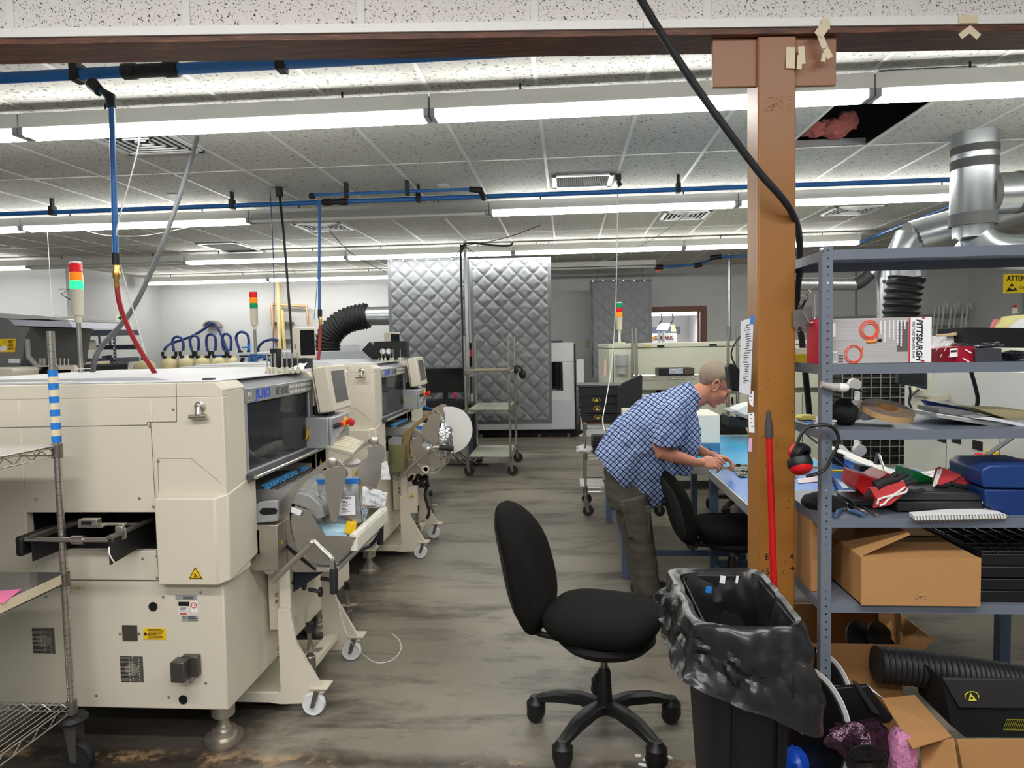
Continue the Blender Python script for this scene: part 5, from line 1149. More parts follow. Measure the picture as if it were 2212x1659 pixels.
# silver machine with black lettering, upstream of the line
t = thing('reflow_machine', 'low silver machine with black lettering behind the second machine', 'machine', (-3.6, 9.4, 0))
a, b = P(508, 762, 9.0), P(838, 757, 9.0); zb = P(600, 800, 9.0).z
MB().prism([(a.x - .05, 9.0, 0.02), (b.x + .0, 9.0, .02), (b.x, 9.0, b.z), (a.x + .02, 9.0, a.z)], (0, .9, 0)).build('body', mat('light_grey_panel', (196, 200, 208), 0.4), t, .006)
p = P(559, 778, 8.99); mb = MB()
for k, (sh_, w_) in enumerate((('T', .2), ('K', .2), ('E', .2))): pass
g = lambda x, z: p + Vector((x + z * .35, -.002, z))
H = .065
for poly in ([(-.28, .05), (-.05, .05), (-.05, .066), (-.28, .066)], [(-.25, -.066), (-.20, -.066), (-.20, .035), (-.25, .035)], [(-.11, -.066), (-.06, -.066), (-.08, .035), (-.13, .035)], [(-.08, -.01), (.01, -.066), (.06, -.066), (-.03, .0)], [(-.06, .0), (.03, .035), (.0, .05), (-.08, .02)],
             [(.06, -.066), (.20, -.066), (.20, -.05), (.06, -.05)], [(.06, -.066), (.10, -.066), (.10, .066), (.06, .066)], [(.06, .05), (.22, .05), (.22, .066), (.06, .066)], [(.06, -.008), (.19, -.008), (.19, .008), (.06, .008)], [(.26, .02), (.30, .02), (.30, .066), (.26, .066)]):
    mb.prism([g(*c) for c in poly], (0, -.003, 0))
mb.build('lettering', INK, t)
tag(MB().obox(P(762, 752, 9.2), (.26, .2, .07)).build('parts_bag', mat('clear_poly_bag', (206, 208, 212), 0.2, bump=.4, bscale=20)), 'clear bag on the silver machine left of the black duct', 'bag')
tag(MB().obox(P(667, 757, 9.2), (.16, .1, .03)).build('yellow_cutter', YELLOW), 'yellow tool on the roof of the silver machine', 'tool')
tag(MB().obox(P(625, 757, 9.2), (.28, .15, .02)).build('white_tray', WHITEP), 'white tray on the roof of the silver machine', 'tray')
tag(MB().ball(P(765, 750, 9.3), (.09, .06, .035), 12).build('black_roll', RUBBER), 'short black roll lying on the silver machine', 'roll')
for k, (px, m_, w_) in enumerate(((800, 'clear_blister', .10), (822, 'clear_blister', .12))): tag(MB().obox(P(px, 752, 9.3), (w_, .1, .09), rot('Y', 12)).build('blister_pack', mat(m_, (220, 222, 214), 0.3, bump=.4, bscale=20), None, .01), ('left' if k == 0 else 'right') + ' clear blister pack on the silver machine near the left curtain', 'pack')
tag(MB().obox(P(832, 749, 9.35), (.12, .1, .11)).build('card_packet', mat('pale_yellow', (226, 214, 150), 0.6)), 'pale yellow packet on the silver machine beside the left curtain', 'packet')
def flex_hose(pts, r, pitch, m_, parent=None, name='', n=20, dr=.08):
    path = smooth_path(pts, 14); L = [0]
    for a_, b_ in zip(path, path[1:]): L.append(L[-1] + (b_ - a_).length)
    out, rr = [], []; s_ = 0; i = 0
    while s_ < L[-1]:
        while L[i + 1] < s_: i += 1
        u = (s_ - L[i]) / max(1e-6, L[i + 1] - L[i]); out.append(path[i].lerp(path[i + 1], u)); rr.append(r * (1 + dr * math.cos(2 * PI * s_ / pitch))); s_ += pitch / 5
    return MB().tube(out, rr, n)
t = thing('flexible_duct', 'black flexible duct bending up to a silver pipe left of the curtains', 'duct', tuple(P(715, 780, 9.3)))
flex_hose([P(715, 800, 10.75), P(708, 760, 10.75), P(712, 725, 10.75), P(738, 698, 10.75), P(770, 686, 10.75), P(795, 682, 10.75)], .19, .055, BLACKM).build('hose', RUBBER, t)
MB().cyl(P(790, 683, 10.75), P(850, 682, 10.75) + Vector((.5, 0, 0)), .145, 24).build('steel_pipe', GALV, t)
MB().lathe([(.15, -.01), (.158, 0), (.15, .01)], P(793, 683, 10.75), (1, 0, 0), 22).build('hose_clamp', BLACK, t)
tag(MB().box(*[v for v in (P(690, 775, 10.5).x, P(735, 775, 10.5).x)], 10.5, 10.95, 0, P(700, 775, 10.5).z).build('duct_base', BLACKM, None, .01), 'black box at the foot of the flexible duct', 'box')

# ================================================================ BACK LEFT CORNER
TANK = mat('tan_fibreglass', (206, 194, 150), 0.3, var=.05, vscale=8)
C4 = crop(340, 660, 6.144); YT = 13.35
ft = None
for k, (l, r_, top) in enumerate(((50, 280, 700), (290, 505, 695), (498, 718, 695), (720, 938, 690), (932, 1130, 690))):
    a, b = P(*C4(l, 800), YT), P(*C4(r_, 800), YT); c = (a.x + b.x) / 2; rad = min((b.x - a.x) / 2, .16); zt = P(*C4((l + r_) / 2, top), YT).z
    nm = ('leftmost', 'second from left', 'third from left', 'fourth from left', 'rightmost, half hidden')[k]
    t = thing('water_tank', nm + ' of the tan pressure tanks along the back wall', 'tank', (c, YT, 0), 'tan tanks along the back wall')
    MB().lathe([(rad * .8, 0), (rad, .04), (rad, zt - .13), (rad * .96, zt - .08), (rad * .8, zt - .03), (rad * .45, zt), (.05, zt + .005)], (c, YT, 0), n=26).build('vessel', TANK, t)
    MB().cyl((c, YT, zt), (c, YT, zt + .05), .055, 16).build('cap', [MASK, WHITEP, MASK, BLUE, MASK][k], t)
    for s_ in (-1, 1):
        mb = MB().tube([(c + s_ * .05, YT, zt + .02), (c + s_ * .12, YT, zt + .02), (c + s_ * .135, YT, zt + .06), (c + s_ * .135, YT, zt + .13)], .03, 10); mb.build('elbow', BLACK, t)
ht = [[(95, 600), (110, 560), (190, 500), (330, 455), (480, 395), (650, 290), (700, 240), (760, 240), (800, 300), (850, 400), (900, 530), (945, 640)],
      [(220, 610), (205, 520), (205, 450), (260, 412), (325, 445), (345, 520), (340, 600)], [(462, 610), (435, 500), (440, 430), (490, 400), (540, 430), (550, 510), (542, 600)],
      [(668, 610), (650, 500), (660, 410), (712, 380), (765, 420), (775, 510), (768, 600)], [(885, 600), (860, 480), (875, 395), (920, 378), (970, 420), (980, 500), (970, 600)],
      [(1095, 605), (1060, 500), (1045, 420), (1075, 365), (1130, 350), (1190, 385), (1212, 450), (1212, 520)], [(1335, 600), (1350, 540), (1410, 480), (1490, 455), (1560, 450), (1600, 465)]]
nmz = ['long navy hose looped over the grey wall hook to the tan tanks', 'navy hose arch over the leftmost tan tank', 'navy hose arch between the second and third tan tanks', 'navy hose arch between the third and fourth tan tanks', 'navy hose arch right of the fourth tan tank', 'navy hose loop above the lettered silver machine', 'navy hose bending right behind the second beacon']
for k, h in enumerate(ht):
    pts = [P(*C4(*p), YT - (.0 if k else -.25 * (1 if 1 < i < 10 else 0))) for i, p in enumerate(h)]
    tag(MB().tube(smooth_path(pts), .026, 10).build('water_hose', NAVYHOSE), nmz[k], 'hose', 'navy hoses of the tan tanks')
for px, py, lb in ((1095, 610, 'black hose connector left of the blue valve'), (1212, 605, 'black hose connector below the blue valve'), (1335, 605, 'black hose connector behind the second beacon')):
    tag(MB().cyl(P(*C4(px, py + 40), YT), P(*C4(px, py - 10), YT), .035, 10).build('hose_connector', BLACK), lb, 'connector')
p = P(*C4(1195, 555), YT); tag(MB().cyl(p + Vector((.03, 0, -.08)), p + Vector((.03, 0, .06)), .03, 10).obox(p + Vector((-.03, -.04, .0)), (.14, .02, .03)).build('blue_valve', BLUE), 'blue valve on the navy hose above the lettered machine', 'valve')
c = P(*C4(735, 285), 13.8); mb = MB()
for k in range(12):
    a0_, a1_ = PI * k / 12, PI * (k + 1) / 12
    mb.add([c + Vector((math.cos(a) * r, y, math.sin(a) * r * .8)) for a in (a0_, a1_) for r in (.13, .16) for y in (-.12, .08)], [(0, 1, 5, 4), (2, 3, 7, 6), (0, 2, 6, 4), (1, 3, 7, 5)])
mb.prism([c + Vector((math.cos(PI * k / 12) * .16, .08, math.sin(PI * k / 12) * .13)) for k in range(13)], (0, .01, 0))
tag(mb.build('hose_hanger', mat('warm_grey_steel', (150, 140, 132), 0.4, .4)), 'half round grey hose hanger on the back wall', 'hanger')
a = P(314, 790, 12.4); t = thing('water_tank', 'single tan tank standing apart beside the red hose', 'tank', (a.x, 12.4, 0)); zt = P(312, 778, 12.4).z
MB().lathe([(.15, 0), (.185, .05), (.185, zt - .14), (.16, zt - .06), (.08, zt)], (a.x, 12.4, 0), n=24).build('vessel', TANK, t); MB().cyl((a.x - .02, 12.4, zt), (a.x - .02, 12.4, zt + .07), .05, 12).build('valve', BLACK, t); MB().obox((a.x + .04, 12.35, zt + .04), (.08, .03, .07)).build('tag', mat('cyan_tag', (120, 200, 235), 0.6), t)
# copper and plastic pipe frame with strut rails on the back wall
t = thing('pipe_frame', 'pale yellow and copper pipes clamped to the back wall', 'pipe', tuple(P(620, 780, 13.75)))
pp = lambda x, y: P(*C4(x, y), 13.75)
MB().tube([pp(1550, 440), pp(1515, 0), pp(1525, -15), pp(1985, 10), pp(2005, 260)], .03, 10).build('copper_pipe', mat('copper_pipe', (214, 170, 130), 0.35, .4), t)
MB().tube([pp(1625, 580), pp(1600, -350)], .042, 10).build('plastic_pipe', mat('yellow_plastic_pipe', (226, 206, 150), 0.4), t)
MB().tube([pp(1690, 580), pp(1655, 60), pp(1640, 40), pp(1610, 70)], .032, 10).build('plastic_pipe', mat('yellow_plastic_pipe', (226, 206, 150), 0.4), t)
for (x0_, x1_, y_) in ((1495, 1780, 240), (1745, 1860, 300), (1505, 1795, 468)): p, q = pp(x0_, y_), pp(x1_, y_); MB().box(p.x, q.x, 13.80, 13.89, p.z - .03, p.z + .03).build('strut_rail', STEELD, t)
# notices and marks on the far left walls
p = P(258, 689, 13.0); px_ = XL + .003
p = PX(259, 689, px_); t = thing('first_aid_sign', 'small white sign with a green cross on the left wall', 'sign', tuple(p))
MB().box(px_, px_ + .004, p.y - .14, p.y + .14, p.z - .075, p.z + .075).build('plate', WHITEP, t); MB().box(px_ + .004, px_ + .006, p.y - .02, p.y + .02, p.z - .02, p.z + .055).box(px_ + .004, px_ + .006, p.y - .07, p.y + .07, p.z, p.z + .035).box(px_ + .004, px_ + .006, p.y - .08, p.y + .05, p.z - .055, p.z - .045).build('green_cross', GREEN, t)
p = PX(141, 634, XL + .01); tag(MB().tube([p + Vector((0, -.15, .06)), p + Vector((0, .1, .08)), p + Vector((0, -.1, -.02)), p + Vector((0, .1, -.09))], .008, 6).build('wall_mark', INK), 'black scribble mark on the left wall', 'mark')
p, q = PX(255, 779, XL + .01), PX(288, 800, XL + .01); t = thing('wall_shelf', 'white shelf box on the left wall with bottles on top', 'shelf', (XL + .1, 12.6, q.z))
zz = P(270, 781, 12.4).z; xa, xb = P(255, 790, 12.3).x, P(287, 790, 12.3).x; MB().box(xa, xb, 12.3, 12.6, P(270, 799, 12.3).z, zz).build('box', WHITEP, t, .004)
MB().box(XL, xa + .05, 12.4, 12.44, zz - .12, zz - .02).build('bracket', WHITEP, t)
tag(MB().lathe([(.045, 0), (.05, .04), (.04, .075)], (P(274, 780, 12.4).x, 12.42, zz), n=14).build('red_cup', RED), 'red cup on the white wall shelf', 'cup')
for k, px in enumerate((257, 262)): tag(MB().lathe([(.03, 0), (.03, .12), (.012, .15), (.012, .19), (.02, .2)], (P(px, 780, 12.4).x, 12.4 + .05 * k, zz), n=12).build('spray_bottle', mat('clear_bottle', (216, 212, 206), 0.3)), ('left' if k == 0 else 'right') + ' clear spray bottle on the white wall shelf', 'bottle')
# blue grey bolted rack with old equipment
C5 = crop(0, 640, 6.9125); YR = 9.6
t = thing('storage_rack', 'dark blue grey slotted rack at the back left with old equipment on it', 'rack', tuple(P(150, 800, YR)))
def r2(a_, b_, d0, d1, name, m_=NAVY): p, q = P(*C5(*a_), YR), P(*C5(*b_), YR); MB().box(p.x, q.x, YR + d0, YR + d1, min(p.z, q.z), max(p.z, q.z)).build(name, m_, t)
HOLE = mat('light_hole', (200, 202, 204), 0.8)
for (x0_, x1_, d) in ((490, 555, 0), (950, 1025, .4), (1675, 1735, 0), (1245, 1300, .55), (668, 700, .55), (1115, 1165, .5)):
    p, q = P(*C5(x0_, 510), YR), P(*C5(x1_, 1165), YR); MB().box(p.x, q.x, YR + d, YR + d + .03, 0, p.z).build('post', NAVY, t)
    mb = MB(); z = 1.0
    while z < p.z - .02: mb.cyl(((p.x + q.x) / 2, YR + d - .001, z), ((p.x + q.x) / 2, YR + d + .0, z), .012, 8); z += .05
    mb.build('slot_hole', HOLE, t)
r2((440, 525), (1735, 575), 0, .55, 'shelf'); r2((555, 745), (1690, 800), .53, .55, 'back_panel'); r2((440, 945), (1735, 985), 0, .55, 'shelf')
p, q = P(*C5(1300, 560), YR), P(*C5(1520, 730), YR); 
t = thing('old_monitor', 'old beige tube monitor with a blue screen on the back left rack', 'monitor', tuple(P(*C5(1000, 930), YR + .1)))
mp = [P(*C5(*c), YR + .1) for c in [(800, 745), (1055, 648), (1085, 680), (1100, 930), (815, 930)]]
MB().prism(mp, (0, .3, 0)).build('housing', mat('grey_beige_plastic', (196, 190, 180), 0.5), t, .01)
MB().prism([P(*C5(*c), YR + .08) for c in [(1060, 650), (1230, 660), (1260, 920), (1100, 925)]], (0, .3, 0)).build('bezel', CREAM, t, .01)
MB().prism([P(*C5(*c), YR + .075) for c in [(1095, 680), (1180, 680), (1185, 860), (1110, 860)]], (0, .004, 0)).build('screen', mat('pale_blue_screen', (150, 185, 225), 0.3, emit=.25), t)
tag(MB().prism([P(*C5(*c), YR + .05) for c in [(1310, 800), (1690, 800), (1690, 935), (1310, 935)]], (0, .3, 0)).build('white_carton', WHITEP, None, .004), 'white carton on the right end of the back left rack', 'carton')
tag(MB().prism([P(*C5(*c), YR - .02) for c in [(1515, 895), (1650, 880), (1655, 915), (1520, 920)]], (0, .03, 0)).build('black_remote', BLACK), 'black handset on the back left rack', 'handset')
tag(MB().prism([P(*C5(*c), YR + .06) for c in [(1480, 985), (1700, 980), (1710, 1165), (1490, 1165)]], (0, .35, 0)).build('white_cabinet', CREAM, None, .004), 'cream cabinet under the lower shelf of the back left rack', 'cabinet')
t = thing('old_monitor', 'beige framed screen low on the back left rack, behind the nearest beacon', 'monitor', tuple(P(*C5(1300, 1160), 9.2)))
MB().box(P(*C5(1150, 1100), 9.2).x, P(*C5(1470, 1100), 9.2).x, 9.2, 9.4, 0, P(*C5(1300, 1165), 9.2).z).build('stand', NAVY, t); MB().prism([P(*C5(*c), 9.2) for c in [(1115, 990), (1470, 970), (1490, 1170), (1130, 1170)]], (0, .25, 0)).build('bezel', mat('tan_bezel', (205, 186, 156), 0.5), t, .01); MB().prism([P(*C5(*c), 9.195) for c in [(1260, 1020), (1440, 1015), (1450, 1170), (1265, 1170)]], (0, .004, 0)).build('screen', mat('brown_screen', (110, 98, 84), 0.4), t)
random.seed(21)
for k in range(9):
    px = 585 + k * 22 if k < 5 else 840 + (k - 5) * 60; p = P(*C5(px, 1048), 6.35)
    tag(MB().cyl(p, P(*C5(px, 925), 6.35), .0045, 6).build('support_pin', CREAM), 'thin cream pin in the row behind the left cart post', 'pin', 'cream pins behind the left cart post')
for k, (px0_, px1_) in enumerate(((575, 620), (630, 690))): tag(MB().prism([P(*C5(*c), YR + .2) for c in [(px0_, 820), (px1_, 820), (px1_, 890), (px0_, 890)]], (0, .1, 0)).build('label_box', PAPER), ('left' if k == 0 else 'right') + ' white labelled box on the back left rack', 'box')
# grey stencil printer at the far left
YP = 6.2
t = thing('stencil_printer', 'grey hooded printer with a clear lid at the left edge', 'machine', tuple(P(60, 815, YP)))
c5 = lambda *pts: [P(*C5(*p), YP) for p in pts]
HOODG = mat('mid_grey_hood', (112, 112, 110), 0.45)
MB().prism(c5((-200, 300), (0, 330), (130, 340), (220, 440), (440, 460), (390, 560), (320, 1010), (300, 1050), (-200, 1060)), (0, .9, 0)).build('hood', HOODG, t, .006)
MB().prism(c5((130, 345), (1020, 375), (1105, 468), (215, 440)), (0, .9, 0)).build('lid_flap', mat('lavender_grey', (186, 186, 200), 0.3), t, .004)
MB().prism(c5((-200, 235), (80, 255), (520, 280), (800, 310), (1025, 350), (1015, 375), (700, 345), (160, 340), (0, 325), (-200, 300)), (0, .9, 0)).build('clear_lid', mat('clear_acrylic', (206, 206, 204), 0.05, .5), t, .004)
mb = MB().use(0).prism([P(*C5(*c), YP - .004) for c in [(-200, 640), (238, 634), (220, 832), (-200, 840)]], (0, .003, 0)); mb.use(1)
for k in range(9): mb.prism([P(*C5(*c), YP - .006) for c in [(115, 655 + 17 * k), (225 - (k * 37 % 40), 652 + 17 * k), (225 - (k * 37 % 40), 660 + 17 * k), (115, 663 + 17 * k)]], (0, .001, 0))
mb.prism([P(*C5(*c), YP - .006) for c in [(66, 650), (74, 650), (76, 710), (66, 710)]], (0, .001, 0)); mb.use(2).prism([P(*C5(*c), YP - .006) for c in [(0, 760), (60, 730), (100, 760), (95, 815), (0, 820)]], (0, .001, 0))
mb.build('warning_label', [YELLOW, INK, PAPER], t, label='yellow instruction label')
MB().prism([P(*C5(*c), YP - .004) for c in [(130, 930), (293, 935), (290, 998), (125, 996)]], (0, .003, 0)).build('notice', PAPER, t)
MB().prism(c5((205, 1060), (620, 1050), (1090, 1035), (1110, 1060), (1110, 1200), (205, 1240)), (0, .8, 0)).build('body', BLACKM, t)
MB().prism([P(*C5(*c), YP - .06) for c in [(560, 1045), (1090, 1030), (1105, 1060), (1105, 1175), (1060, 1175), (1055, 1095), (870, 1100), (860, 1040), (560, 1060)]], (0, .05, 0)).build('end_panel', CREAM, t)
MB().tube([P(*C5(415, 890), YP - .03), P(*C5(600, 1100), YP - .03)], .022, 8).cyl(P(*C5(410, 640), YP - .03), P(*C5(425, 900), YP - .03), .02, 10).build('gas_strut', GREYP, t)
for px in (905, 990): MB().lathe([(.02, 0), (.02, .03)], P(*C5(px, 1070), YP - .02), (0, -1, 0), 12).build('knob', BLACK, t)
MB().prism([P(*C5(*c), YP - .4) for c in [(-200, 1070), (170, 1070), (205, 1110), (210, 1240), (-200, 1245)]], (0, .3, 0)).build('front_cover', CREAM, t, .01)
# ================================================================ OVEN AND BENCHES
YO = 7.6
t = thing('reflow_oven', 'long cream reflow oven with a signal tower behind the man', 'oven', (1.7, 8.2, 0))
o1, o2 = P(1315, 743, YO), P(1830, 742, YO); zb = P(1400, 843, YO).z; zl = P(1330, 752, YO).z
MB().prism([(o1.x - .06, YO + .35, zb), (o1.x, YO, zb), (o2.x, YO, zb), (o2.x, YO + 1.2, zb), (o1.x - .06, YO + 1.2, zb)], (0, 0, zl - zb - .004)).build('hood', OVENG, t, .006)
MB().prism([(o1.x - .065, YO + .35, zl), (o1.x - .005, YO - .006, zl), (o2.x, YO - .006, zl), (o2.x, YO + 1.2, zl), (o1.x - .065, YO + 1.2, zl)], (0, 0, o1.z - zl)).build('lid', OVENG, t, .004)
x2 = P(1440, 900, YO).x
MB().box(x2, o2.x, YO + .02, YO + 1.2, .1, zb - .05).box(o1.x + .05, o2.x, YO + .1, YO + 1.1, zb - .05, zb).build('base', OVENG, t, .005)
mb = MB()
for px in (1325, 1600, 1742): p = P(px, 800, YO - .001); mb.box(p.x - .004, p.x + .004, YO - .0015, YO, zb + .01, zl - .01)
for px in (1570, 1735): p = P(px, 900, YO); mb.box(p.x - .004, p.x + .004, YO + .018, YO + .02, .12, zb - .06)
mb.build('panel_seam', SEAM, t)
for k, (px, py, w_, h_) in enumerate(((1427, 748, 15, 4), (1540, 745, 15, 4), (1583, 866, 4, 15))): p = P(px, py, YO); MB().obox(p + Vector((0, .005 - .012 * (k < 2) + .012 * (k == 2), 0)), (w_ * .005, .01, h_ * .005)).build('black_slot', BLACKM, t)
p = P(1398, 748, YO - .01); MB().obox(p, (.085, .003, .025)).build('stained_label', mat('stained_label', (196, 176, 120), 0.6, var=.3, vscale=60), t)
MB().prism([P(*c, YO - .004) for c in [(1306, 776), (1309, 776), (1310, 808), (1304, 815)]], (0, .003, 0)).build('pink_strip', mat('faded_pink', (236, 190, 186), 0.7), t)
beacon(t, tuple(P(1338.5, 742, YO + .12)), .13, .034, (), ('green', 'red', 'orange'), 'signal_tower', WHITEP, .05)
MB().cyl(P(1338.5, 742, YO + .12), P(1338.5, 739, YO + .12), .06, 16).build('tower_foot', OVENG, t)
a, b = P(1328, 764, YO), P(1357, 811, YO); fx = MB().box(a.x, b.x, YO - .012, YO, b.z, a.z).build('filter_plate', mat('clear_plate', (196, 198, 188), 0.2), t, .003)
c = (a.x + b.x) / 2; MB().lathe([(.05, 0), (.05, .08), (.065, .09), (.065, .20), (.03, .22)], (c, YO - .06, b.z + .02), n=18).build('clear_bowl', mat('clear_bowl', (190, 194, 190), 0.12, alpha=.75), fx)
MB().cyl((c, YO - .06, b.z + .11), (c, YO - .06, b.z + .14), .055, 16).build('dark_band', DARKMETAL, fx)
MB().prism([P(*c_, YO - .1) for c_ in [(1293, 842), (1316, 838), (1323, 855), (1303, 857)]], (0, .4, 0)).build('infeed_bracket', CREAMD, t)
MB().box(o1.x + .02, o1.x + .08, YO + .1, YO + .16, 0, zb).box(o1.x + .5, o1.x + .56, YO + .1, YO + .16, 0, zb).build('leg', BLACKM, t)
# benches
MATB = mat('blue_bench_mat', (70, 122, 196), 0.3, var=.12, vscale=5)
MATC = mat('cyan_bench_mat', (64, 172, 226), 0.25, var=.08, vscale=4)
def bench(name, label, x0, x1, y0, y1, z, legs, top_m):
    t = thing(name, label, 'bench', ((x0 + x1) / 2, (y0 + y1) / 2, 0))
    MB().box(x0 + .012, x1 - .012, y0 + .012, y1 - .012, z - .035, z - .004).build('benchtop', ALU, t)
    MB().box(x0 + .015, x1 - .015, y0 + .015, y1 - .015, z - .004, z).build('bench_mat', top_m, t, .002)
    for n_, a_ in (('side', (x0, x0 + .012, y0, y1)), ('side', (x1 - .012, x1, y0, y1)), ('end', (x0 + .012, x1 - .012, y0, y0 + .012)), ('end', (x0 + .012, x1 - .012, y1 - .012, y1))): MB().box(*a_, z - .05, z + .002).build('metal_edge', ALU, t, .002)
    for (x, y) in legs: MB().box(x - .025, x + .025, y - .025, y + .025, 0, z - .035).build('leg', BENCHB, t, .003)
    return t
ba = bench('workbench', 'blue legged bench behind the man, with a pale rail along its left edge', .33, 1.70, 4.75, 6.33, .76, ((.37, 4.78), (1.14, 4.78), (.345, 6.27), (1.09, 6.27), (1.66, 6.27)), MATC)
MB().box(.36, 1.14, 4.77, 4.79, .15, .19).box(.36, .38, 4.8, 6.25, .15, .19).build('stretcher', BENCHB, ba); MB().box(.33, .35, 4.75, 6.33, .765, .83).build('rail', ALU, ba, .002); MB().box(.33, .355, 4.75, 6.33, .83, .836).build('rail_strip', WHITEP, ba)
bb = bench('workbench', 'blue matted bench the man is working at, right of his hands', .90, 2.20, 3.32, 4.66, .755, ((.93, 4.62), (.93, 3.36), (2.0, 3.40), (2.1, 4.62)), MATB)
MB().box(.92, .94, 3.4, 4.6, .12, .17).box(.93, 2.1, 4.61, 4.63, .12, .17).build('stretcher', BENCHB, bb)
MB().prism([(2.0, 3.38, .70), (1.70, 3.38, .70), (1.97, 3.38, .42), (2.0, 3.38, .42)], (0, .01, 0)).build('gusset', NAVY, bb)
MB().box(1.585, 1.65, 3.7, 4.62, .756, .90).build('rail_board', MATB, bb); MB().box(1.58, 1.655, 3.4, 4.64, .90, .918).build('rear_rail', WHITEP, bb, .003)
tp = MB().obox((2.08, 3.317, .735), (.16, .002, .02)).obox((2.14, 3.316, .735), (.02, .002, .06), rot('Y', 30)).obox((2.12, 3.3155, .73), (.018, .002, .05), rot('Y', -35)); tag(tp.build('amber_tape', mat('amber_tape', (206, 130, 20), 0.2)), 'strips of amber tape on the bench edge behind the grey rack', 'tape')
# circuit board on the mat
t = thing('circuit_board', 'green circuit board under the man\'s hands on the blue mat', 'board', (1.17, 4.36, .757))
MB().prism([PZ(1575, 1005, .757), PZ(1597, 1031, .757), PZ(1690, 1031, .757), PZ(1690, 1005, .757)], (0, 0, .004)).build('board', mat('board_green', (62, 110, 70), 0.4), t)
mb = MB(); random.seed(8); q0, q1, q2 = PZ(1577, 1006, .761), PZ(1599, 1030, .761), PZ(1690, 1006, .761)
for k in range(240):
    u, v = random.random(), random.random(); p = q0.lerp(q1, v) + (q2 - q0) * u; s_ = random.uniform(.006, .018); mb.use(random.choice((0, 0, 1, 1, 1, 2))).box(p.x - s_, p.x + s_, p.y - s_ * .5, p.y + s_ * .5, .761, .761 + random.uniform(.003, .014))
o = mb.build('component', [INK, mat('tin', (206, 206, 196), 0.3), GREYP], t); o['kind'] = 'stuff'
# things on the rear bench
t = thing('white_instrument', 'cream topped instrument with a blue base on the rear bench', 'instrument', tuple(P(1497, 976, 5.35)))
a, b, c = P(1440, 897, 5.3), P(1556, 958, 5.3), P(1556, 978, 5.3); MB().box(a.x, b.x, 5.3, 5.75, b.z, a.z - .0).build('cover', mat('cream_cover', (232, 230, 218), 0.4), t, .008); MB().box(a.x, b.x, 5.3, 5.75, .762, b.z).build('base', mat('steel_blue', (74, 126, 168), 0.4), t, .003)
MB().lathe([(.0, 0), (.022, 0), (.022, .02), (.0, .02)], P(1530, 976, 5.29), n=12).build('black_cap', BLACK, t)
t = thing('computer_monitor', 'black monitor seen from behind on the rear bench left of the man', 'monitor', (.55, 5.9, .76))
MB().prism([P(*c, 5.9) for c in [(1336, 838), (1344, 828), (1385, 809), (1388, 812), (1386, 905), (1334, 906)]], (0, .05, 0)).build('casing', BLACK, t, .006); MB().box(.5, .62, 5.92, 6.0, .764, .95).build('stand', BLACK, t)
tag(MB().box(P(1345, 890, 5.6).x, P(1365, 890, 5.6).x, 5.6, 5.75, .762, P(1345, 885, 5.6).z).build('cream_box', CREAM, None, .004), 'cream box beside the monitor, half hidden by the man\'s back', 'box')
t = thing('paper_tray', 'grey tray of papers on the rear bench beside the column', 'tray', tuple(P(1600, 905, 6.0)))
MB().prism([P(*c, 6.0) for c in [(1578, 890), (1590, 886), (1612, 898), (1650, 898), (1650, 908), (1615, 906)]], (0, .3, 0)).build('tray', GREYP, t, .004); MB().prism([P(*c, 6.02) for c in [(1588, 887), (1608, 878), (1650, 868), (1650, 892), (1612, 897)]], (0, .25, 0)).build('papers', PAPER, t)
tag(MB().prism([P(*c, 6.0) for c in [(1575, 900), (1580, 898), (1600, 908), (1650, 908), (1650, 925), (1575, 922)]], (0, .3, 0)).build('black_tote', BLACK, None, .004), 'open black tote on the rear bench beside the column', 'tote')
mb = MB()
for k in range(6): mb.tube(smooth_path([(.42 + .03 * k, 5.2 + .05 * k, .77), (.45 + .02 * k, 5.25, .82 + .02 * (k % 3)), (.52 + .03 * k, 5.15 + .08 * k, .80), (.6, 5.3 + .05 * k, .77)]), .006, 6)
o = tag(mb.build('cable_tangle', RUBBER), 'tangle of black and grey cables on the rear bench behind the man\'s back', 'cables')
# chrome trolley with stacked black totes
t = thing('wire_cart', 'small chrome wire trolley loaded with black totes left of the man', 'cart', (.35, 6.75, 0))
xa, xb, ya, yb = .15, .80, 6.50, 7.0
for x in (xa, xb):
    for y in (ya, yb): post(t, x, y, .13, .95, .0125); caster(t, x, y, .15, .05, .03, .02, False)
for z in (.26, .56, .84): wire_shelf(t, xa, xb, ya, yb, z, 'x', sp=.06)
tag(MB().box(xa + .02, xb, ya + .01, yb, .848, .872).build('brown_board', mat('brown_board', (130, 92, 60), 0.6)), 'brown board under the stack of black totes', 'board')
def tote(z, h, k, nm):
    t = thing('black_tote', nm, 'tote', (.37, 6.7, z), 'black totes stacked on the small chrome trolley'); x0, x1 = .10 - .006 * k, .66
    mb = MB().prism([(x0 + .03, 6.48, z), (x1, 6.48, z), (x1, 6.48, z + h * .9), (x0 + .005, 6.48, z + h)], (0, .45, 0)).box(x0, x1, 6.47, 6.94, z + h * .8, z + h * .92); mb.build('tub', BLACK, t, .004)
    mb = MB(); c = Vector((x0 + .17, 6.477, z + h * .4)); ring = [c + Vector((math.cos(a) * .035, 0, math.sin(a) * .032)) for a in [PI * (i / 8) for i in range(9)]]
    if k != 3: mb.tube(ring, .003, 5).poly([c + Vector((-.022, -.003, -.005)), c + Vector((.022, -.003, -.005)), c + Vector((0, -.003, .026))])
    for j in range(2): mb.box(x1 - .16, x1 - .02, 6.474, 6.48, z + h * (.35 + .25 * j), z + h * (.45 + .25 * j))
    mb.build('marking', mat('yellow_print', (200, 170, 50), 0.6), t)
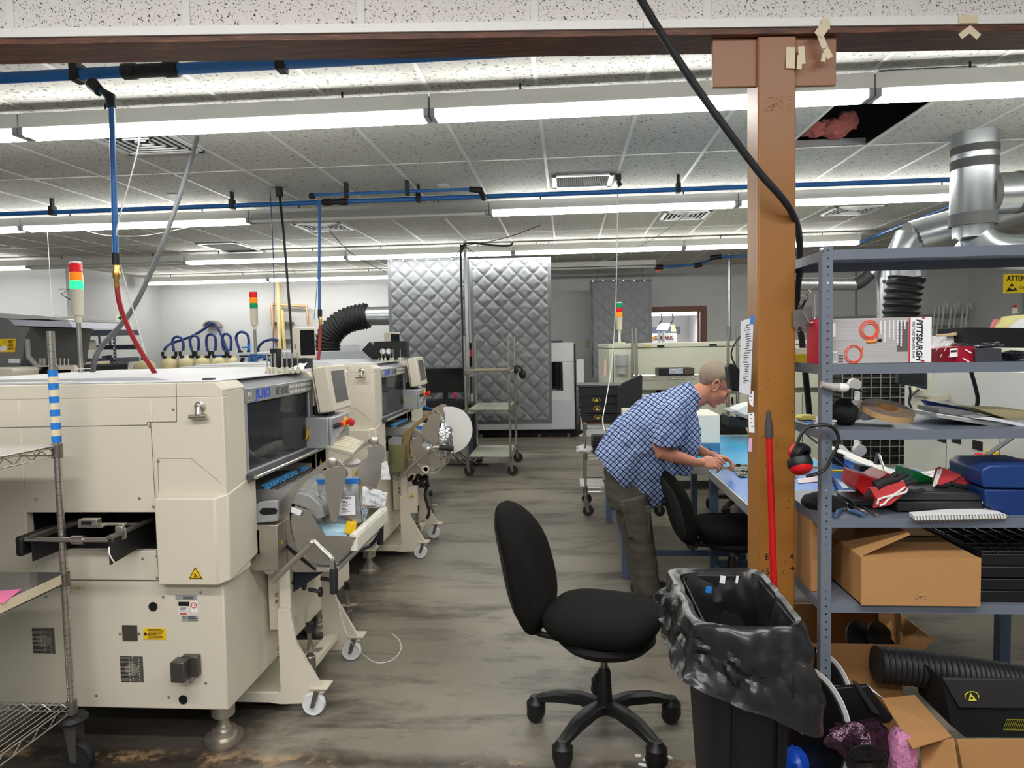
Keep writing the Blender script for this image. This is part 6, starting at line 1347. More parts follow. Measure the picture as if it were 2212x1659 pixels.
for k, (z, h, nm) in enumerate(((.873, .075, 'bottom one of the stacked black totes on the small trolley'), (.95, .085, 'second from bottom of the stacked black totes on the small trolley'), (1.037, .07, 'third from bottom of the stacked black totes on the small trolley'), (1.11, .10, 'topmost of the stacked black totes on the small trolley'))): tote(z, h, k, nm)
tag(MB().box(.22, .62, 6.55, 6.95, .568, .70).build('black_bin', BLACK, None, .01), 'black bin on the middle shelf of the small trolley', 'bin')
crumple('white_cloth', 'crumpled white cloth at the left end of the trolley\'s middle shelf', 'cloth', (.14, 6.55, .615), (.07, .07, .04), PAPER, 2, .5)
tag(MB().box(.10, .32, 6.5, 6.8, .272, .292).build('white_tray', PAPER, None, .003), 'white tray on the bottom shelf of the small trolley', 'tray')
crumple('plastic_bag', 'pinkish plastic bag on the bottom shelf of the small trolley', 'bag', (.5, 6.65, .33), (.16, .12, .06), mat('pinkish_bag', (206, 176, 182), 0.3), 6, .3)
# wire shelf unit behind the monitor
t = thing('wire_shelf_unit', 'chrome wire shelf in front of the oven, its two posts rising behind the monitor', 'shelf', (1.1, 7.1, 0))
for x in (.68, 1.66):
    for y in (7.1, 7.5): post(t, x, y, .0, 1.73, .017)
for z in (1.245, .5): wire_shelf(t, .68, 1.66, 7.1, 7.5, z, 'x', sp=.05)
a, b = P(1423, 796, 7.15), P(1500, 810, 7.15); tag(MB().box(a.x, b.x, 7.15, 7.45, 1.252, a.z).use(1).box(a.x + .1, a.x + .24, 7.145, 7.15, 1.27, a.z - .005).use(2).box(a.x + .25, b.x, 7.143, 7.15, 1.26, a.z + .003).build('parts_tray', [BLACK, FOIL, mat('brown_parts', (92, 80, 64), 0.5, .4)], None, .004), 'black tray of parts on the chrome wire shelf behind the man', 'tray')

# ================================================================ OFFICE CHAIRS
def chair(label, x, y, rz, seat_z, back_top, detail=True, group=None):
    t = thing('office_chair', label, 'chair', (0, 0, 0), group)
    mb = MB().lathe([(.0, -.075), (.16, -.07), (.21, -.045), (.232, -.01), (.235, .015), (.215, .04), (.15, .052), (0, .05)], (0, 0, seat_z - .045), n=48, sx=1.0, sy=.96)
    for i, v in enumerate(mb.v):
        r_ = math.hypot(v.x, v.y)
        if r_ > .01: k = 1 / ((abs(v.x / r_) ** 3.2 + abs(v.y / r_) ** 3.2) ** (1 / 3.2)); mb.v[i] = Vector((v.x * k, v.y * k, v.z))
    mb.build('seat', FABRIC, t, angle=80)
    MB().lathe([(0, -.02), (.17, -.02), (.2, .01), (.19, .03)], (0.01, 0, seat_z - .135), n=30).build('seat_pan', BLACKM, t)
    zc = (back_top + seat_z - .13) / 2; hh = (back_top - seat_z + .13) / 2
    def bk(off, sc):
        def f(u, v):
            a = 2 * PI * u; r = math.sin(v * PI / 2) ** .8; s_, c_ = math.sin(a), math.cos(a); k = 1 / max(1e-6, (abs(s_) ** 2.6 + abs(c_) ** 2.6) ** (1 / 2.6))
            yy, zz = c_ * k * r * .205 * sc, s_ * k * r * hh * sc; w_ = 1 - .12 * (zz / hh)
            d = .06 * (zz / hh) ** 2 - .045 * (zz / hh) if zz > 0 else .07 * (zz / hh) ** 2 - .045 * (zz / hh)
            return Vector((-.338 - .06 * (zz / hh) - .055 * max(0, zz / hh - .25) ** 1.5 + .10 * yy * yy / .04 * .3 + off * (1 - r ** 6) ** .6, yy * w_, zc + zz))
        return f
    mb = MB().grid(bk(.055, 1), 40, 14).grid(bk(-.045, 1), 40, 14); mb.build('backrest', FABRIC, t, angle=80)
    MB().grid(bk(-.062, .93), 36, 8).build('back_shell', RUBBER, t, angle=80)
    for s_ in (-1, 1): MB().tube(smooth_path([(-.352, s_ * .05, seat_z + .06), (-.335, s_ * .05, seat_z - .06), (-.27, s_ * .05, seat_z - .125), (-.1, s_ * .05, seat_z - .135), (0, s_ * .05, seat_z - .135)]), .0125, 12).build('back_support', BLACK, t)
    MB().cyl((-.425, 0, seat_z + .12), (-.38, 0, seat_z + .12), .025, 16).build('adjustment_knob', BLACK, t)
    MB().cyl((0, 0, .24), (0, 0, seat_z - .12), .0145, 14).build('gas_column', STEELD, t); MB().lathe([(.03, .10), (.032, .14), (.026, .26), (.02, .275)], (0, 0, 0), n=18).box(-.035, -.028, -.012, .012, .16, .25).build('column_cover', BLACK, t)
    for k in range(5):
        a = 2 * PI * k / 5 + BASEA; d = Vector((math.cos(a), math.sin(a), 0)); q = Vector((-d.y, d.x, 0))
        pr = [(0.02, .135, .034), (.10, .150, .030), (.2, .142, .026), (.285, .112, .022), (.31, .098, .018)]
        mb = MB().rings([[d * r + q * s1 * w_ + Vector((0, 0, h + e)) for s1, e in ((-1, -.035 if r < .28 else -.02), (-1, -.004), (-.6, .004), (.6, .004), (1, -.004), (1, -.035 if r < .28 else -.02))] for r, h, w_ in pr])
        lg = mb.build('base_leg', BLACK, t)
        c = d * .298
        w = q if k % 2 else (q * .6 + d * .8).normalized()
        MB().lathe([(.01, -.030), (.032, -.028), (.036, -.010), (.034, -.005), (.014, -.004), (.014, .004), (.034, .005), (.036, .010), (.032, .028), (.01, .030)], c + Vector((0, 0, .036)), w, 20).build('caster_wheel', BLACK, lg)
        MB().lathe([(.037, .030), (.040, .045), (.040, .082), (.030, .092), (.022, .108)], c, n=18).build('caster_stem', BLACK, lg)
    t.location = (x, y, 0); t.rotation_euler = (0, 0, rz); return t
BASEA = math.radians(108)
chair('black office chair in the foreground, turned to the right', .13, 2.84, math.radians(-17), .53, .93, group='black office chairs')
BASEA = math.radians(20)
chair('dark office chair pushed under the bench, to the right of the man\'s legs', .985, 4.36, math.radians(4), .50, .83, group='black office chairs')
chair('black chair back showing behind the rear bench beside the column', 1.60, 6.66, math.radians(-80), .5, .86, group='black office chairs')
mb = MB()
for k in range(5): c = Vector((.80, 4.62, .36 - .01 * k)); mb.tube([c + Vector((math.cos(a) * .05, .01 * k, math.sin(a) * (.07 + .006 * k))) for a in [2 * PI * i / 16 for i in range(16)]], .004, 5, closed=True)
tag(mb.build('cable_coil', RUBBER), 'coil of thin black cable hanging under the bench behind the dark chair', 'cable')
# ================================================================ THE MAN
YM = 4.42
t = person = thing('person', 'man in a blue checked short sleeved shirt and grey cargo trousers bending over the bench', 'person', (.55, YM, 0))
PP = lambda px, py, d=0.0: P(px, py, YM + d)
PX1 = YM / F                                                     # metres per photo pixel at his distance
def limb(mb, seq, n=18):   # (px, py, dY, half width in Y, in-plane half width in px)
    return mb.tube([PP(a, b, d) for a, b, d, _, _ in seq], [w_ for *_, w_, _ in seq], n, flat=[e * PX1 / w_ for *_, w_, e in seq])
hc = PP(1543, 830); th = math.radians(40)
HX = Matrix.Rotation(th, 3, 'Y')
def hp_(f, s_, u): return hc + HX @ Vector((f, s_, u))           # forward, sideways, up in the head's own frame
mb = MB()
mb.ball(hp_(-.012, 0, .035), (.102, .077, .093), 20, HX).ball(hp_(.040, 0, -.035), (.060, .062, .085), 16, HX).ball(hp_(.052, 0, -.088), (.040, .040, .032), 14, HX)
mb.ball(hp_(.088, 0, .018), (.018, .052, .016), 12, HX)
mb.tube([hp_(.085, 0, .012), hp_(.105, 0, -.012), hp_(.121, 0, -.036), hp_(.108, 0, -.046), hp_(.09, 0, -.044)], [.010, .0115, .0155, .015, .01], 10)
for s_ in (-1, 1):
    mb.ball(hp_(.108, s_ * .012, -.041), (.010, .009, .008), 8, HX).ball(hp_(.070, s_ * .040, -.022), (.026, .024, .028), 10, HX)
    ear = [hp_(-.005 + .020 * math.cos(a) - .008 * math.sin(a), s_ * (.078 + .010 * (1 - math.cos(a)) / 2), -.008 + .034 * math.sin(a)) for a in [2 * PI * i / 14 for i in range(14)]]
    mb.tube(ear, .0058, 8, closed=True).ball(hp_(-.002, s_ * .077, -.012), (.014, .008, .022), 10, HX)
mb.ball(hp_(.094, 0, -.066), (.014, .026, .007), 10, HX).ball(hp_(.091, 0, -.078), (.014, .023, .007), 10, HX).ball(hp_(.083, 0, -.104), (.018, .024, .016), 10, HX)
limb(mb, [(1440, 905, 0, .10, 26), (1475, 875, 0, .085, 26), (1500, 858, 0, .062, 25), (1522, 848, 0, .058, 23), (1535, 838, 0, .055, 20)])
mb.tube([PP(1445, 890, -.17), PP(1450, 885, 0), PP(1460, 890, .17)], .06, 12)
# near arm, far arm
limb(mb, [(1447, 885, -.19, .055, 20), (1436, 930, -.215, .052, 18), (1426, 965, -.22, .048, 16), (1428, 975, -.22, .046, 16), (1450, 983, -.21, .043, 15), (1482, 993, -.18, .034, 11.5), (1505, 999, -.16, .027, 9), (1520, 999, -.15, .026, 8.5)])
limb(mb, [(1465, 890, .19, .055, 20), (1475, 930, .21, .048, 17), (1482, 952, .20, .045, 15), (1490, 962, .19, .042, 14), (1515, 975, .12, .034, 11), (1536, 984, .06, .026, 8.5), (1548, 985, .03, .026, 8)])
def hand(mb, w_, dirf, up, side, sc=1.0):
    """palm with four curled fingers and a thumb; w_ wrist, dirf towards the knuckles, up the back of the hand, side towards the thumb"""
    f, u, s_ = Vector(dirf).normalized(), Vector(up).normalized(), Vector(side).normalized()
    Rh = Matrix((f, s_, u)).transposed(); q = lambda a, b, c: Vector(w_) + (f * a + s_ * b + u * c) * sc
    mb.ball(q(.045, 0, 0), (.054 * sc, .042 * sc, .017 * sc), 16, Rh).ball(q(.02, .02, -.006), (.03 * sc, .022 * sc, .016 * sc), 12, Rh)
    for k, (b, L, cu) in enumerate(((.030, .92, .7), (.010, 1.0, 1.0), (-.010, .95, 1.25), (-.029, .76, 1.5))):
        kn = q(.088 - .004 * abs(k - 1), b, .004); a1, a2, a3 = .35 * cu + .25, .9 * cu + .45, 1.5 * cu + .55; pt = [q(.06, b * .9, .002), kn]; cur = kn
        for a, l in ((a1, .042), (a2, .027), (a3, .021)): cur = cur + (f * math.cos(a) - u * math.sin(a) + s_ * (.08 * (0 - k + 1))) * l * L * sc; pt.append(cur)
        mb.tube(pt, [.0095 * sc, .0100 * sc, .0088 * sc, .0080 * sc, .0066 * sc], 10)
    pt = [q(.012, .026, -.004), q(.038, .046, -.014), q(.066, .050, -.026), q(.088, .040, -.036)]; mb.tube(pt, [.014 * sc, .0115 * sc, .010 * sc, .0075 * sc], 10)
hand(mb, PP(1517, 999, -.152), (1, .10, -.05), (-.05, -.75, .65), (0.05, .65, .75), .98)
hand(mb, PP(1545, 985, .035), (.85, -.45, -.22), (.30, .35, .9), (-.4, -.8, .35), .98)
sk = remeshed(mb, .0036, 3)
sk.build('body', SKIN, person, angle=180)
# hair: a cap over the crown and the back of the head
random.seed(4)
mb = MB().ball(hp_(-.022, 0, .042), (.104, .082, .097), 24, HX); hm = MB()
keep = {}
for i, v in enumerate(mb.v):
    L = HX.inverted() @ (v - hc); d = .004 * noise.noise(Vector((L.x * 60, L.y * 60, L.z * 60)))
    v2 = v + (v - hp_(-.02, 0, .03)).normalized() * d; mb.v[i] = v2
    keep[i] = (L.z > .062 - .55 * min(0, .055 - L.x) - .0) if L.x > .02 else (L.z > -.012 + .9 * max(0, L.x + .03) if L.x > -.035 else L.z > -.055)
fs = [f for f in mb.f if sum(keep[i] for i in f) >= len(f) - 1 and len(f) < 8 or (len(f) >= 8 and all(keep[i] for i in f))]
used = sorted({i for f in fs for i in f}); mp = {i: k for k, i in enumerate(used)}
hm.add([mb.v[i] for i in used], [tuple(mp[i] for i in f) for f in fs])
m = mat('grey_brown_hair', (150, 134, 116), 0.6, bump=.6, bscale=120, var=.3, vscale=90, stretch=(1, 1, .3))
hr = hm.build('hair', m, person, angle=180); so = hr.modifiers.new('s', 'SOLIDIFY'); so.thickness = .012; so.offset = -.4
# face details
for s_ in (-1, 1):
    MB().ball(hp_(.083, s_ * .031, .0), (.011, .012, .010), 10).build('eye', mat('eye_white', (225, 215, 205), 0.2), person)
    MB().ball(hp_(.0945, s_ * .031, -.001), (.004, .006, .006), 8).build('pupil', INK, person)
    MB().tube([hp_(.094, s_ * .012, .020), hp_(.096, s_ * .030, .025), hp_(.082, s_ * .050, .018)], .0042, 6).build('eyebrow', m, person)
MB().tube([hp_(.0985, -.022, -.0715), hp_(.1065, 0, -.072), hp_(.0985, .022, -.0715)], .0022, 6).build('mouth', mat('lip', (150, 80, 72), 0.5), person)
gl = MB()
for s_ in (-1, 1):
    gl.tube([hp_(.104 - .010 * abs(math.cos(a)) * (1 if math.cos(a) * s_ > 0 else .3), s_ * .032 + .024 * math.cos(a), -.006 + .018 * math.sin(a)) for a in [2 * PI * i / 18 for i in range(18)]], .0013, 6, closed=True)
    gl.tube([hp_(.092, s_ * .058, .0), hp_(.04, s_ * .079, .008), hp_(-.002, s_ * .084, .012)], .0014, 6)
gl.tube([hp_(.108, -.009, 0), hp_(.108, .009, 0)], .0013, 6)
gl.build('glasses', STEELD, person, label='thin wire framed glasses')
# shirt
m = mat('blue_check_cotton', (225, 228, 235), 0.85, spec=.15); nt, b = nodes_of(m); v = worldvec(nt)
def axis(vec, period, ph=0):
    d = nt.nodes.new('ShaderNodeVectorMath'); d.operation = 'DOT_PRODUCT'; nt.links.new(v, d.inputs[0]); d.inputs[1].default_value = vec
    nz = noise_tex(nt, v, 9, 3); x = math_node(nt, 'ADD', d.outputs['Value'], math_node(nt, 'MULTIPLY', nz.outputs['Fac'], .020))
    return math_node(nt, 'FRACT', math_node(nt, 'MULTIPLY_ADD', x, 1 / period) if False else math_node(nt, 'ADD', math_node(nt, 'MULTIPLY', x, 1 / period), ph))
def stripe(fr): return ramp(nt, fr, [(0.0, (0, 0, 0)), (.10, (.9, .9, .9)), (.34, (.9, .9, .9)), (.44, (.12, .12, .12)), (.62, (.12, .12, .12)), (.68, (.45, .45, .45)), (.78, (.45, .45, .45)), (.86, (0, 0, 0))]).outputs[0]
sa, sb_ = stripe(axis((.69, .15, .72), .026)), stripe(axis((-.72, .2, .69), .026, .3))
f_ = math_node(nt, 'MULTIPLY', math_node(nt, 'ADD', sa, sb_), .5)
nt.links.new(ramp(nt, f_, [(0.02, (216, 221, 232)), (.25, (150, 169, 204)), (.5, (78, 102, 154)), (.9, (24, 34, 78))]).outputs[0], b.inputs['Base Color'])
SHIRT = m
mb = MB()
limb(mb, [(1322, 1020, 0, .175, 54), (1345, 1000, 0, .19, 66), (1372, 968, 0, .20, 70), (1405, 930, 0, .205, 68), (1435, 900, 0, .205, 60), (1462, 878, 0, .17, 45), (1483, 862, 0, .10, 33), (1494, 855, 0, .075, 30)], 28)
limb(mb, [(1388, 985, 0, .175, 68), (1396, 1025, 0, .17, 58), (1408, 1058, 0, .165, 44), (1420, 1088, 0, .15, 20)], 24)
limb(mb, [(1440, 895, 0, .17, 50), (1460, 935, 0, .15, 38), (1465, 975, 0, .13, 26), (1452, 1020, 0, .12, 20)], 22)
for d, o_ in ((-1, (0, 0)), (1, (22, 2))):
    limb(mb, [(1462 + o_[0] * .5, 878, d * .13, .07, 27), (1452 + o_[0], 895, d * .195, .075, 32), (1447 + o_[0], 925, d * .218, .076, 34), (1443 + o_[0], 945, d * .222, .082, 39), (1442 + o_[0], 962, d * .222, .082, 40)], 20)
sh = remeshed(mb, .0075, 5)
for i, v_ in enumerate(sh.v):
    if True:
        # creases gather towards the waist and the elbow
        k = noise.noise(Vector((v_.x * 9 + v_.z * 7, v_.y * 6, v_.z * 10 - v_.x * 9))) * .017 + noise.noise(Vector((v_.x * 26, v_.y * 14, v_.z * 26))) * .006
        d = (v_ - PP(1400, 950)).normalized(); sh.v[i] = v_ + d * k
sh.build('shirt', SHIRT, person, angle=180)
mb = MB()
limb(mb, [(1488, 858, 0, .074, 30), (1497, 851, 0, .070, 30), (1504, 846, 0, .066, 27)], 24); cs = mb.build('collar', SHIRT, person, angle=180)
tag_ = MB().prism([PP(1496, 868, -.068), PP(1508, 860, -.06), PP(1512, 884, -.035), PP(1500, 892, -.05)], (0, .006, 0)).build('collar_point', SHIRT, person)
# trousers, pocket, shoes
TROU = mat('charcoal_cargo_cotton', (88, 84, 76), 0.9, var=.15, vscale=24, bump=.25, bscale=60, spec=.15)
mb = MB()
limb(mb, [(1345, 1000, 0, .12, 38), (1352, 1030, 0, .135, 46), (1360, 1060, 0, .15, 50), (1368, 1085, 0, .15, 49)], 24)
for d, ox in ((-1, 0), (1, -14)):
    limb(mb, [(1364 + ox * .3, 1070, d * .085, .095, 50), (1374 + ox, 1110, d * .095, .09, 44), (1384 + ox, 1160, d * .10, .078, 37), (1393 + ox, 1210, d * .10, .072, 30), (1400 + ox, 1255, d * .10, .068, 26), (1404 + ox, 1281, d * .10, .068, 24)], 20)
tr = remeshed(mb, .009, 4)
for i, v_ in enumerate(tr.v):
    k = noise.noise(Vector((v_.x * 8, v_.y * 8, v_.z * 22))) * .009 * (1 + max(0, .5 - v_.z)); d = Vector((v_.x - .5, v_.y - YM, 0)).normalized(); tr.v[i] = v_ + d * k
tr.build('trousers', TROU, person, angle=180)
SEAMT = mat('dark_trouser_seam', (56, 53, 48), 0.9)
pk = MB().prism([PP(*c, -.197) for c in [(1340, 1090), (1404, 1094), (1407, 1110), (1344, 1106)]], (0, .03, 0)).build('pocket_flap', TROU, person, .004)
MB().prism([PP(*c, -.188) for c in [(1345, 1106), (1404, 1108), (1406, 1160), (1356, 1162)]], (0, .03, 0)).build('cargo_pocket', TROU, person, .005)
MB().tube([PP(1345, 1108, -.19), PP(1356, 1163, -.19), PP(1406, 1161, -.19)], .0022, 5).tube(smooth_path([PP(1362, 1040, -.178), PP(1368, 1092, -.186), PP(1378, 1165, -.18), PP(1392, 1220, -.172), PP(1402, 1280, -.168)]), .002, 5).build('stitched_seam', SEAMT, person)
for d, ox in ((-1, 0), (1, -14)):
    c = PP(1405 + ox, 1280, d * .10); MB().rings([[Vector((c.x + a, c.y + w_ * s1, z)) for s1, z in ((-1, .0), (1, .0), (1, h * .6), (.5, h), (-.5, h), (-1, h * .6))] for a, w_, h in ((-.085, .03, .05), (-.05, .042, .085), (.03, .042, .085), (.10, .048, .06), (.17, .046, .045), (.205, .025, .03))]).build('shoe', mat('dark_shoe', (40, 38, 36), 0.6), person, .008)
# ================================================================ GREY SLOTTED RACK, right foreground
YK, YKB = 2.45, 2.91; RX0, RX1 = .850, 2.07
C6, C7, C8, C9 = crop(1690, 500, 4.147), crop(1690, 800, 4.238), crop(1690, 1100, 4.238), crop(1690, 1300, 4.238)
def O2(name, label, cat, pts, Y, th, m_, bev=.002, cm=None, group=None):
    q = [P(*(cm(*p) if cm else p), Y) for p in pts]; return tag(MB().prism(q, (0, th, 0)).build(name, m_, None, bev), label, cat, group)
def holed(o, du, dv, n, pitch, wd, r):        # strip with a row of real round holes
    mb = MB(); o, du, dv = Vector(o), Vector(du), Vector(dv)
    for k in range(n):
        c = o + dv * (pitch * (k + .5)); R_ = []
        for a, b in ((-1, -1), (0, -1), (1, -1), (1, 0), (1, 1), (0, 1), (-1, 1), (-1, 0)): R_.append(c + du * (wd / 2 * (1 + a)) + dv * (pitch / 2 * b))
        mid = c + du * wd * .5
        H_ = [mid + (du * math.cos(t_) + dv * math.sin(t_)) * r for t_ in [math.radians(-135 + 45 * i) for i in range(8)]]
        mb.add(R_ + H_, [(i, (i + 1) % 8, 8 + (i + 1) % 8, 8 + i) for i in range(8)])
    return mb
t = rack = thing('storage_rack', 'grey slotted angle rack right of the ochre column', 'rack', (1.46, 2.68, 0))
zr = P(1765, 533, YK).z
for x, sx in ((RX0, 1), (RX1, -1)):
    for y, sy in ((YK, 1), (YKB, -1)):
        mb = holed((x, y, 0), (sx, 0, 0), UP, int(zr / .0265), zr / int(zr / .0265), .034, .0036)
        mb2 = holed((x, y, 0), (0, sy, 0), UP, int(zr / .0265), zr / int(zr / .0265), .034, .0036); mb.weld = .0004; mb.add(mb2.v, mb2.f)
        o = mb.build('post', RACKG, t, angle=0); so = o.modifiers.new('s', 'SOLIDIFY'); so.thickness = .002; so.offset = 0
SH = {}
for nm, py in (('s1', 540), ('s2', 788), ('s3', 930), ('s4', 1119), ('s5', 1303)):
    z = P(1790, py, YK).z; SH[nm] = z
    MB().box(RX0 + .003, RX1 - .003, YK + .003, YKB - .003, z - .003, z).box(RX0 + .034, RX1 - .034, YK + .001, YK + .004, z - .033, z).box(RX0 + .034, RX1 - .034, YKB - .004, YKB - .001, z - .033, z).box(RX0 + .001, RX0 + .004, YK + .034, YKB - .034, z - .033, z).box(RX1 - .004, RX1 - .001, YK + .034, YKB - .034, z - .033, z).build('shelf', RACKG, t)
mb = MB().lathe([(.0075, 0), (.0075, .003), (.003, .005)], P(1776, 540, YK), (0, -1, 0), 12); mb.build('bolt', CHROME, t)
br = lambda a, b, y: MB().bar(P(*a, y), P(*b, y), .003, .034, (0, 1, 0)).build('diagonal_brace', NAVY, t)
br((1712, 915), (1905, 1068), 2.915); br((2215, 925), (2000, 1075), 2.92); br((1790, 1020), (1822, 1090), 2.925); br((2036, 1132), (2120, 1180), 2.915); br((1905, 1068), (2050, 1140), 2.915)
# hook bracket with clips hanging left of the post
t = thing('hook_bracket', 'grey bracket with metal hooks and clips between the column and the rack post', 'bracket', tuple(P(1740, 690, 2.62)))
MB().prism([P(*C6(*p), 2.62) for p in [(98, 705), (262, 670), (275, 850), (98, 860)]], (0, .003, 0)).build('plate', mat('taupe_plate', (112, 108, 108), 0.45, .3), t, .001)
MB().tube(smooth_path([P(*C6(*p), 2.6) for p in [(180, 705), (212, 765), (248, 822), (285, 790), (293, 740), (290, 560)]], 4), .0035, 8).build('hook_wire', CHROME, t)
MB().prism([P(*C6(*p), 2.615) for p in [(160, 680), (225, 560), (240, 545), (242, 570), (185, 690)]], (0, .01, 0)).build('clip_bar', BLACK, t)
random.seed(14)
for k in range(18):
    p = P(*C6(140 + 6 * k, 690 - 8 * k + random.uniform(-15, 15)), 2.61); q = p + Vector((random.uniform(-.006, .012), -.01, random.uniform(.01, .03))); MB().tube([p, q, q + Vector((.003, 0, .004))], .001, 5).build('wire_hook', CHROME, t)
for x, y in ((145, 840), (185, 830), (200, 810)): p = P(*C6(x, y), 2.612); MB().tube(smooth_path([p, p + Vector((-.004, 0, -.016)), p + Vector((0, 0, -.025)), p + Vector((.005, 0, -.018))], 4), .0015, 6).build('wire_hook', CHROME, t)
# --- top stocked shelf
z2 = SH['s2']
t = thing('pump_box', 'printed carton of a transfer pump standing on the second shelf', 'box', (1.08, 2.52, z2))
a, b = P(1793, 689, 2.49), P(2012, 787, 2.49); zt, zb = a.z - .0, z2 + .001
x0, x1 = a.x, b.x
MB().box(x0, x1, 2.49, 2.62, zb, zt).build('carton', [mat('carton_print_grey', (176, 172, 172), 0.35, var=.35, vscale=7, stretch=(.4, 1, 60))], t, .001)
W_, H_ = x1 - x0, zt - zb; G = lambda u, v, d=.001: Vector((x0 + W_ * u, 2.49 - d, zt - H_ * v))
q4 = lambda mb, u0, u1, v0, v1, d=.001: mb.poly([G(u0, v1, d), G(u1, v1, d), G(u1, v0, d), G(u0, v0, d)])
mb = q4(MB(), .785, .995, .01, .99); mb.use(1); q4(mb, .775, .79, .01, .99, .0012)
for v0, v1 in ((.01, .04), (.95, .985)): q4(mb, .90, .93, v0, v1, .0014)
mb.use(2); Md = frame(G(.87, .5, .0016), (0, 0, -1), XV)
mb.text('PITTSBURGH', frame(G(.875, .5, .0016), (0, 0, -1), XV), .027, .0002, bold=.0008, shear=.2, space=.98, sx=.9); mb.text('MULTI-USE TRANSFER PUMP', frame(G(.818, .5, .0016), (0, 0, -1), XV), .013, .0002, sx=.75)
mb.build('brand_panel', [PAPER, INKRED, INK], t)
mb = MB()
q4(mb, .66, .77, .10, .75, .0008)
for k, (u, L) in enumerate(((.50, .30), (.54, .46), (.585, .38), (.625, .44), (.665, .52), (.70, .55), (.735, .18))):
    pass
mb.use(1)
for k, (u, L) in enumerate(((.50, .30), (.54, .46), (.585, .38), (.625, .44), (.665, .52), (.70, .55), (.735, .18))):
    v = .06
    while v < .06 + L: q4(mb, u - .008, u + .008, v, v + .028, .0012); v += .034
q4(mb, .02, .055, .10, .40, .0012); q4(mb, .02, .07, .72, .97, .0012)
mb.use(2)
for k in range(8): q4(mb, .026 + .005 * k, .028 + .005 * k, .75, .94, .0014)
for k in range(5): q4(mb, .085, .13, .80 + .035 * k, .815 + .035 * k, .0012)
mb.build('printed_artwork', [mat('carton_dark', (96, 92, 92), 0.4), PAPER, INK], t)
mb = MB()
for (u, v, r) in ((.385, .26, .031), (.385, .26, .026), (.39, .27, .0215), (.23, .79, .029), (.235, .79, .024)):
    c = G(u, v, .0015); mb.tube([c + Vector((math.cos(a) * r, 0, math.sin(a) * r * 1.05)) for a in [2 * PI * i / 24 for i in range(24)]], .0017, 5, closed=True)
mb.tube([G(.455, .24, .0015), G(.468, .40, .0015), G(.465, .46, .0015)], .0017, 5).tube([G(.31, .80, .0015), G(.325, .62, .0015)], .0017, 5); mb.use(1); mb.tube([G(.36, .525, .0015), G(.46, .51, .0015)], .0045, 6); mb.use(2).tube([G(.455, .51, .0015), G(.49, .495, .0015)], .003, 6).ball(G(.495, .495, .001), (.006, .001, .007), 8)
mb.build('printed_hose', [mat('printed_orange_red', (228, 88, 60), 0.5), mat('printed_orange', (240, 140, 40), 0.5), INK], t)
MB().box(x1, x1 + .028, 2.55, 2.553, zb + .045, zb + .088).build('hang_tab', BLACK, t, .001)
MB().box(x0 - .004, x0 - .0, 2.492, 2.618, zb, zt).build('red_side', RED, t)
tag(MB().box(.868, x0 - .008, 2.56, 2.66, zb, zb + .155).build('red_carton', mat('crimson_carton', (206, 36, 60), 0.45), None, .001), 'narrow red carton behind the rack post', 'box')
t = thing('yellow_tray', 'yellow tray with a clear box on it behind the ochre column', 'tray', tuple(P(1732, 786, 2.75)))
MB().prism([P(*c, 2.74) for c in [(1700, 767), (1750, 764), (1750, 783), (1700, 786)]], (0, .1, 0)).build('tray', mat('bright_yellow', (222, 206, 40), 0.4), t, .002); MB().prism([P(*c, 2.78) for c in [(1700, 752), (1752, 752), (1752, 764), (1700, 766)]], (0, .08, 0)).build('clear_box', mat('clear_tub', (214, 214, 206), 0.2), t, .002)
t = thing('red_box', 'dark red printed box lying right of the pump carton', 'box', (1.42, 2.5, z2))
MB().prism([P(2015, 753, 2.58), P(2071, 749, 2.47), P(2071, 785, 2.47), P(2015, 785, 2.58)], (.002, .13, 0)).prism([P(2071, 749, 2.47), P(2105, 748, 2.49), P(2105, 784, 2.49), P(2071, 785, 2.47)], (.0, .12, 0)).build('carton', mat('dark_red_carton', (168, 20, 44), 0.35), t, .001)
mb = MB().use(0).prism([P(*c, 2.475) for c in [(2052, 753), (2070, 752), (2070, 770), (2052, 772)]], (0, .001, 0)); mb.use(1).prism([P(*c, 2.473) for c in [(2054, 757), (2067, 756), (2067, 760), (2054, 761)]], (0, .001, 0)); mb.use(0)
for k in range(4): p = P(2022 + 9 * k, 758 + (k % 2) * 14, 2.52 - .01 * k); mb.bar(p, p + Vector((.004, -.004, .012)), .001, .002)
for (x, y) in ((2085, 755), (2080, 774)): p = P(x, y, 2.474); mb.bar(p, p + Vector((.02, 0, -.012)), .001, .004)
mb.build('print', [PAPER, INK], t)
O2('black_box', 'small dark grey box beside the red box on the second shelf', 'box', [(2107, 753), (2164, 752), (2165, 782), (2107, 784)], 2.475, .10, mat('charcoal_box', (56, 57, 62), 0.6))
t = thing('document_tray', 'black tray of folders and papers at the right end of the second shelf', 'tray', tuple(P(2155, 784, 2.62)))
MB().prism([P(*c, 2.62) for c in [(2094, 707), (2240, 709), (2240, 752), (2094, 750)]], (0, .22, 0)).build('tray', BLACKM, t, .003)
for k, (pts, m_) in enumerate((([(2142, 708), (2150, 690), (2158, 690), (2152, 708)], mat('pink_folder', (226, 128, 134), 0.7)), ([(2152, 708), (2168, 684), (2260, 674), (2260, 708)], mat('cream_folder', (226, 220, 150), 0.7)), ([(2180, 708), (2205, 688), (2260, 690), (2260, 712)], PAPER))): MB().prism([P(*c, 2.68 - .025 * k) for c in pts], (0, .012, 0)).build('folder', m_, t)
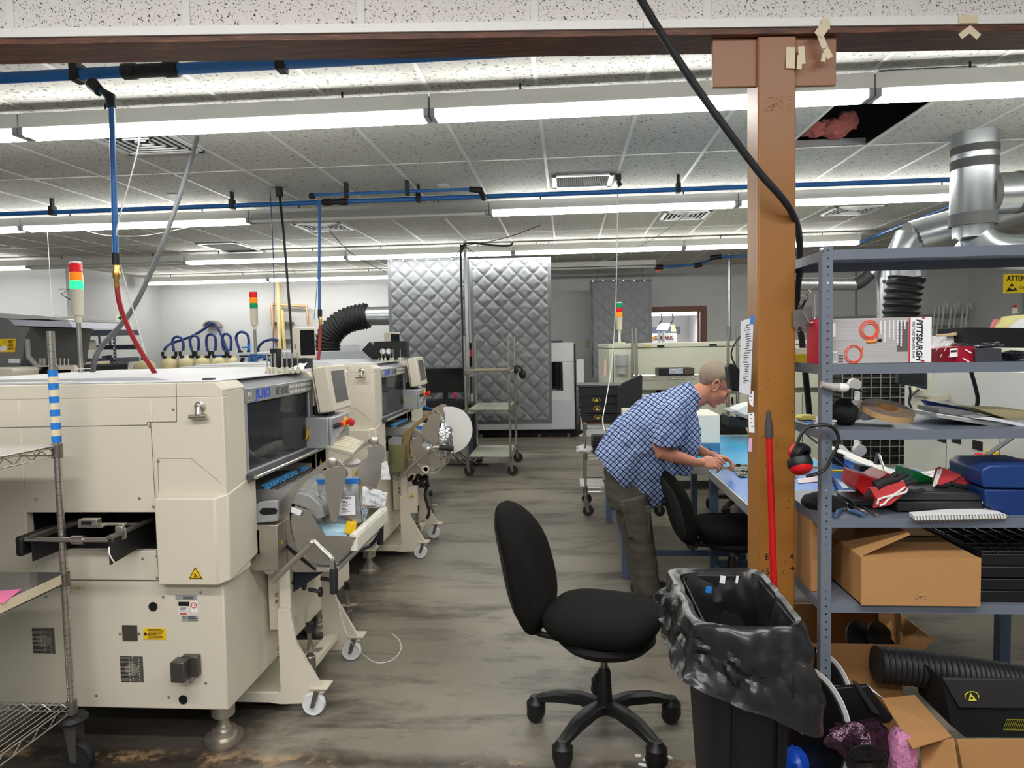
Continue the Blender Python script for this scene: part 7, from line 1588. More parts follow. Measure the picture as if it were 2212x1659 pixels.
_bt = O2('marker_bottle', 'small bottle with a red cap above the folders at the right edge', 'bottle', [(2190, 678), (2191, 664), (2197, 663), (2200, 677)], 2.72, .012, WHITEP, .001); MB().prism([P(*c, 2.72) for c in [(2191, 659), (2196, 658), (2197, 664), (2191, 665)]], (0, .012, 0)).build('cap', RED, _bt)
t = thing('parcel_box', 'white shipping carton with blue letters behind the red box', 'box', tuple(P(2070, 750, 2.7)))
MB().prism([P(*c, 2.72) for c in [(2032, 755), (2048, 726), (2100, 722), (2100, 756)]], (0, .12, 0)).build('carton', PAPER, t, .001); MB().text('UP', FACE(P(2078, 735, 2.717)), .035, .0003, bold=.001, shear=.3).build('lettering', mat('navy_print', (34, 50, 110), 0.6), t)
O2('wooden_strip', 'thin wooden strip lying on the white shipping carton', 'strip', [(2030, 722), (2060, 720), (2094, 712), (2094, 718), (2062, 726), (2030, 727)], 2.70, .03, mat('pale_wood', (206, 178, 136), 0.6))
t = crumple('foil_bag', 'crinkled silver antistatic bag on top of the red and grey boxes', 'bag', P(2110, 745, 2.60), (.075, .05, .012), FOIL, 9, .5)
crumple('foil_bag', 'dark shiny antistatic bag at the right end of the second shelf', 'bag', P(2192, 768, 2.53), (.05, .05, .018), mat('dark_film', (70, 72, 78), 0.12, .8, bump=.8, bscale=30), 12, .5)
# --- third shelf
z3 = SH['s3']
crumple('black_pouch', 'black fabric pouch at the left end of the third shelf', 'pouch', P(1822, 890, 2.60), (.052, .05, .045), BLACKM, 3, .35, fr=2)
crumple('white_rag', 'crumpled white rag under the roll of brown tape', 'rag', P(1872, 888, 2.66), (.075, .05, .035), mat('white_cotton', (225, 225, 222), 0.9), 5, .6)
t = thing('tape_roll', 'large roll of brown tape leaning on the white rag', 'tape', tuple(P(1917, 890, 2.57)))
c = P(1917, 887, 2.57); ax = Vector((.12, -.30, .95)); MB().lathe([(.038, -.011), (.084, -.011), (.085, -.010), (.085, .010), (.084, .011), (.038, .011), (.038, -.011)], c, ax, 40, cap=False).use(1).lathe([(.0855, -.0105), (.0855, .0105)], c, ax, 40, cap=False).build('tape', [mat('brown_tape', (116, 98, 82), 0.35), mat('kraft_edge', (190, 152, 108), 0.7)], t)
MB().lathe([(.036, -.011), (.0385, -.011), (.0385, .0113), (.036, .0113), (.036, -.011)], c, ax, 32, cap=False).build('core', CARD, t)
t = thing('sticky_notes', 'pale yellow note pad and pen left of the rack post on the third shelf', 'notes', tuple(P(1745, 905, 2.75))); MB().prism([P(*c, 2.75) for c in [(1728, 903), (1735, 898), (1762, 898), (1762, 906), (1730, 907)]], (0, .06, 0)).build('pad', mat('pale_yellow_pad', (240, 226, 130), 0.7), t); MB().cyl(P(1738, 911, 2.66), P(1757, 914, 2.6), .003, 8).build('pen', BLUE, t)
O2('white_card', 'small white card under the black pouch', 'card', [(1788, 910), (1808, 908), (1808, 911), (1789, 913)], 2.52, .03, PAPER, 0)
for k, (nm, lb, pts, Y, th, m_) in enumerate((('binder', 'blue and grey binder lying at the back of the third shelf', [(1996, 864), (2110, 886), (2110, 893), (2009, 892), (2009, 876)], 2.84, .04, mat('binder_blue', (40, 62, 140), 0.5)), ('steel_sheet', 'grey metal sheet on top of the folders on the third shelf', [(2028, 882), (2095, 888), (2122, 896), (2120, 902), (2060, 897), (2029, 892)], 2.62, .16, GREYP), ('cardboard_sheet', 'pale cardboard sheet at the right end of the third shelf', [(2106, 882), (2212, 886), (2230, 890), (2230, 912), (2170, 903)], 2.64, .14, mat('manila_board', (206, 192, 150), 0.7)), ('flat_box', 'flat grey white box on the third shelf, its end to the front', [(2024, 893), (2145, 911), (2260, 911), (2260, 922), (2142, 921), (2024, 902)], 2.53, .2, ALU), ('plastic_sleeve', 'clear plastic sleeve over the flat box', [(2105, 904), (2140, 901), (2212, 916), (2240, 924), (2240, 930), (2160, 912)], 2.51, .1, mat('clear_sleeve', (206, 210, 216), 0.1)))):
    O2(nm, lb, nm.split('_')[-1], pts, Y, th, m_)
t = thing('clear_nozzle', 'clear and white plastic nozzle clipped to the rack post', 'nozzle', tuple(P(1805, 835, 2.44)))
MB().tube([P(*C6(*p), 2.43) for p in [(345, 1370), (375, 1375), (440, 1388), (510, 1395)]], [.012, .009, .012, .014], 14).build('clear_tip', mat('clear_plastic_tip', (190, 186, 178), 0.15, alpha=.7), t); MB().tube([P(*C6(*p), 2.43) for p in [(505, 1394), (560, 1400), (590, 1405)]], [.0145, .015, .009], 14).build('white_body', WHITEP, t); MB().tube(smooth_path([P(*C6(*p), 2.45) for p in [(585, 1405), (640, 1412), (700, 1430), (740, 1438)]], 4), .003, 6).build('wire', BLACK, t)
# --- ear muffs hung on the post
t = thing('ear_muffs', 'red and black ear muffs hooked over the rack post', 'ear muffs', tuple(P(1760, 980, 2.42)))
for dd in (0, .012): MB().tube(smooth_path([P(*C7(*p), 2.41 + dd) for p in [(130, 690), (160, 610), (215, 530), (290, 508), (400, 500), (470, 530), (510, 600), (500, 700), (450, 800), (400, 895), (330, 940), (220, 970)]], 5), .006, 8).build('headband', BLACK, t)
for k, (cx_, cy_, re_, dy) in enumerate(((150, 750, .030, .03), (165, 870, .034, -.02))):
    c = P(*C7(cx_, cy_), 2.40 + dy); ax = Vector((.1, -.45, -.9) if k else (-.55, .75, .30)).normalized(); rr_ = re_ * 1.1
    MB().lathe([(.0, .030), (.55 * rr_, .028), (.9 * rr_, .018), (rr_, .004), (rr_, 0)], c, ax, 24, 1.0, 1.0).build('cup_shell', RED, t)
    MB().lathe([(rr_ * 1.02, .006), (rr_ * 1.1, -.004), (rr_ * 1.02, -.022), (rr_ * .6, -.026), (rr_ * .5, -.008)], c, ax, 24).build('cushion', BLACK, t)
# --- fourth shelf
z4 = SH['s4']
t = thing('tool_case', 'long black plastic case in the middle of the fourth shelf', 'case', tuple(P(2033, 1108, 2.5)))
MB().prism([P(*C7(*p), 2.52) for p in [(1050, 1200), (1850, 1200), (1850, 1285), (1070, 1298), (1048, 1285)]], (0, .2, 0)).build('base', mat('case_black', (38, 38, 42), 0.5), t, .006); MB().prism([P(*C7(*p), 2.525) for p in [(1085, 1100), (1760, 1120), (1850, 1160), (1850, 1198), (1050, 1195), (1055, 1160)]], (0, .19, 0)).build('lid', mat('case_black', (46, 46, 50), 0.45), t, .006); MB().ball(P(*C7(1832, 1208), 2.515), .004, 8).build('latch', CHROME, t)
O2('black_case', 'low black case under the left pair of gloves', 'case', [(620, 1185), (1060, 1180), (1060, 1250), (640, 1240)], 2.56, .14, BLACK, .004, C7)
def glove(lb, cuff, trim, fingers, Y, grp='red and black work gloves'):
    t = thing('work_glove', lb, 'glove', tuple(P(*C7(*cuff[0]), Y)), grp)
    L_ = [P(*C7(*p), Y) for p in cuff]; n = len(L_); ctr = sum(L_, Vector()) / n
    MB().rings([[p + Vector((0, .0, 0)) for p in L_], [p.lerp(ctr, -.06) + Vector((0, .012, 0)) for p in L_], [p.lerp(ctr, .1) + Vector((0, .028, 0)) for p in L_]]).build('cuff', mat('red_knit', (196, 62, 68), 0.9, var=.25, vscale=300), t)
    MB().tube([P(*C7(*p), Y - .004) for p in trim], .0038, 8, closed=True).build('cuff_edge', mat('white_edge', (225, 222, 216), 0.8), t)
    for f in fingers: MB().tube(smooth_path([P(*C7(*p), Y + .014) for p in f[1]], 4), [f[0] * (1 - .25 * i / (4 * (len(f[1]) - 1))) for i in range(4 * (len(f[1]) - 1) + 1)], 10).build('palm' if f[0] > .012 else 'finger', mat('black_rubber_coat', (30, 29, 29), 0.7, bump=.3, bscale=90), t)
glove('black glove with a pale red cuff and white edge lying across the low black case', [(805, 1080), (960, 1055), (1115, 1025), (1150, 1080), (1100, 1140), (1040, 1190), (980, 1235), (850, 1258), (870, 1190)], [(870, 1225), (880, 1180), (940, 1160), (1010, 1145), (1080, 1100), (1120, 1070), (1145, 1085), (1130, 1115), (1080, 1130), (1020, 1145), (970, 1180), (930, 1225), (890, 1240)],
      [(.019, [(850, 1060), (940, 1020), (1020, 1000)]), (.010, [(980, 1000), (1020, 960), (1055, 940)]), (.011, [(1010, 1010), (1080, 980), (1140, 950)]), (.011, [(1060, 1050), (1150, 1030), (1225, 1010)]), (.009, [(1100, 1090), (1200, 1110), (1300, 1095)]), (.010, [(870, 1060), (800, 1110), (765, 1160)])], 2.47)
glove('black glove with a dark red cuff at the right of the tool case', [(1435, 900), (1460, 890), (1640, 960), (1560, 1010), (1450, 1050), (1400, 1040)], [(1385, 1060), (1400, 1000), (1430, 910), (1455, 895), (1450, 925), (1420, 1000), (1405, 1045)], [(.013, [(1400, 1050), (1480, 1050), (1560, 1030)]), (.009, [(1420, 1060), (1480, 1100), (1560, 1110)]), (.009, [(1500, 1070), (1600, 1090), (1700, 1110)]), (.009, [(1560, 1050), (1700, 1070), (1830, 1085)])], 2.58)
glove('black glove with a bright red cuff standing up beside the blue toolbox', [(1700, 845), (1760, 850), (1850, 990), (1780, 1050), (1560, 1045), (1600, 1000), (1720, 960)], [(1695, 845), (1740, 845), (1790, 890), (1855, 990), (1830, 1000), (1790, 960), (1760, 900), (1720, 880)], [(.012, [(1580, 1040), (1480, 1070), (1420, 1060)]), (.009, [(1560, 1050), (1600, 1080), (1690, 1100)])], 2.60)
for k, (nm, lb, pts, Y, th, m_) in enumerate((('parts_bin', 'red plastic parts bin behind the left gloves', [(700, 945), (880, 1000), (960, 945), (1000, 950), (850, 1170), (750, 1150), (672, 1070)], 2.62, .14, mat('bin_red', (196, 18, 26), 0.4)), ('parts_bin', 'green plastic parts bin behind the tool case', [(1200, 912), (1385, 985), (1385, 1060), (1240, 1065), (1190, 980)], 2.70, .14, GREEN), ('parts_bin', 'green plastic parts bin half hidden behind the standing glove', [(1640, 930), (1680, 925), (1850, 1040), (1850, 1140), (1700, 1140)], 2.72, .1, GREEN))):
    O2(nm, lb, 'bin', pts, Y, th, m_, .003, C7, 'plastic parts bins')
t = thing('tool_box', 'blue plastic toolbox at the right end of the fourth shelf', 'toolbox', tuple(P(2180, 1118, 2.5)))
MB().prism([P(*C7(*p), 2.49) for p in [(1850, 1090), (2400, 1090), (2400, 1350), (2090, 1340), (1880, 1250)]], (0, .2, 0)).build('body', mat('toolbox_blue', (22, 52, 108), 0.45), t, .006); MB().prism([P(*C7(*p), 2.484) for p in [(1822, 910), (1900, 865), (2400, 860), (2400, 1095), (1850, 1075), (1830, 990)]], (0, .212, 0)).build('lid', mat('toolbox_lid_blue', (26, 58, 118), 0.4), t, .008); MB().prism([P(*C7(*p), 2.5) for p in [(2100, 858), (2400, 852), (2400, 862), (2110, 864)]], (0, .1, 0)).build('red_handle', RED, t)
t = thing('notebook', 'white spiral notebook on the front edge of the fourth shelf', 'notebook', tuple(P(2065, 1120, 2.46)))
q = [PZ(*C7(1215, 1345), z4 + .012), PZ(*C7(2060, 1325), z4 + .012), PZ(*C7(1850, 1245), z4 + .014), PZ(*C7(1160, 1300), z4 + .012)]; MB().prism([v - Vector((0, 0, .011)) for v in q], (0, 0, .012)).build('pages', PAPER, t)
mb = MB()
for k in range(30): p = q[0].lerp(q[1], (k + .5) / 30); mb.tube([p + Vector((0, .006 * math.cos(a) , -.006 + .010 * math.sin(a))) for a in [2 * PI * i / 8 for i in range(8)]], .0012, 5, closed=True)
mb.build('spiral_binding', CHROME, t)
t = thing('pliers', 'pliers with slate blue handles on the front of the fourth shelf', 'pliers', tuple(P(1840, 1110, 2.47)))
for pts in ([(490, 1330), (510, 1295), (545, 1275)], [(740, 1325), (680, 1300), (615, 1285)]): MB().tube([PZ(*C7(*p), z4 + .010) for p in pts], [.007, .009, .006], 10).build('handle', mat('slate_handle', (62, 92, 130), 0.45), t)
MB().tube([PZ(*C7(*p), z4 + .010) for p in [(545, 1275), (580, 1265), (615, 1284)]], .005, 8).build('jaw', CHROME, t)
t = thing('ratchet', 'chrome ratchet wrench beside the pliers', 'wrench', tuple(P(1855, 1100, 2.52))); MB().tube([PZ(*C7(*p), z4 + .012) for p in [(640, 1240), (700, 1270), (765, 1300)]], [.006, .005, .006], 10).build('shaft', CHROME, t); MB().ball(PZ(*C7(635, 1235), z4 + .014), (.013, .013, .012), 10).build('head', BLACK, t)
tag(MB().tube([PZ(*C7(*p), z4 + .008) for p in [(740, 1245), (800, 1285), (870, 1325)]], [.004, .003, .005], 8).build('steel_spanner', CHROME), 'slim steel spanner right of the ratchet wrench', 'spanner')
crumple('black_holster', 'black fabric holster at the left end of the fourth shelf', 'holster', P(1780, 1085, 2.60), (.075, .07, .035), BLACKM, 17, .3, fr=2)
# --- fifth shelf: carton and black crates
z5 = SH['s5']
t = thing('cardboard_box', 'large cardboard box with one flap up on the fifth shelf', 'box', (1.15, 2.7, z5))
xa, xb = P(1860, 1300, 2.43).x, P(2118, 1300, 2.43).x; zt = P(1990, 1205, 2.43).z; yb_ = 2.93; zb = z5 + .001
mb = MB(); w_ = .005
mb.box(xa, xb, 2.43, 2.43 + w_, zb, zt).box(xa, xa + w_, 2.435, yb_, zb, zt).box(xb - w_, xb, 2.435, yb_, zb, zt).box(xa, xb, yb_ - w_, yb_, zb, zt).box(xa, xb, 2.435, yb_, zb, zb + w_); mb.build('carton', CARD, t)
MB().box(xa + .006, xb, 2.44, 2.44 + .24, zt - .004, zt).build('front_flap', CARD, t); MB().box(xa + .006, xb, yb_ - .22, yb_ - .005, zt - .004, zt).build('rear_flap', CARD, t)
MB().obox((xa + .085, 2.66, zt + .037), (.18, .42, .004), rot('Y', -25)).build('raised_flap', CARD, t)
mb = MB(); c = P(1990, 1285, 2.4285)
for k in range(14): mb.bar(c + Vector((random.uniform(-.02, .02), 0, random.uniform(-.02, .01))), c + Vector((random.uniform(-.02, .02), 0, random.uniform(-.02, .01))), .0004, .0015)
mb.build('tape_scuff', mat('glossy_scuff', (206, 166, 122), 0.2), t)
tag(MB().box(.853, xa - .05, 2.56, 2.92, zb, zb + .26).build('cardboard_box', CARD, None, .002), 'tall cardboard box behind the rack post on the fifth shelf', 'box')
for k in range(4):
    x0 = xb + .015 + .003 * k; z = zb + .042 * k; o = MB().box(x0, x0 + .5, 2.47, 2.9, z, z + .038)
    if k == 3:
        for j in range(9): o.box(x0 + .05 * j, x0 + .05 * j + .004, 2.47, 2.9, z + .038, z + .046)
        for j in range(9): o.box(x0, x0 + .5, 2.48 + .05 * j, 2.484 + .05 * j, z + .038, z + .046)
    tag(o.build('black_crate', BLACK, None, .003), ('bottom', 'second from bottom', 'third from bottom', 'top, gridded')[k] + ' black crate of the stack right of the cardboard box', 'crate', 'black crates on the fifth shelf')
# --- below the rack: open carton, hose, boxes, film
t = thing('cardboard_box', 'worn open cardboard box under the rack holding reels', 'box', tuple(P(1880, 1480, 2.75)))
b1_, b2_ = P(1760, 1400, 2.66).x, P(1935, 1400, 2.66).x; zf = P(1850, 1392, 2.66).z; zr_ = P(1850, 1325, 3.0).z
MB().box(b1_, b2_ + .02, 2.66, 2.666, .02, zf).box(b1_, b2_ + .1, 3.05, 3.056, .02, zr_ + .02).box(b1_, b1_ + .006, 2.66, 3.05, .02, zr_).box(b1_, b2_, 2.66, 3.05, .02, .026).build('carton', CARDIN, t)
MB().prism([(b2_ + .02, 2.66, .02), (b2_ + .02, 2.66, zf), (b2_ + .07, 2.8, zf + .08), (b2_ + .1, 3.05, zr_), (b2_ + .1, 3.05, .02)], (.006, 0, 0)).build('torn_side', CARDIN, t)
for k, (px, py, lb) in enumerate(((1865, 1375, 'black reel leaning in the open box under the rack'), (1905, 1368, 'black reel with a pale rim in the open box under the rack'), (1918, 1372, 'grey reel rim beside the small carton in the open box'))):
    c = P(px, py, 2.78 + .02 * k); tag(MB().lathe([(.01, -.004), (.088 - .014 * k, -.004), (.088 - .014 * k, .004), (.01, .004)], c + Vector((0, 0, -.03)), (.55, -.75, .55), 28).build('component_reel', [BLACK, BLACK, GREYP][k]), lb, 'reel', 'reels in the open box')
tag(MB().obox(P(1960, 1372, 2.84), (.10, .11, .10), rot('Y', 38) @ rot('Z', 20)).build('small_carton', CARD, None, .001), 'small tilted carton in the open box under the rack', 'box')
t = thing('corrugated_hose', 'black corrugated hose lying under the rack', 'hose', tuple(P(2050, 1440, 2.62)))
flex_hose([P(1893, 1435, 2.6), P(1960, 1441, 2.6), P(2050, 1452, 2.6), P(2140, 1466, 2.62), P(2260, 1485, 2.64)], .062, .019, RUBBER, dr=.05).build('hose', mat('hose_black', (26, 26, 30), 0.5), t)
t = thing('esd_box', 'black conductive box with a yellow warning symbol under the rack', 'box', tuple(P(2120, 1570, 2.45)))
MB().prism([P(*C9(*p), 2.42) for p in [(1470, 705), (1620, 975), (2400, 980), (2400, 720)]], (0, .012, .004)).build('lid', mat('box_charcoal', (44, 42, 44), 0.6), t, .003); MB().prism([P(*C9(*p), 2.43) for p in [(1470, 710), (1620, 980), (2400, 985), (2400, 1250), (1680, 1245), (1540, 1130)]], (0, .22, 0)).build('body', BLACKM, t, .003)
mb = MB(); c = P(*C9(1735, 870), 2.417); ring = [c + Vector((math.cos(a) * .022, 0, math.sin(a) * .016 + .002)) for a in [PI * (-.12 + 1.24 * i / 14) for i in range(15)]]; mb.tube(ring, .0014, 6); mb.prism([c + Vector((-.010, 0, -.013)), c + Vector((.016, 0, -.013)), c + Vector((-.006, 0, .015))], (0, -.001, 0)); mb.use(1).ball(c + Vector((-.001, -.0015, -.004)), (.004, .001, .004), 8); mb.build('esd_symbol', [mat('esd_yellow', (232, 226, 70), 0.6), INK], t)
p = P(*C9(2140, 1115), 2.426); mb = MB(); 
for k in range(12): mb.bar(p + Vector((-.04 + .006 * k, 0, -.02)), p + Vector((-.03 + .006 * k, 0, .012)), .0004, .0015)
mb.bar(p + Vector((-.03, 0, .014)), p + Vector((.06, 0, .014)), .0004, .002).bar(p + Vector((-.04, 0, -.022)), p + Vector((.06, 0, -.022)), .0004, .002).build('print', mat('olive_yellow_print', (150, 146, 40), 0.6), t)
t = thing('cardboard_box', 'open cardboard box at the bottom right corner, flap folded back', 'box', tuple(P(2050, 1620, 2.3)))
MB().prism([P(910 / 4.238 + 1690, 895 / 4.238 + 1300, 2.5), P(*C9(1210, 860), 2.55), P(*C9(1550, 1240), 2.25), P(*C9(1190, 1350), 2.2)], (0, 0, .004)).build('flap', CARD, t)
MB().prism([P(*C9(*p), 2.22) for p in [(1600, 1262), (2400, 1262), (2400, 1700), (1680, 1700)]], (0, .006, 0)).prism([P(*C9(1570, 1250), 2.22), P(*C9(1640, 1700), 2.12), P(*C9(1300, 1700), 2.2), P(*C9(1260, 1330), 2.3)], (0, .004, 0)).build('carton', CARD, t); MB().prism([P(*C9(*p), 2.34) for p in [(1260, 1320), (1600, 1262), (1680, 1700), (1300, 1700)]], (0, .003, 0)).build('inside', CARDIN, t); MB().tube(smooth_path([P(*C9(*p), 2.3) for p in [(1365, 1530), (1400, 1490), (1425, 1440), (1440, 1390)]], 4), .005, 8).build('white_tube', WHITEP, t)
O2('keyboard_tray', 'black flat keyboard lying in the box at the foot of the rack', 'keyboard', [(470, 790), (790, 770), (1020, 1070), (980, 1115), (490, 1130)], 2.40, .02, mat('keyboard_black', (16, 16, 20), 0.4), .004, C9)
O2('plastic_rod', 'black plastic bar lying on the flat keyboard', 'bar', [(640, 730), (690, 740), (910, 1050), (820, 1020)], 2.385, .012, RUBBER, .004, C9); O2('white_paper', 'white paper edge behind the flat keyboard', 'paper', [(330, 775), (780, 758), (930, 890), (800, 800), (330, 790)], 2.43, .003, PAPER, 0, C9)
crumple('foil_bag', 'dark purple antistatic bags at the foot of the rack', 'bag', P(*C9(700, 1270), 2.3), (.10, .05, .06), mat('purple_film', (70, 48, 62), 0.12, .7, bump=.9, bscale=26), 21, .45)
t = crumple('bubble_wrap', 'pink bubble wrap bag at the foot of the rack', 'wrap', P(*C9(1090, 1400), 2.28), (.045, .05, .085), mat('pink_bubble_wrap', (196, 128, 166), 0.25, bump=.9, bscale=70), 23, .3)
mb = MB(); c = P(*C9(760, 1440), 2.22)
for k in range(6): mb.tube([c + Vector((math.cos(a) * (.062 - .006 * k), .004 * k - .01, math.sin(a) * (.052 - .007 * k) - .004 * k)) for a in [2 * PI * i / 24 for i in range(24)]], .0028, 6, closed=True)
tag(mb.build('cable_coil', BLACK), 'coil of thin black wire on the purple bags at the foot of the rack', 'cable')
for k, (c, r, ax, lb, m_) in enumerate(((P(1728, 1600, 2.36), .20, (-.85, -.45, .2), 'white rimmed black reel leaning between the bin and the rack post', WHITEP), (P(1762, 1540, 2.5), .17, (-.9, -.35, .2), 'white reel behind the black reel beside the rack post', WHITEP))):
    t = thing('component_reel', lb, 'reel', tuple(c)); c = Vector((c.x + .04, c.y + .1, max(c.z, r + .0))); MB().lathe([(.03, -.008), (r, -.008), (r, -.004), (.03, -.004)], c, ax, 36, cap=False).build('flange', m_, t); MB().lathe([(.03, .002), (r * .94, .002), (r * .94, .012), (.03, .012)], c, ax, 36, cap=False).build('far_flange', BLACK, t)
crumple('blue_bag', 'bright blue plastic bag on the floor behind the bin', 'bag', P(1716, 1650, 2.42), (.05, .06, .06), mat('bright_blue_film', (30, 84, 205), 0.3), 31, .2)

# ================================================================ BIN, MOP, COLUMN PAPERS
t = thing('trash_bin', 'tall black slim bin draped with a black liner in front of the column', 'bin', (.52, 2.30, 0))
bx0, bx1, by0, by1, bzt = .395, .665, 2.07, 2.56, .755
sec = lambda z, g: [Vector((x, y, z)) for x, y in [(bx0 + g + (.04 if i in (0, 1) else 0), 0) for i in range(0)]] 
def rr(z, g, n=5, rad=.05):
    out = []
    for cx_, cy_, a0 in ((bx1 - g - rad, by1 - g - rad, 0), (bx0 + g + rad, by1 - g - rad, 90), (bx0 + g + rad, by0 + g + rad, 180), (bx1 - g - rad, by0 + g + rad, 270)):
        for k in range(n + 1): a = math.radians(a0 + 90 * k / n); out.append(Vector((cx_ + rad * math.cos(a), cy_ + rad * math.sin(a), z)))
    return out
MB().rings([rr(0, .045), rr(.02, .04), rr(.60, .008), rr(bzt, 0), rr(bzt, .006), rr(.5, .02), rr(.05, .05)]).build('body', mat('bin_black', (20, 21, 25), 0.5), t, .003)
mb = MB()
for x in (.47, .60): mb.box(x - .002, x + .002, by0 - .0, by0 + .06, .05, .6)
mb.build('rib', BLACK, t)
LINERM = mat('black_bin_liner', (30, 30, 32), 0.27, spec=.7, bump=.12, bscale=30)
def resample(pts, n):
    L = [0]
    for a_, b_ in zip(pts, pts[1:] + pts[:1]): L.append(L[-1] + (b_ - a_).length)
    out = []; i = 0
    for k in range(n):
        s_ = L[-1] * k / n
        while L[i + 1] < s_: i += 1
        out.append(pts[i].lerp(pts[(i + 1) % len(pts)], (s_ - L[i]) / (L[i + 1] - L[i])))
    return out
def liner(prof, seed, N=150, R_=46):
    rs = []
    for jj in range(R_):
        f = jj / (R_ - 1) * (len(prof) - 1); a = min(int(f), len(prof) - 2); f -= a; j = f + a
        z, g, amp = (prof[a][k] * (1 - f) + prof[a + 1][k] * f for k in range(3))
        base = resample(rr(z, g, 9, .07), N); ring = []
        for i, p in enumerate(base):
            d = Vector((p.x - .53, p.y - 2.315, 0)).normalized(); q = Vector((p.x * 6.5 + seed, p.y * 6.5, z * 6 + p.x * 3))
            v1 = noise.voronoi(q)[0]; v2 = noise.voronoi(q * 2.6 + Vector((3, 1, 2)))[0]
            k = amp * (1.5 * (v1[1] - v1[0] - .25) + .55 * (v2[1] - v2[0] - .25) + .9 * noise.noise(q * .6))
            lean = max(0, .53 - p.x) * 2.2; dn = max(0, j - 5) / 8
            zz = z + .5 * amp * noise.noise(q * 1.3) * min(1, j) - (.05 * (p.x - .53) / .13 + (-.03 if p.y > 2.4 else .03)) * dn
            ring.append(Vector((p.x, p.y, zz)) + d * k + Vector((-.05 * lean * min(1, j / 6) * (1 if j > 3 else 0), 0, 0)))
        rs.append(ring)
    return rs
prof = [(.35, .03, .01), (.50, .022, .03), (.62, .016, .026), (.70, .012, .018), (.765, -.002, .010), (.775, -.018, .012), (.765, -.030, .016), (.735, -.040, .032), (.70, -.046, .042), (.665, -.050, .046), (.63, -.054, .046), (.60, -.058, .042), (.575, -.062, .034), (.558, -.066, .028)]
lo = MB().rings(liner(prof, 5), cap=False); o = lo.build('liner', LINERM, t, angle=24, label='glossy black bin liner folded over the rim')
for (px, py, w_, h_, nm, m_) in ((1531, 1274, .020, .022, 'blue_tab', BLUETAPE), (1561, 1252, .018, .026, 'white_label', PAPER), (1592, 1252, .008, .026, 'white_label', PAPER)):
    MB().obox(P(px, py, 2.50), (w_, .003, h_), rot('Y', 8)).build(nm, m_, t)
# red handled mop leaning on the column
t = thing('mop_handle', 'red pole with a dark grip leaning against the front of the ochre column', 'pole', (.66, 2.50, 0))
g0, g1, g2 = P(1660, 887, 2.53), P(1661, 945, 2.53), P(1674, 1330, 2.50); dirv = (g2 - g1).normalized(); foot = g1 + dirv * ((.012 - g1.z) / dirv.z)
MB().tube([g1, foot], .0118, 14).build('red_pole', mat('red_gloss_pole', (190, 22, 24), 0.25), t); MB().tube([g0, g0.lerp(g1, .12), g0.lerp(g1, .3), g0.lerp(g1, .55), g1], [.006, .0095, .0095, .0145, .0152], 14).build('grip', mat('grip_grey', (62, 63, 66), 0.6), t)
# papers and notes taped to the column's left side
def note(lb, pts, Y, m_, lines_=0, th=.0012, nm='note'):
    t = thing(nm, lb, 'note', tuple(P(*pts[0], Y))); q = [P(*p, Y) for p in pts]; MB().prism(q, (0, th, 0)).build('sheet', m_, t)
    if lines_:
        mb = MB(); random.seed(lines_)
        for k in range(lines_):
            u, L = random.uniform(.25, .45), random.uniform(.25, .5); v = .08 + .8 * k / lines_; a = q[0].lerp(q[3], v); b = q[1].lerp(q[2], v); mb.bar(a.lerp(b, u) + Vector((0, -.001, 0)), a.lerp(b, min(.95, u + L)) + Vector((0, -.001, 0)), .0004, .0022 if k % 4 else .004)
        mb.build('print', mat('grey_print', (70, 70, 74), 0.7), t)
    return t
tn = note('typed sheet in a clear sleeve on the left side of the ochre column', [(1601, 694), (1628, 685), (1621, 854), (1597, 848)], 2.61, mat('sleeved_paper', (206, 207, 212), 0.3), 26, .004, 'document_sleeve')
MB().prism([P(*p, 2.606) for p in [(1622, 682), (1629, 681), (1627, 700), (1621, 698)]], (0, .002, 0)).build('blue_tape', BLUETAPE, tn)
note('small handwritten white note below the sleeve on the column', [(1616, 848), (1628, 845), (1627, 879), (1619, 872)], 2.62, PAPER, 3)
note('white label strip midway down the left side of the column', [(1617, 893), (1629, 891), (1630, 935), (1618, 934)], 2.62, PAPER, 4)
note('pink label strip low on the left side of the column', [(1618, 946), (1625, 947), (1624, 976), (1616, 975)], 2.62, mat('pale_pink_label', (226, 178, 214), 0.7), 0)
t = thing('head_visor', 'black head visor with a curved strap hanging left of the ochre column', 'visor', tuple(P(1588, 840, 2.72)))
MB().prism([P(*c, 2.70) for c in [(1573, 789), (1582, 785), (1600, 800), (1602, 845), (1590, 846), (1581, 838)]], (0, .05, 0)).build('shell', BLACKM, t, .004); MB().prism([P(*c, 2.69) for c in [(1571, 793), (1575, 789), (1583, 840), (1577, 842)]], (0, .05, 0)).build('padding', RUBBER, t, .002)
MB().tube(smooth_path([P(*c, 2.72) for c in [(1602, 804), (1590, 792), (1580, 768), (1584, 748), (1596, 730), (1606, 722)]], 5), .003, 8).build('strap', BLACK, t)

# ================================================================ RIGHT BACKGROUND
t = thing('parts_cabinet', 'long pale grey machine with black recessed handles behind the rack', 'machine', (3.1, 4.9, 0))
MB().box(2.62, 4.6, 3.6, 5.75, .02, 1.38).build('cabinet', mat('pale_grey_enamel', (206, 206, 198), 0.5), t, .008); MB().box(2.9, 4.6, 3.7, 5.7, 1.38, 1.52).build('hood', mat('warm_grey_enamel', (208, 206, 196), 0.5), t, .02)
for px, py in ((2035, 946), (2066, 948), (2112, 962)): p = PX(px, py, 2.619); MB().box(2.614, 2.62, p.y - .055, p.y + .055, p.z - .03, p.z + .03).build('recessed_handle', BLACKM, t, .003)
mb = MB()
for px in (2044, 2160): p = PX(px, 960, 2.619); mb.box(2.6185, 2.62, p.y - .004, p.y + .004, .1, 1.02)
mb.box(2.6185, 2.62, 3.65, 5.7, 1.02, 1.026).build('panel_seam', SEAM, t)
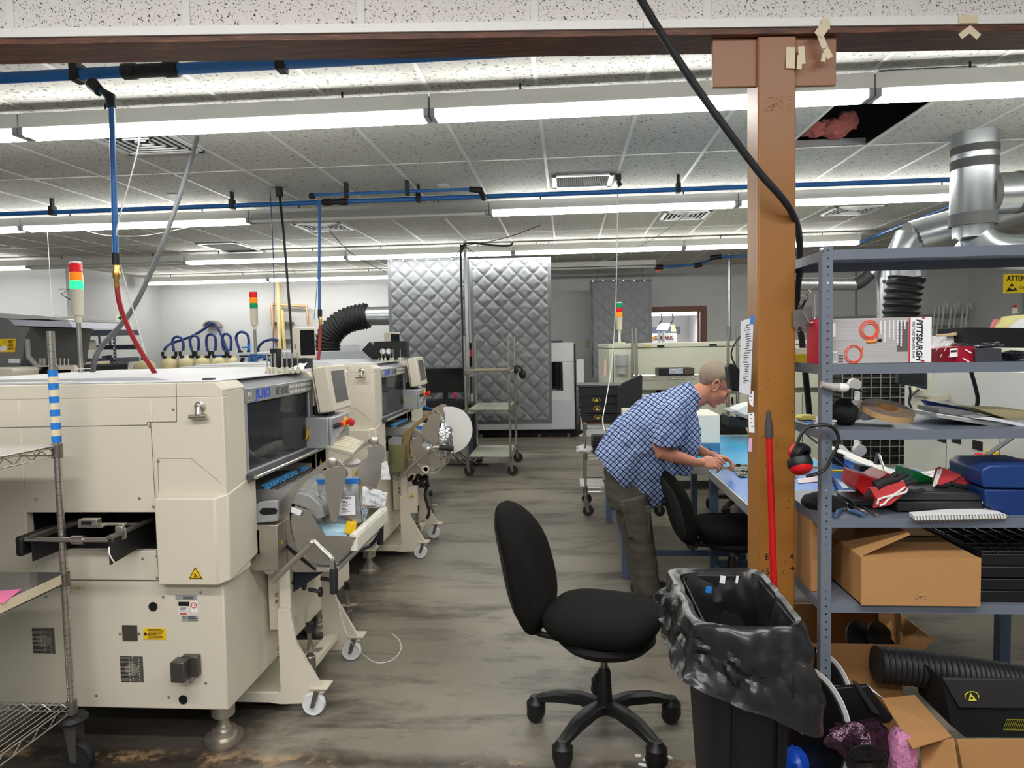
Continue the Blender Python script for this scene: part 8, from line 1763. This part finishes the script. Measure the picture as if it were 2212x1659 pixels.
p = PX(2140, 995, 2.60); MB().box(2.59, 2.62, p.y - .05, p.y + .05, p.z - .05, p.z + .06).build('stop_plate', YELLOW, t, .003); MB().lathe([(.02, 0), (.02, .02), (.045, .03), (.04, .06), (.0, .065)], p + Vector((-.01, .03, 0)), (-1, 0, 0), 18).build('stop_button', RED, t); p = PX(2170, 1000, 2.60); MB().lathe([(.03, 0), (.03, .02), (.02, .03)], p, (-1, 0, 0), 16).build('rotary_switch', BLACK, t)
t = thing('computer_monitor', 'dark monitor on a pale arm behind the second and third shelves', 'monitor', tuple(P(1975, 865, 5.0)))
MB().prism([P(*C7(*c), 5.0) for c in [(1065, -20), (1330, -20), (1330, 175), (1060, 120)]], (0, .05, 0)).build('casing', mat('monitor_navy', (34, 38, 48), 0.4), t, .006); MB().prism([P(*C7(*c), 4.996) for c in [(1080, 0), (1300, 5), (1300, 130), (1078, 105)]], (0, .004, 0)).build('screen', SCREEN, t); MB().prism([P(*C7(*c), 5.06) for c in [(1330, 25), (1368, 25), (1355, 248), (1205, 235), (1205, 175), (1330, 200)]], (0, .08, 0)).prism([P(*C7(*c), 5.08) for c in [(1200, 230), (1285, 240), (1285, 400), (1200, 390)]], (0, .06, 0)).build('arm_panel', CREAMD, t, .004); MB().box(P(1990, 850, 5.1).x, 2.64, 5.1, 5.14, 1.15, 1.19).build('arm', CREAMD, t); MB().prism([P(*C7(*c), 4.99) for c in [(1190, 145), (1222, 148), (1215, 192), (1185, 190)]], (0, .003, 0)).build('sticky_tag', mat('cream_tag', (226, 218, 180), 0.7), t); MB().tube(smooth_path([P(*C7(*c), 4.99) for c in [(1165, 150), (1172, 210), (1160, 290), (1190, 360)]], 4), .008, 6).tube(smooth_path([P(*C7(*c), 4.99) for c in [(1250, 175), (1190, 225), (1165, 280)]], 4), .006, 6).build('cable', BLACK, t)
pipe('power_cable', 'black cable hanging behind the second shelf at the right', [P(2097, 800, 3.4), P(2108, 840, 3.4), P(2112, 865, 3.4), P(2106, 892, 3.4)], .009, BLACK, 8, 'cable')
# wire rack of black trays
t = thing('wire_tray_rack', 'wire rack filled with black trays behind the bench on the right', 'rack', tuple(PZ(1880, 1200, 0)))
a, b = P(1818, 800, 6.3), P(1960, 1020, 6.3); mb = MB()
for k in range(8): x = a.x + (b.x - a.x) * k / 7; mb.cyl((x, 6.28, 0.0), (x, 6.28, a.z + .1), .006, 6)
for k in range(16): z = .15 + (a.z - .05) * k / 15; mb.cyl((a.x, 6.28, z), (b.x, 6.28, z), .004, 6)
mb.build('wire_frame', CHROME, t)
for k in range(22):
    z = .50 + .041 * k; tag(MB().box(a.x + .02, b.x - .02, 6.30, 6.75, z, z + .034).box(a.x + .05 + .03 * (k % 4), a.x + .2 + .03 * (k % 4), 6.296, 6.30, z + .01, z + .03).build('black_tray', BLACK), 'thin black tray in the wire rack behind the bench on the right', 'tray', 'black trays in the wire rack')
t = thing('task_lamp', 'white jointed lamp arm clamped to the bench behind the rack', 'lamp', tuple(P(1852, 985, 4.4)))
MB().bar(P(1852, 845, 4.4), P(1850, 978, 4.4), .02, .035).build('lower_arm', WHITEP, t); MB().bar(P(1843, 832, 4.4), P(1780, 842, 4.42), .02, .03).build('upper_arm', WHITEP, t)
for px, py in ((1845, 830), (1856, 972)): MB().lathe([(.035, -.02), (.035, .02)], P(px, py, 4.38), (0, -1, 0), 18).build('joint', mat('lamp_grey_beige', (205, 200, 192), 0.4), t)
MB().bar(P(1856, 955, 4.39), P(1860, 970, 4.39), .015, .012).build('spring', STEEL, t)
for k, (nm, lb, pts, Y, th, m_) in enumerate((('cable_duct', 'white cable running along the bench rail behind the rack', [(1812, 960), (1822, 962), (1835, 975), (1850, 982), (1848, 986), (1830, 980), (1812, 966)], 4.45, .02, WHITEP), ('black_stand', 'black desk stand with a steel rod on the rear rail', [(1893, 1004), (1899, 980), (1903, 980), (1906, 1004)], 3.72, .04, BLACK), ('black_box', 'black equipment box under the bench rail behind the rack post', [(1795, 975), (1845, 988), (1843, 1015), (1793, 1000)], 4.2, .2, BLACK), ('black_card_box', 'small black box on the bench mat near the rear rail', [(1858, 1005), (1895, 1012), (1892, 1022), (1856, 1018)], 3.75, .08, BLACK), ('yellow_note', 'yellow note on the bench beside the rack post', [(1794, 1016), (1826, 1016), (1826, 1020), (1794, 1021)], 3.9, .02, YELLOW))):
    O2(nm, lb, nm.split('_')[-1], pts, Y, th, m_)
tag(MB().cyl(P(1899, 982, 3.72), P(1911, 1018, 3.66), .006, 8).build('steel_rod', CHROME), 'steel rod leaning on the black desk stand', 'rod')
for k, (c4, m_, lb) in enumerate((([(1794, 1022), (1848, 1018), (1876, 1052), (1822, 1056)], PAPER, 'drawing sheet on the bench behind the rack post'), ([(1872, 1022), (1908, 1016), (1918, 1036), (1890, 1042)], PAPER, 'white drawing sheet on the bench left of the red bin'), ([(1990, 1020), (2020, 1016), (2035, 1040), (2000, 1046)], PAPER, 'lined white papers behind the green bin'), ([(1722, 1034), (1765, 1030), (1770, 1040), (1725, 1044)], mat('pinkish_sheet', (232, 214, 214), 0.7), 'pinkish sheet on the blue mat beside the ear muffs'), ([(1915, 1012), (1948, 1014), (1960, 1026), (1925, 1024)], mat('light_blue_sheet', (120, 180, 232), 0.6), 'light blue sheet on the bench below the rear rail'))):
    q = [PZ(*p, .758) for p in c4]; mb = MB().prism(q, (0, 0, .001)); mb.use(1); random.seed(k + 40)
    if k in (0, 1, 2):
        for j in range(40): p = q[0].lerp(q[1], random.uniform(.08, .9)).lerp(q[3].lerp(q[2], random.uniform(.08, .9)), random.uniform(.1, .9)); mb.box(p.x, p.x + random.uniform(.004, .02), p.y, p.y + .003, .759, .7594)
    tag(mb.build('paper_sheet', [m_, INK]), lb, 'paper')
# ducts
t = thing('steel_duct', 'tall galvanised duct dropping from the ceiling with grey taped bands', 'duct', tuple(P(2095, 520, 5.4)))
YD = 5.4; r_ = .150; c0 = PZ(2107, 312, ZC); c0 = P(2107, 318, YD); c1 = P(2102, 470, YD); c2 = P(2100, 515, YD)
mb = MB().tube([c0 + Vector((0, 0, .12)), c1, c1.lerp(c2, .25), c2], [r_, r_, r_ * .86, r_ * .84], 28); mb.build('duct', GALV, t)
TAPEG = mat('grey_duct_mastic', (92, 92, 92), 0.7, bump=.2, bscale=40)
for p0_, p1_, rr_ in (((2106, 318), (2106, 334), 1.015), ((2105, 346), (2105, 366), 1.015), ((2102, 462), (2102, 488), 1.02)): MB().cyl(P(*p0_, YD), P(*p1_, YD), r_ * rr_, 28).build('mastic_band', TAPEG, t)
MB().cyl(P(2130, 420, YD), P(2400, 402, YD), .145, 26).build('side_branch', GALV, t); MB().cyl(P(2190, 416, YD), P(2203, 415, YD), .148, 26).build('mastic_band', TAPEG, t)
j0, j1 = P(2128, 420, YD), P(2142, 419, YD); MB().cyl(j0, j1, .150, 26).build('mastic_seam', TAPEG, t)
MB().tube(smooth_path([P(2100, 510, YD), P(2120, 530, YD), P(2170, 545, YD), P(2300, 550, YD)]), .13, 22).build('elbow', GALV, t)
t = thing('steel_duct', 'fat galvanised duct slanting behind the tall duct above the rack', 'duct', tuple(P(2000, 520, 6.6)))
MB().tube([P(1972, 515, 6.6), P(2060, 492, 6.5), P(2280, 420, 5.9)], .155, 26).build('duct', GALV, t)
for p0_ in (1965, 2030): k = (p0_ - 1972) / 88; MB().cyl(P(p0_, 517 - 23 * k, 6.6), P(p0_ + 12, 514 - 23 * k, 6.6), .158, 26).build('band', TAPEG, t)
MB().tube([P(1972, 515, 6.6), P(1958, 540, 6.6), P(1962, 600, 6.6)], [.155, .15, .145], 24).build('drop', GALV, t)
MB().cyl(P(1966, 560, 6.6), P(1958, 602, 6.6), .128, 24).build('steel_drop', GALV, t)
flex_hose([P(1958, 602, 6.6), P(1950, 640, 6.6), P(1944, 700, 6.6), P(1940, 770, 6.6)], .145, .06, RUBBER, n=22).build('black_flex', RUBBER, t); MB().lathe([(.15, -.012), (.156, 0), (.15, .012)], P(1958, 604, 6.6), (0, 0, 1), 24).build('hose_clamp', BLACK, t)
t = thing('steel_duct', 'slim galvanised pipe with a branching elbow behind the rack post', 'duct', tuple(P(1900, 690, 8.6)))
YG = 8.6; MB().tube([P(1700, 614, YG), P(1848, 614, YG)], .072, 20).build('horizontal_pipe', GALV, t); MB().tube(smooth_path([P(1845, 614, YG), P(1860, 608, YG), P(1880, 590, YG)], 4), .075, 20).build('taped_bend', DUCTTAPE, t); MB().tube([P(1878, 592, YG), P(1900, 568, YG), P(1910, 590, YG), P(1910, 612, YG)], .08, 20).build('elbow', GALV, t); MB().cyl(P(1908, 600, YG), P(1907, 730, YG), .075, 20).build('drop_pipe', GALV, t); MB().cyl(P(1910, 606, YG), P(1910, 614, YG), .08, 20).build('tape_band', DUCTTAPE, t)
# sign, wall trunking, tubes in the corner
t = thing('warning_sign', 'yellow attention sign hanging at the right edge', 'sign', tuple(P(2190, 630, 9.5)))
a, b = P(2168, 592, 9.5), P(2168, 634, 9.5); x0, H_ = a.x, a.z - b.z; W_ = H_ * 1.75
MB().box(x0, x0 + W_, 9.5, 9.508, b.z, a.z).build('board', mat('sign_yellow', (236, 206, 20), 0.5), t, .002)
mb = MB().text('ATTENTION', frame((x0 + .04, 9.499, a.z - H_ * .24), XV, UP), H_ * .36, .001, 'LEFT', bold=.003, sx=.82); mb.text('CONTROLLED AREA', frame((x0 + H_ * .78, 9.499, a.z - H_ * .72), XV, UP), H_ * .17, .001, 'LEFT', sx=.8)
e = Vector((x0 + H_ * .42, 9.499, b.z + H_ * .10)); s_ = H_ * .30; mb.prism([e + Vector((-s_, 0, 0)), e + Vector((-s_ * .45, 0, s_ * .72)), e + Vector((0, 0, s_ * .35)), e + Vector((s_, 0, 0))], (0, -.001, 0)).prism([e + Vector((-s_ * .38, 0, s_ * .85)), e + Vector((s_ * .30, 0, s_ * .85)), e + Vector((-s_ * .02, 0, s_ * 1.5))], (0, -.001, 0)).prism([e + Vector((s_ * .2, 0, s_ * .3)), e + Vector((s_ * .45, 0, s_ * .65)), e + Vector((s_ * .95, 0, s_ * .1))], (0, -.001, 0)); mb.build('lettering', INK, t)
for dx in (.05, W_ - .05): MB().cyl((x0 + dx, 9.504, a.z), (x0 + dx + .08, 9.504, ZC), .003, 5).build('hanging_wire', GREYP, t)
struct('trim_6', MB().box(4.0, XR, YB - .05, YB, 1.92, 1.99).box(4.0, XR - .2, YB - .05, YB, 1.72, 1.78), GREYP)
struct('trim_7', MB().box(4.0, 4.04, YB - .02, YB, 1.2, ZC - .2).box(5.42, 5.45, YB - .02, YB, 1.2, ZC - .2), GREYP)
for k in range(9):
    x = 6.55 + .075 * k; y = 13.3 + .03 * (k % 3); tag(MB().tube([(x - .15, y, 0), (x + .12 + .02 * (k % 4), y + .2, 2.10 + .03 * (k % 3)), (x + .155 + .02 * (k % 4), y + .2, 2.13 + .03 * (k % 3)), (x + .18 + .02 * (k % 4), y + .2, 2.08)], .014, 6).build('spare_tube', WHITEP), 'thin white tube leaning in the bundle in the far right corner', 'tube', 'white tubes leaning in the far right corner')
struct('door_2', MB().box(7.9, 7.98, 12.15, 12.2, 0, 2.2).box(7.9, 9.2, 12.15, 12.2, 2.12, 2.2).box(8.02, 8.06, 12.16, 12.2, 0, 2.08).box(8.02, 9.2, 12.16, 12.2, 2.02, 2.08), WHITEM)
# room beyond the doorway
t = thing('lettered_machine', 'white machine with red and black lettering seen through the doorway', 'machine', (2.1, 16, 0))
a, b = P(1405, 721, 16), P(1462, 738, 16); MB().box(a.x - .6, b.x, 16, 16.8, 0, a.z).build('body', WHITEM, t, .01)
mb = MB().text('SEAMARK', FACE((P(1432, 730, 15.99))), .12, .002, bold=.003, sx=.85); mb.use(1); c = P(1411, 731, 15.99); mb.tube([c + Vector((math.cos(i * PI / 6) * .03, 0, math.sin(i * PI / 6) * .03)) for i in range(12)], .012, 6, closed=True); mb.build('lettering', [mat('dark_red_print', (110, 30, 34), 0.6), mat('orange_ring', (236, 150, 40), 0.6)], t)
for x in (1424, 1433): MB().cyl(P(x, 745, 15.8), P(x, 716, 15.8), .03, 10).build('post', GALV, t)
O2('printer_head', 'dark instrument on top of the machine beyond the doorway', 'instrument', [(1405, 707), (1470, 704), (1470, 721), (1405, 722)], 16.1, .4, NAVY); O2('paper_sheets', 'white sheets propped beyond the doorway', 'paper', [(1418, 712), (1424, 699), (1450, 697), (1442, 714)], 15.9, .02, PAPER, 0); O2('lamp', 'small lamp glowing yellow beyond the doorway', 'lamp', [(1450, 716), (1451, 702), (1457, 701), (1461, 716)], 15.85, .06, mat('warm_lamp', (250, 220, 140), 0.5, emit=.8))
for x in (1428, 1452): tag(MB().tube(smooth_path([P(x, 678, 15.5), P(x + 2, 690, 15.5), P(x - 4, 700, 15.6)]), .012, 6).build('thin_cable', RUBBER), ('left' if x < 1440 else 'right') + ' dark cable dangling inside the doorway', 'cable')

# scraps on the floor by the bin
random.seed(77)
for k, (px, py) in enumerate(((1378, 1632), (1396, 1640), (1436, 1622), (1447, 1636), (1388, 1652))):
    q = PZ(px, py, .002); tag(MB().obox(q, (.022 + .008 * (k % 3), .014, .003), rot('Z', 40 * k)).build('paper_scrap', PAPER), 'small pale scrap on the floor between the chair and the bin', 'scrap', 'paper scraps on the floor by the bin')
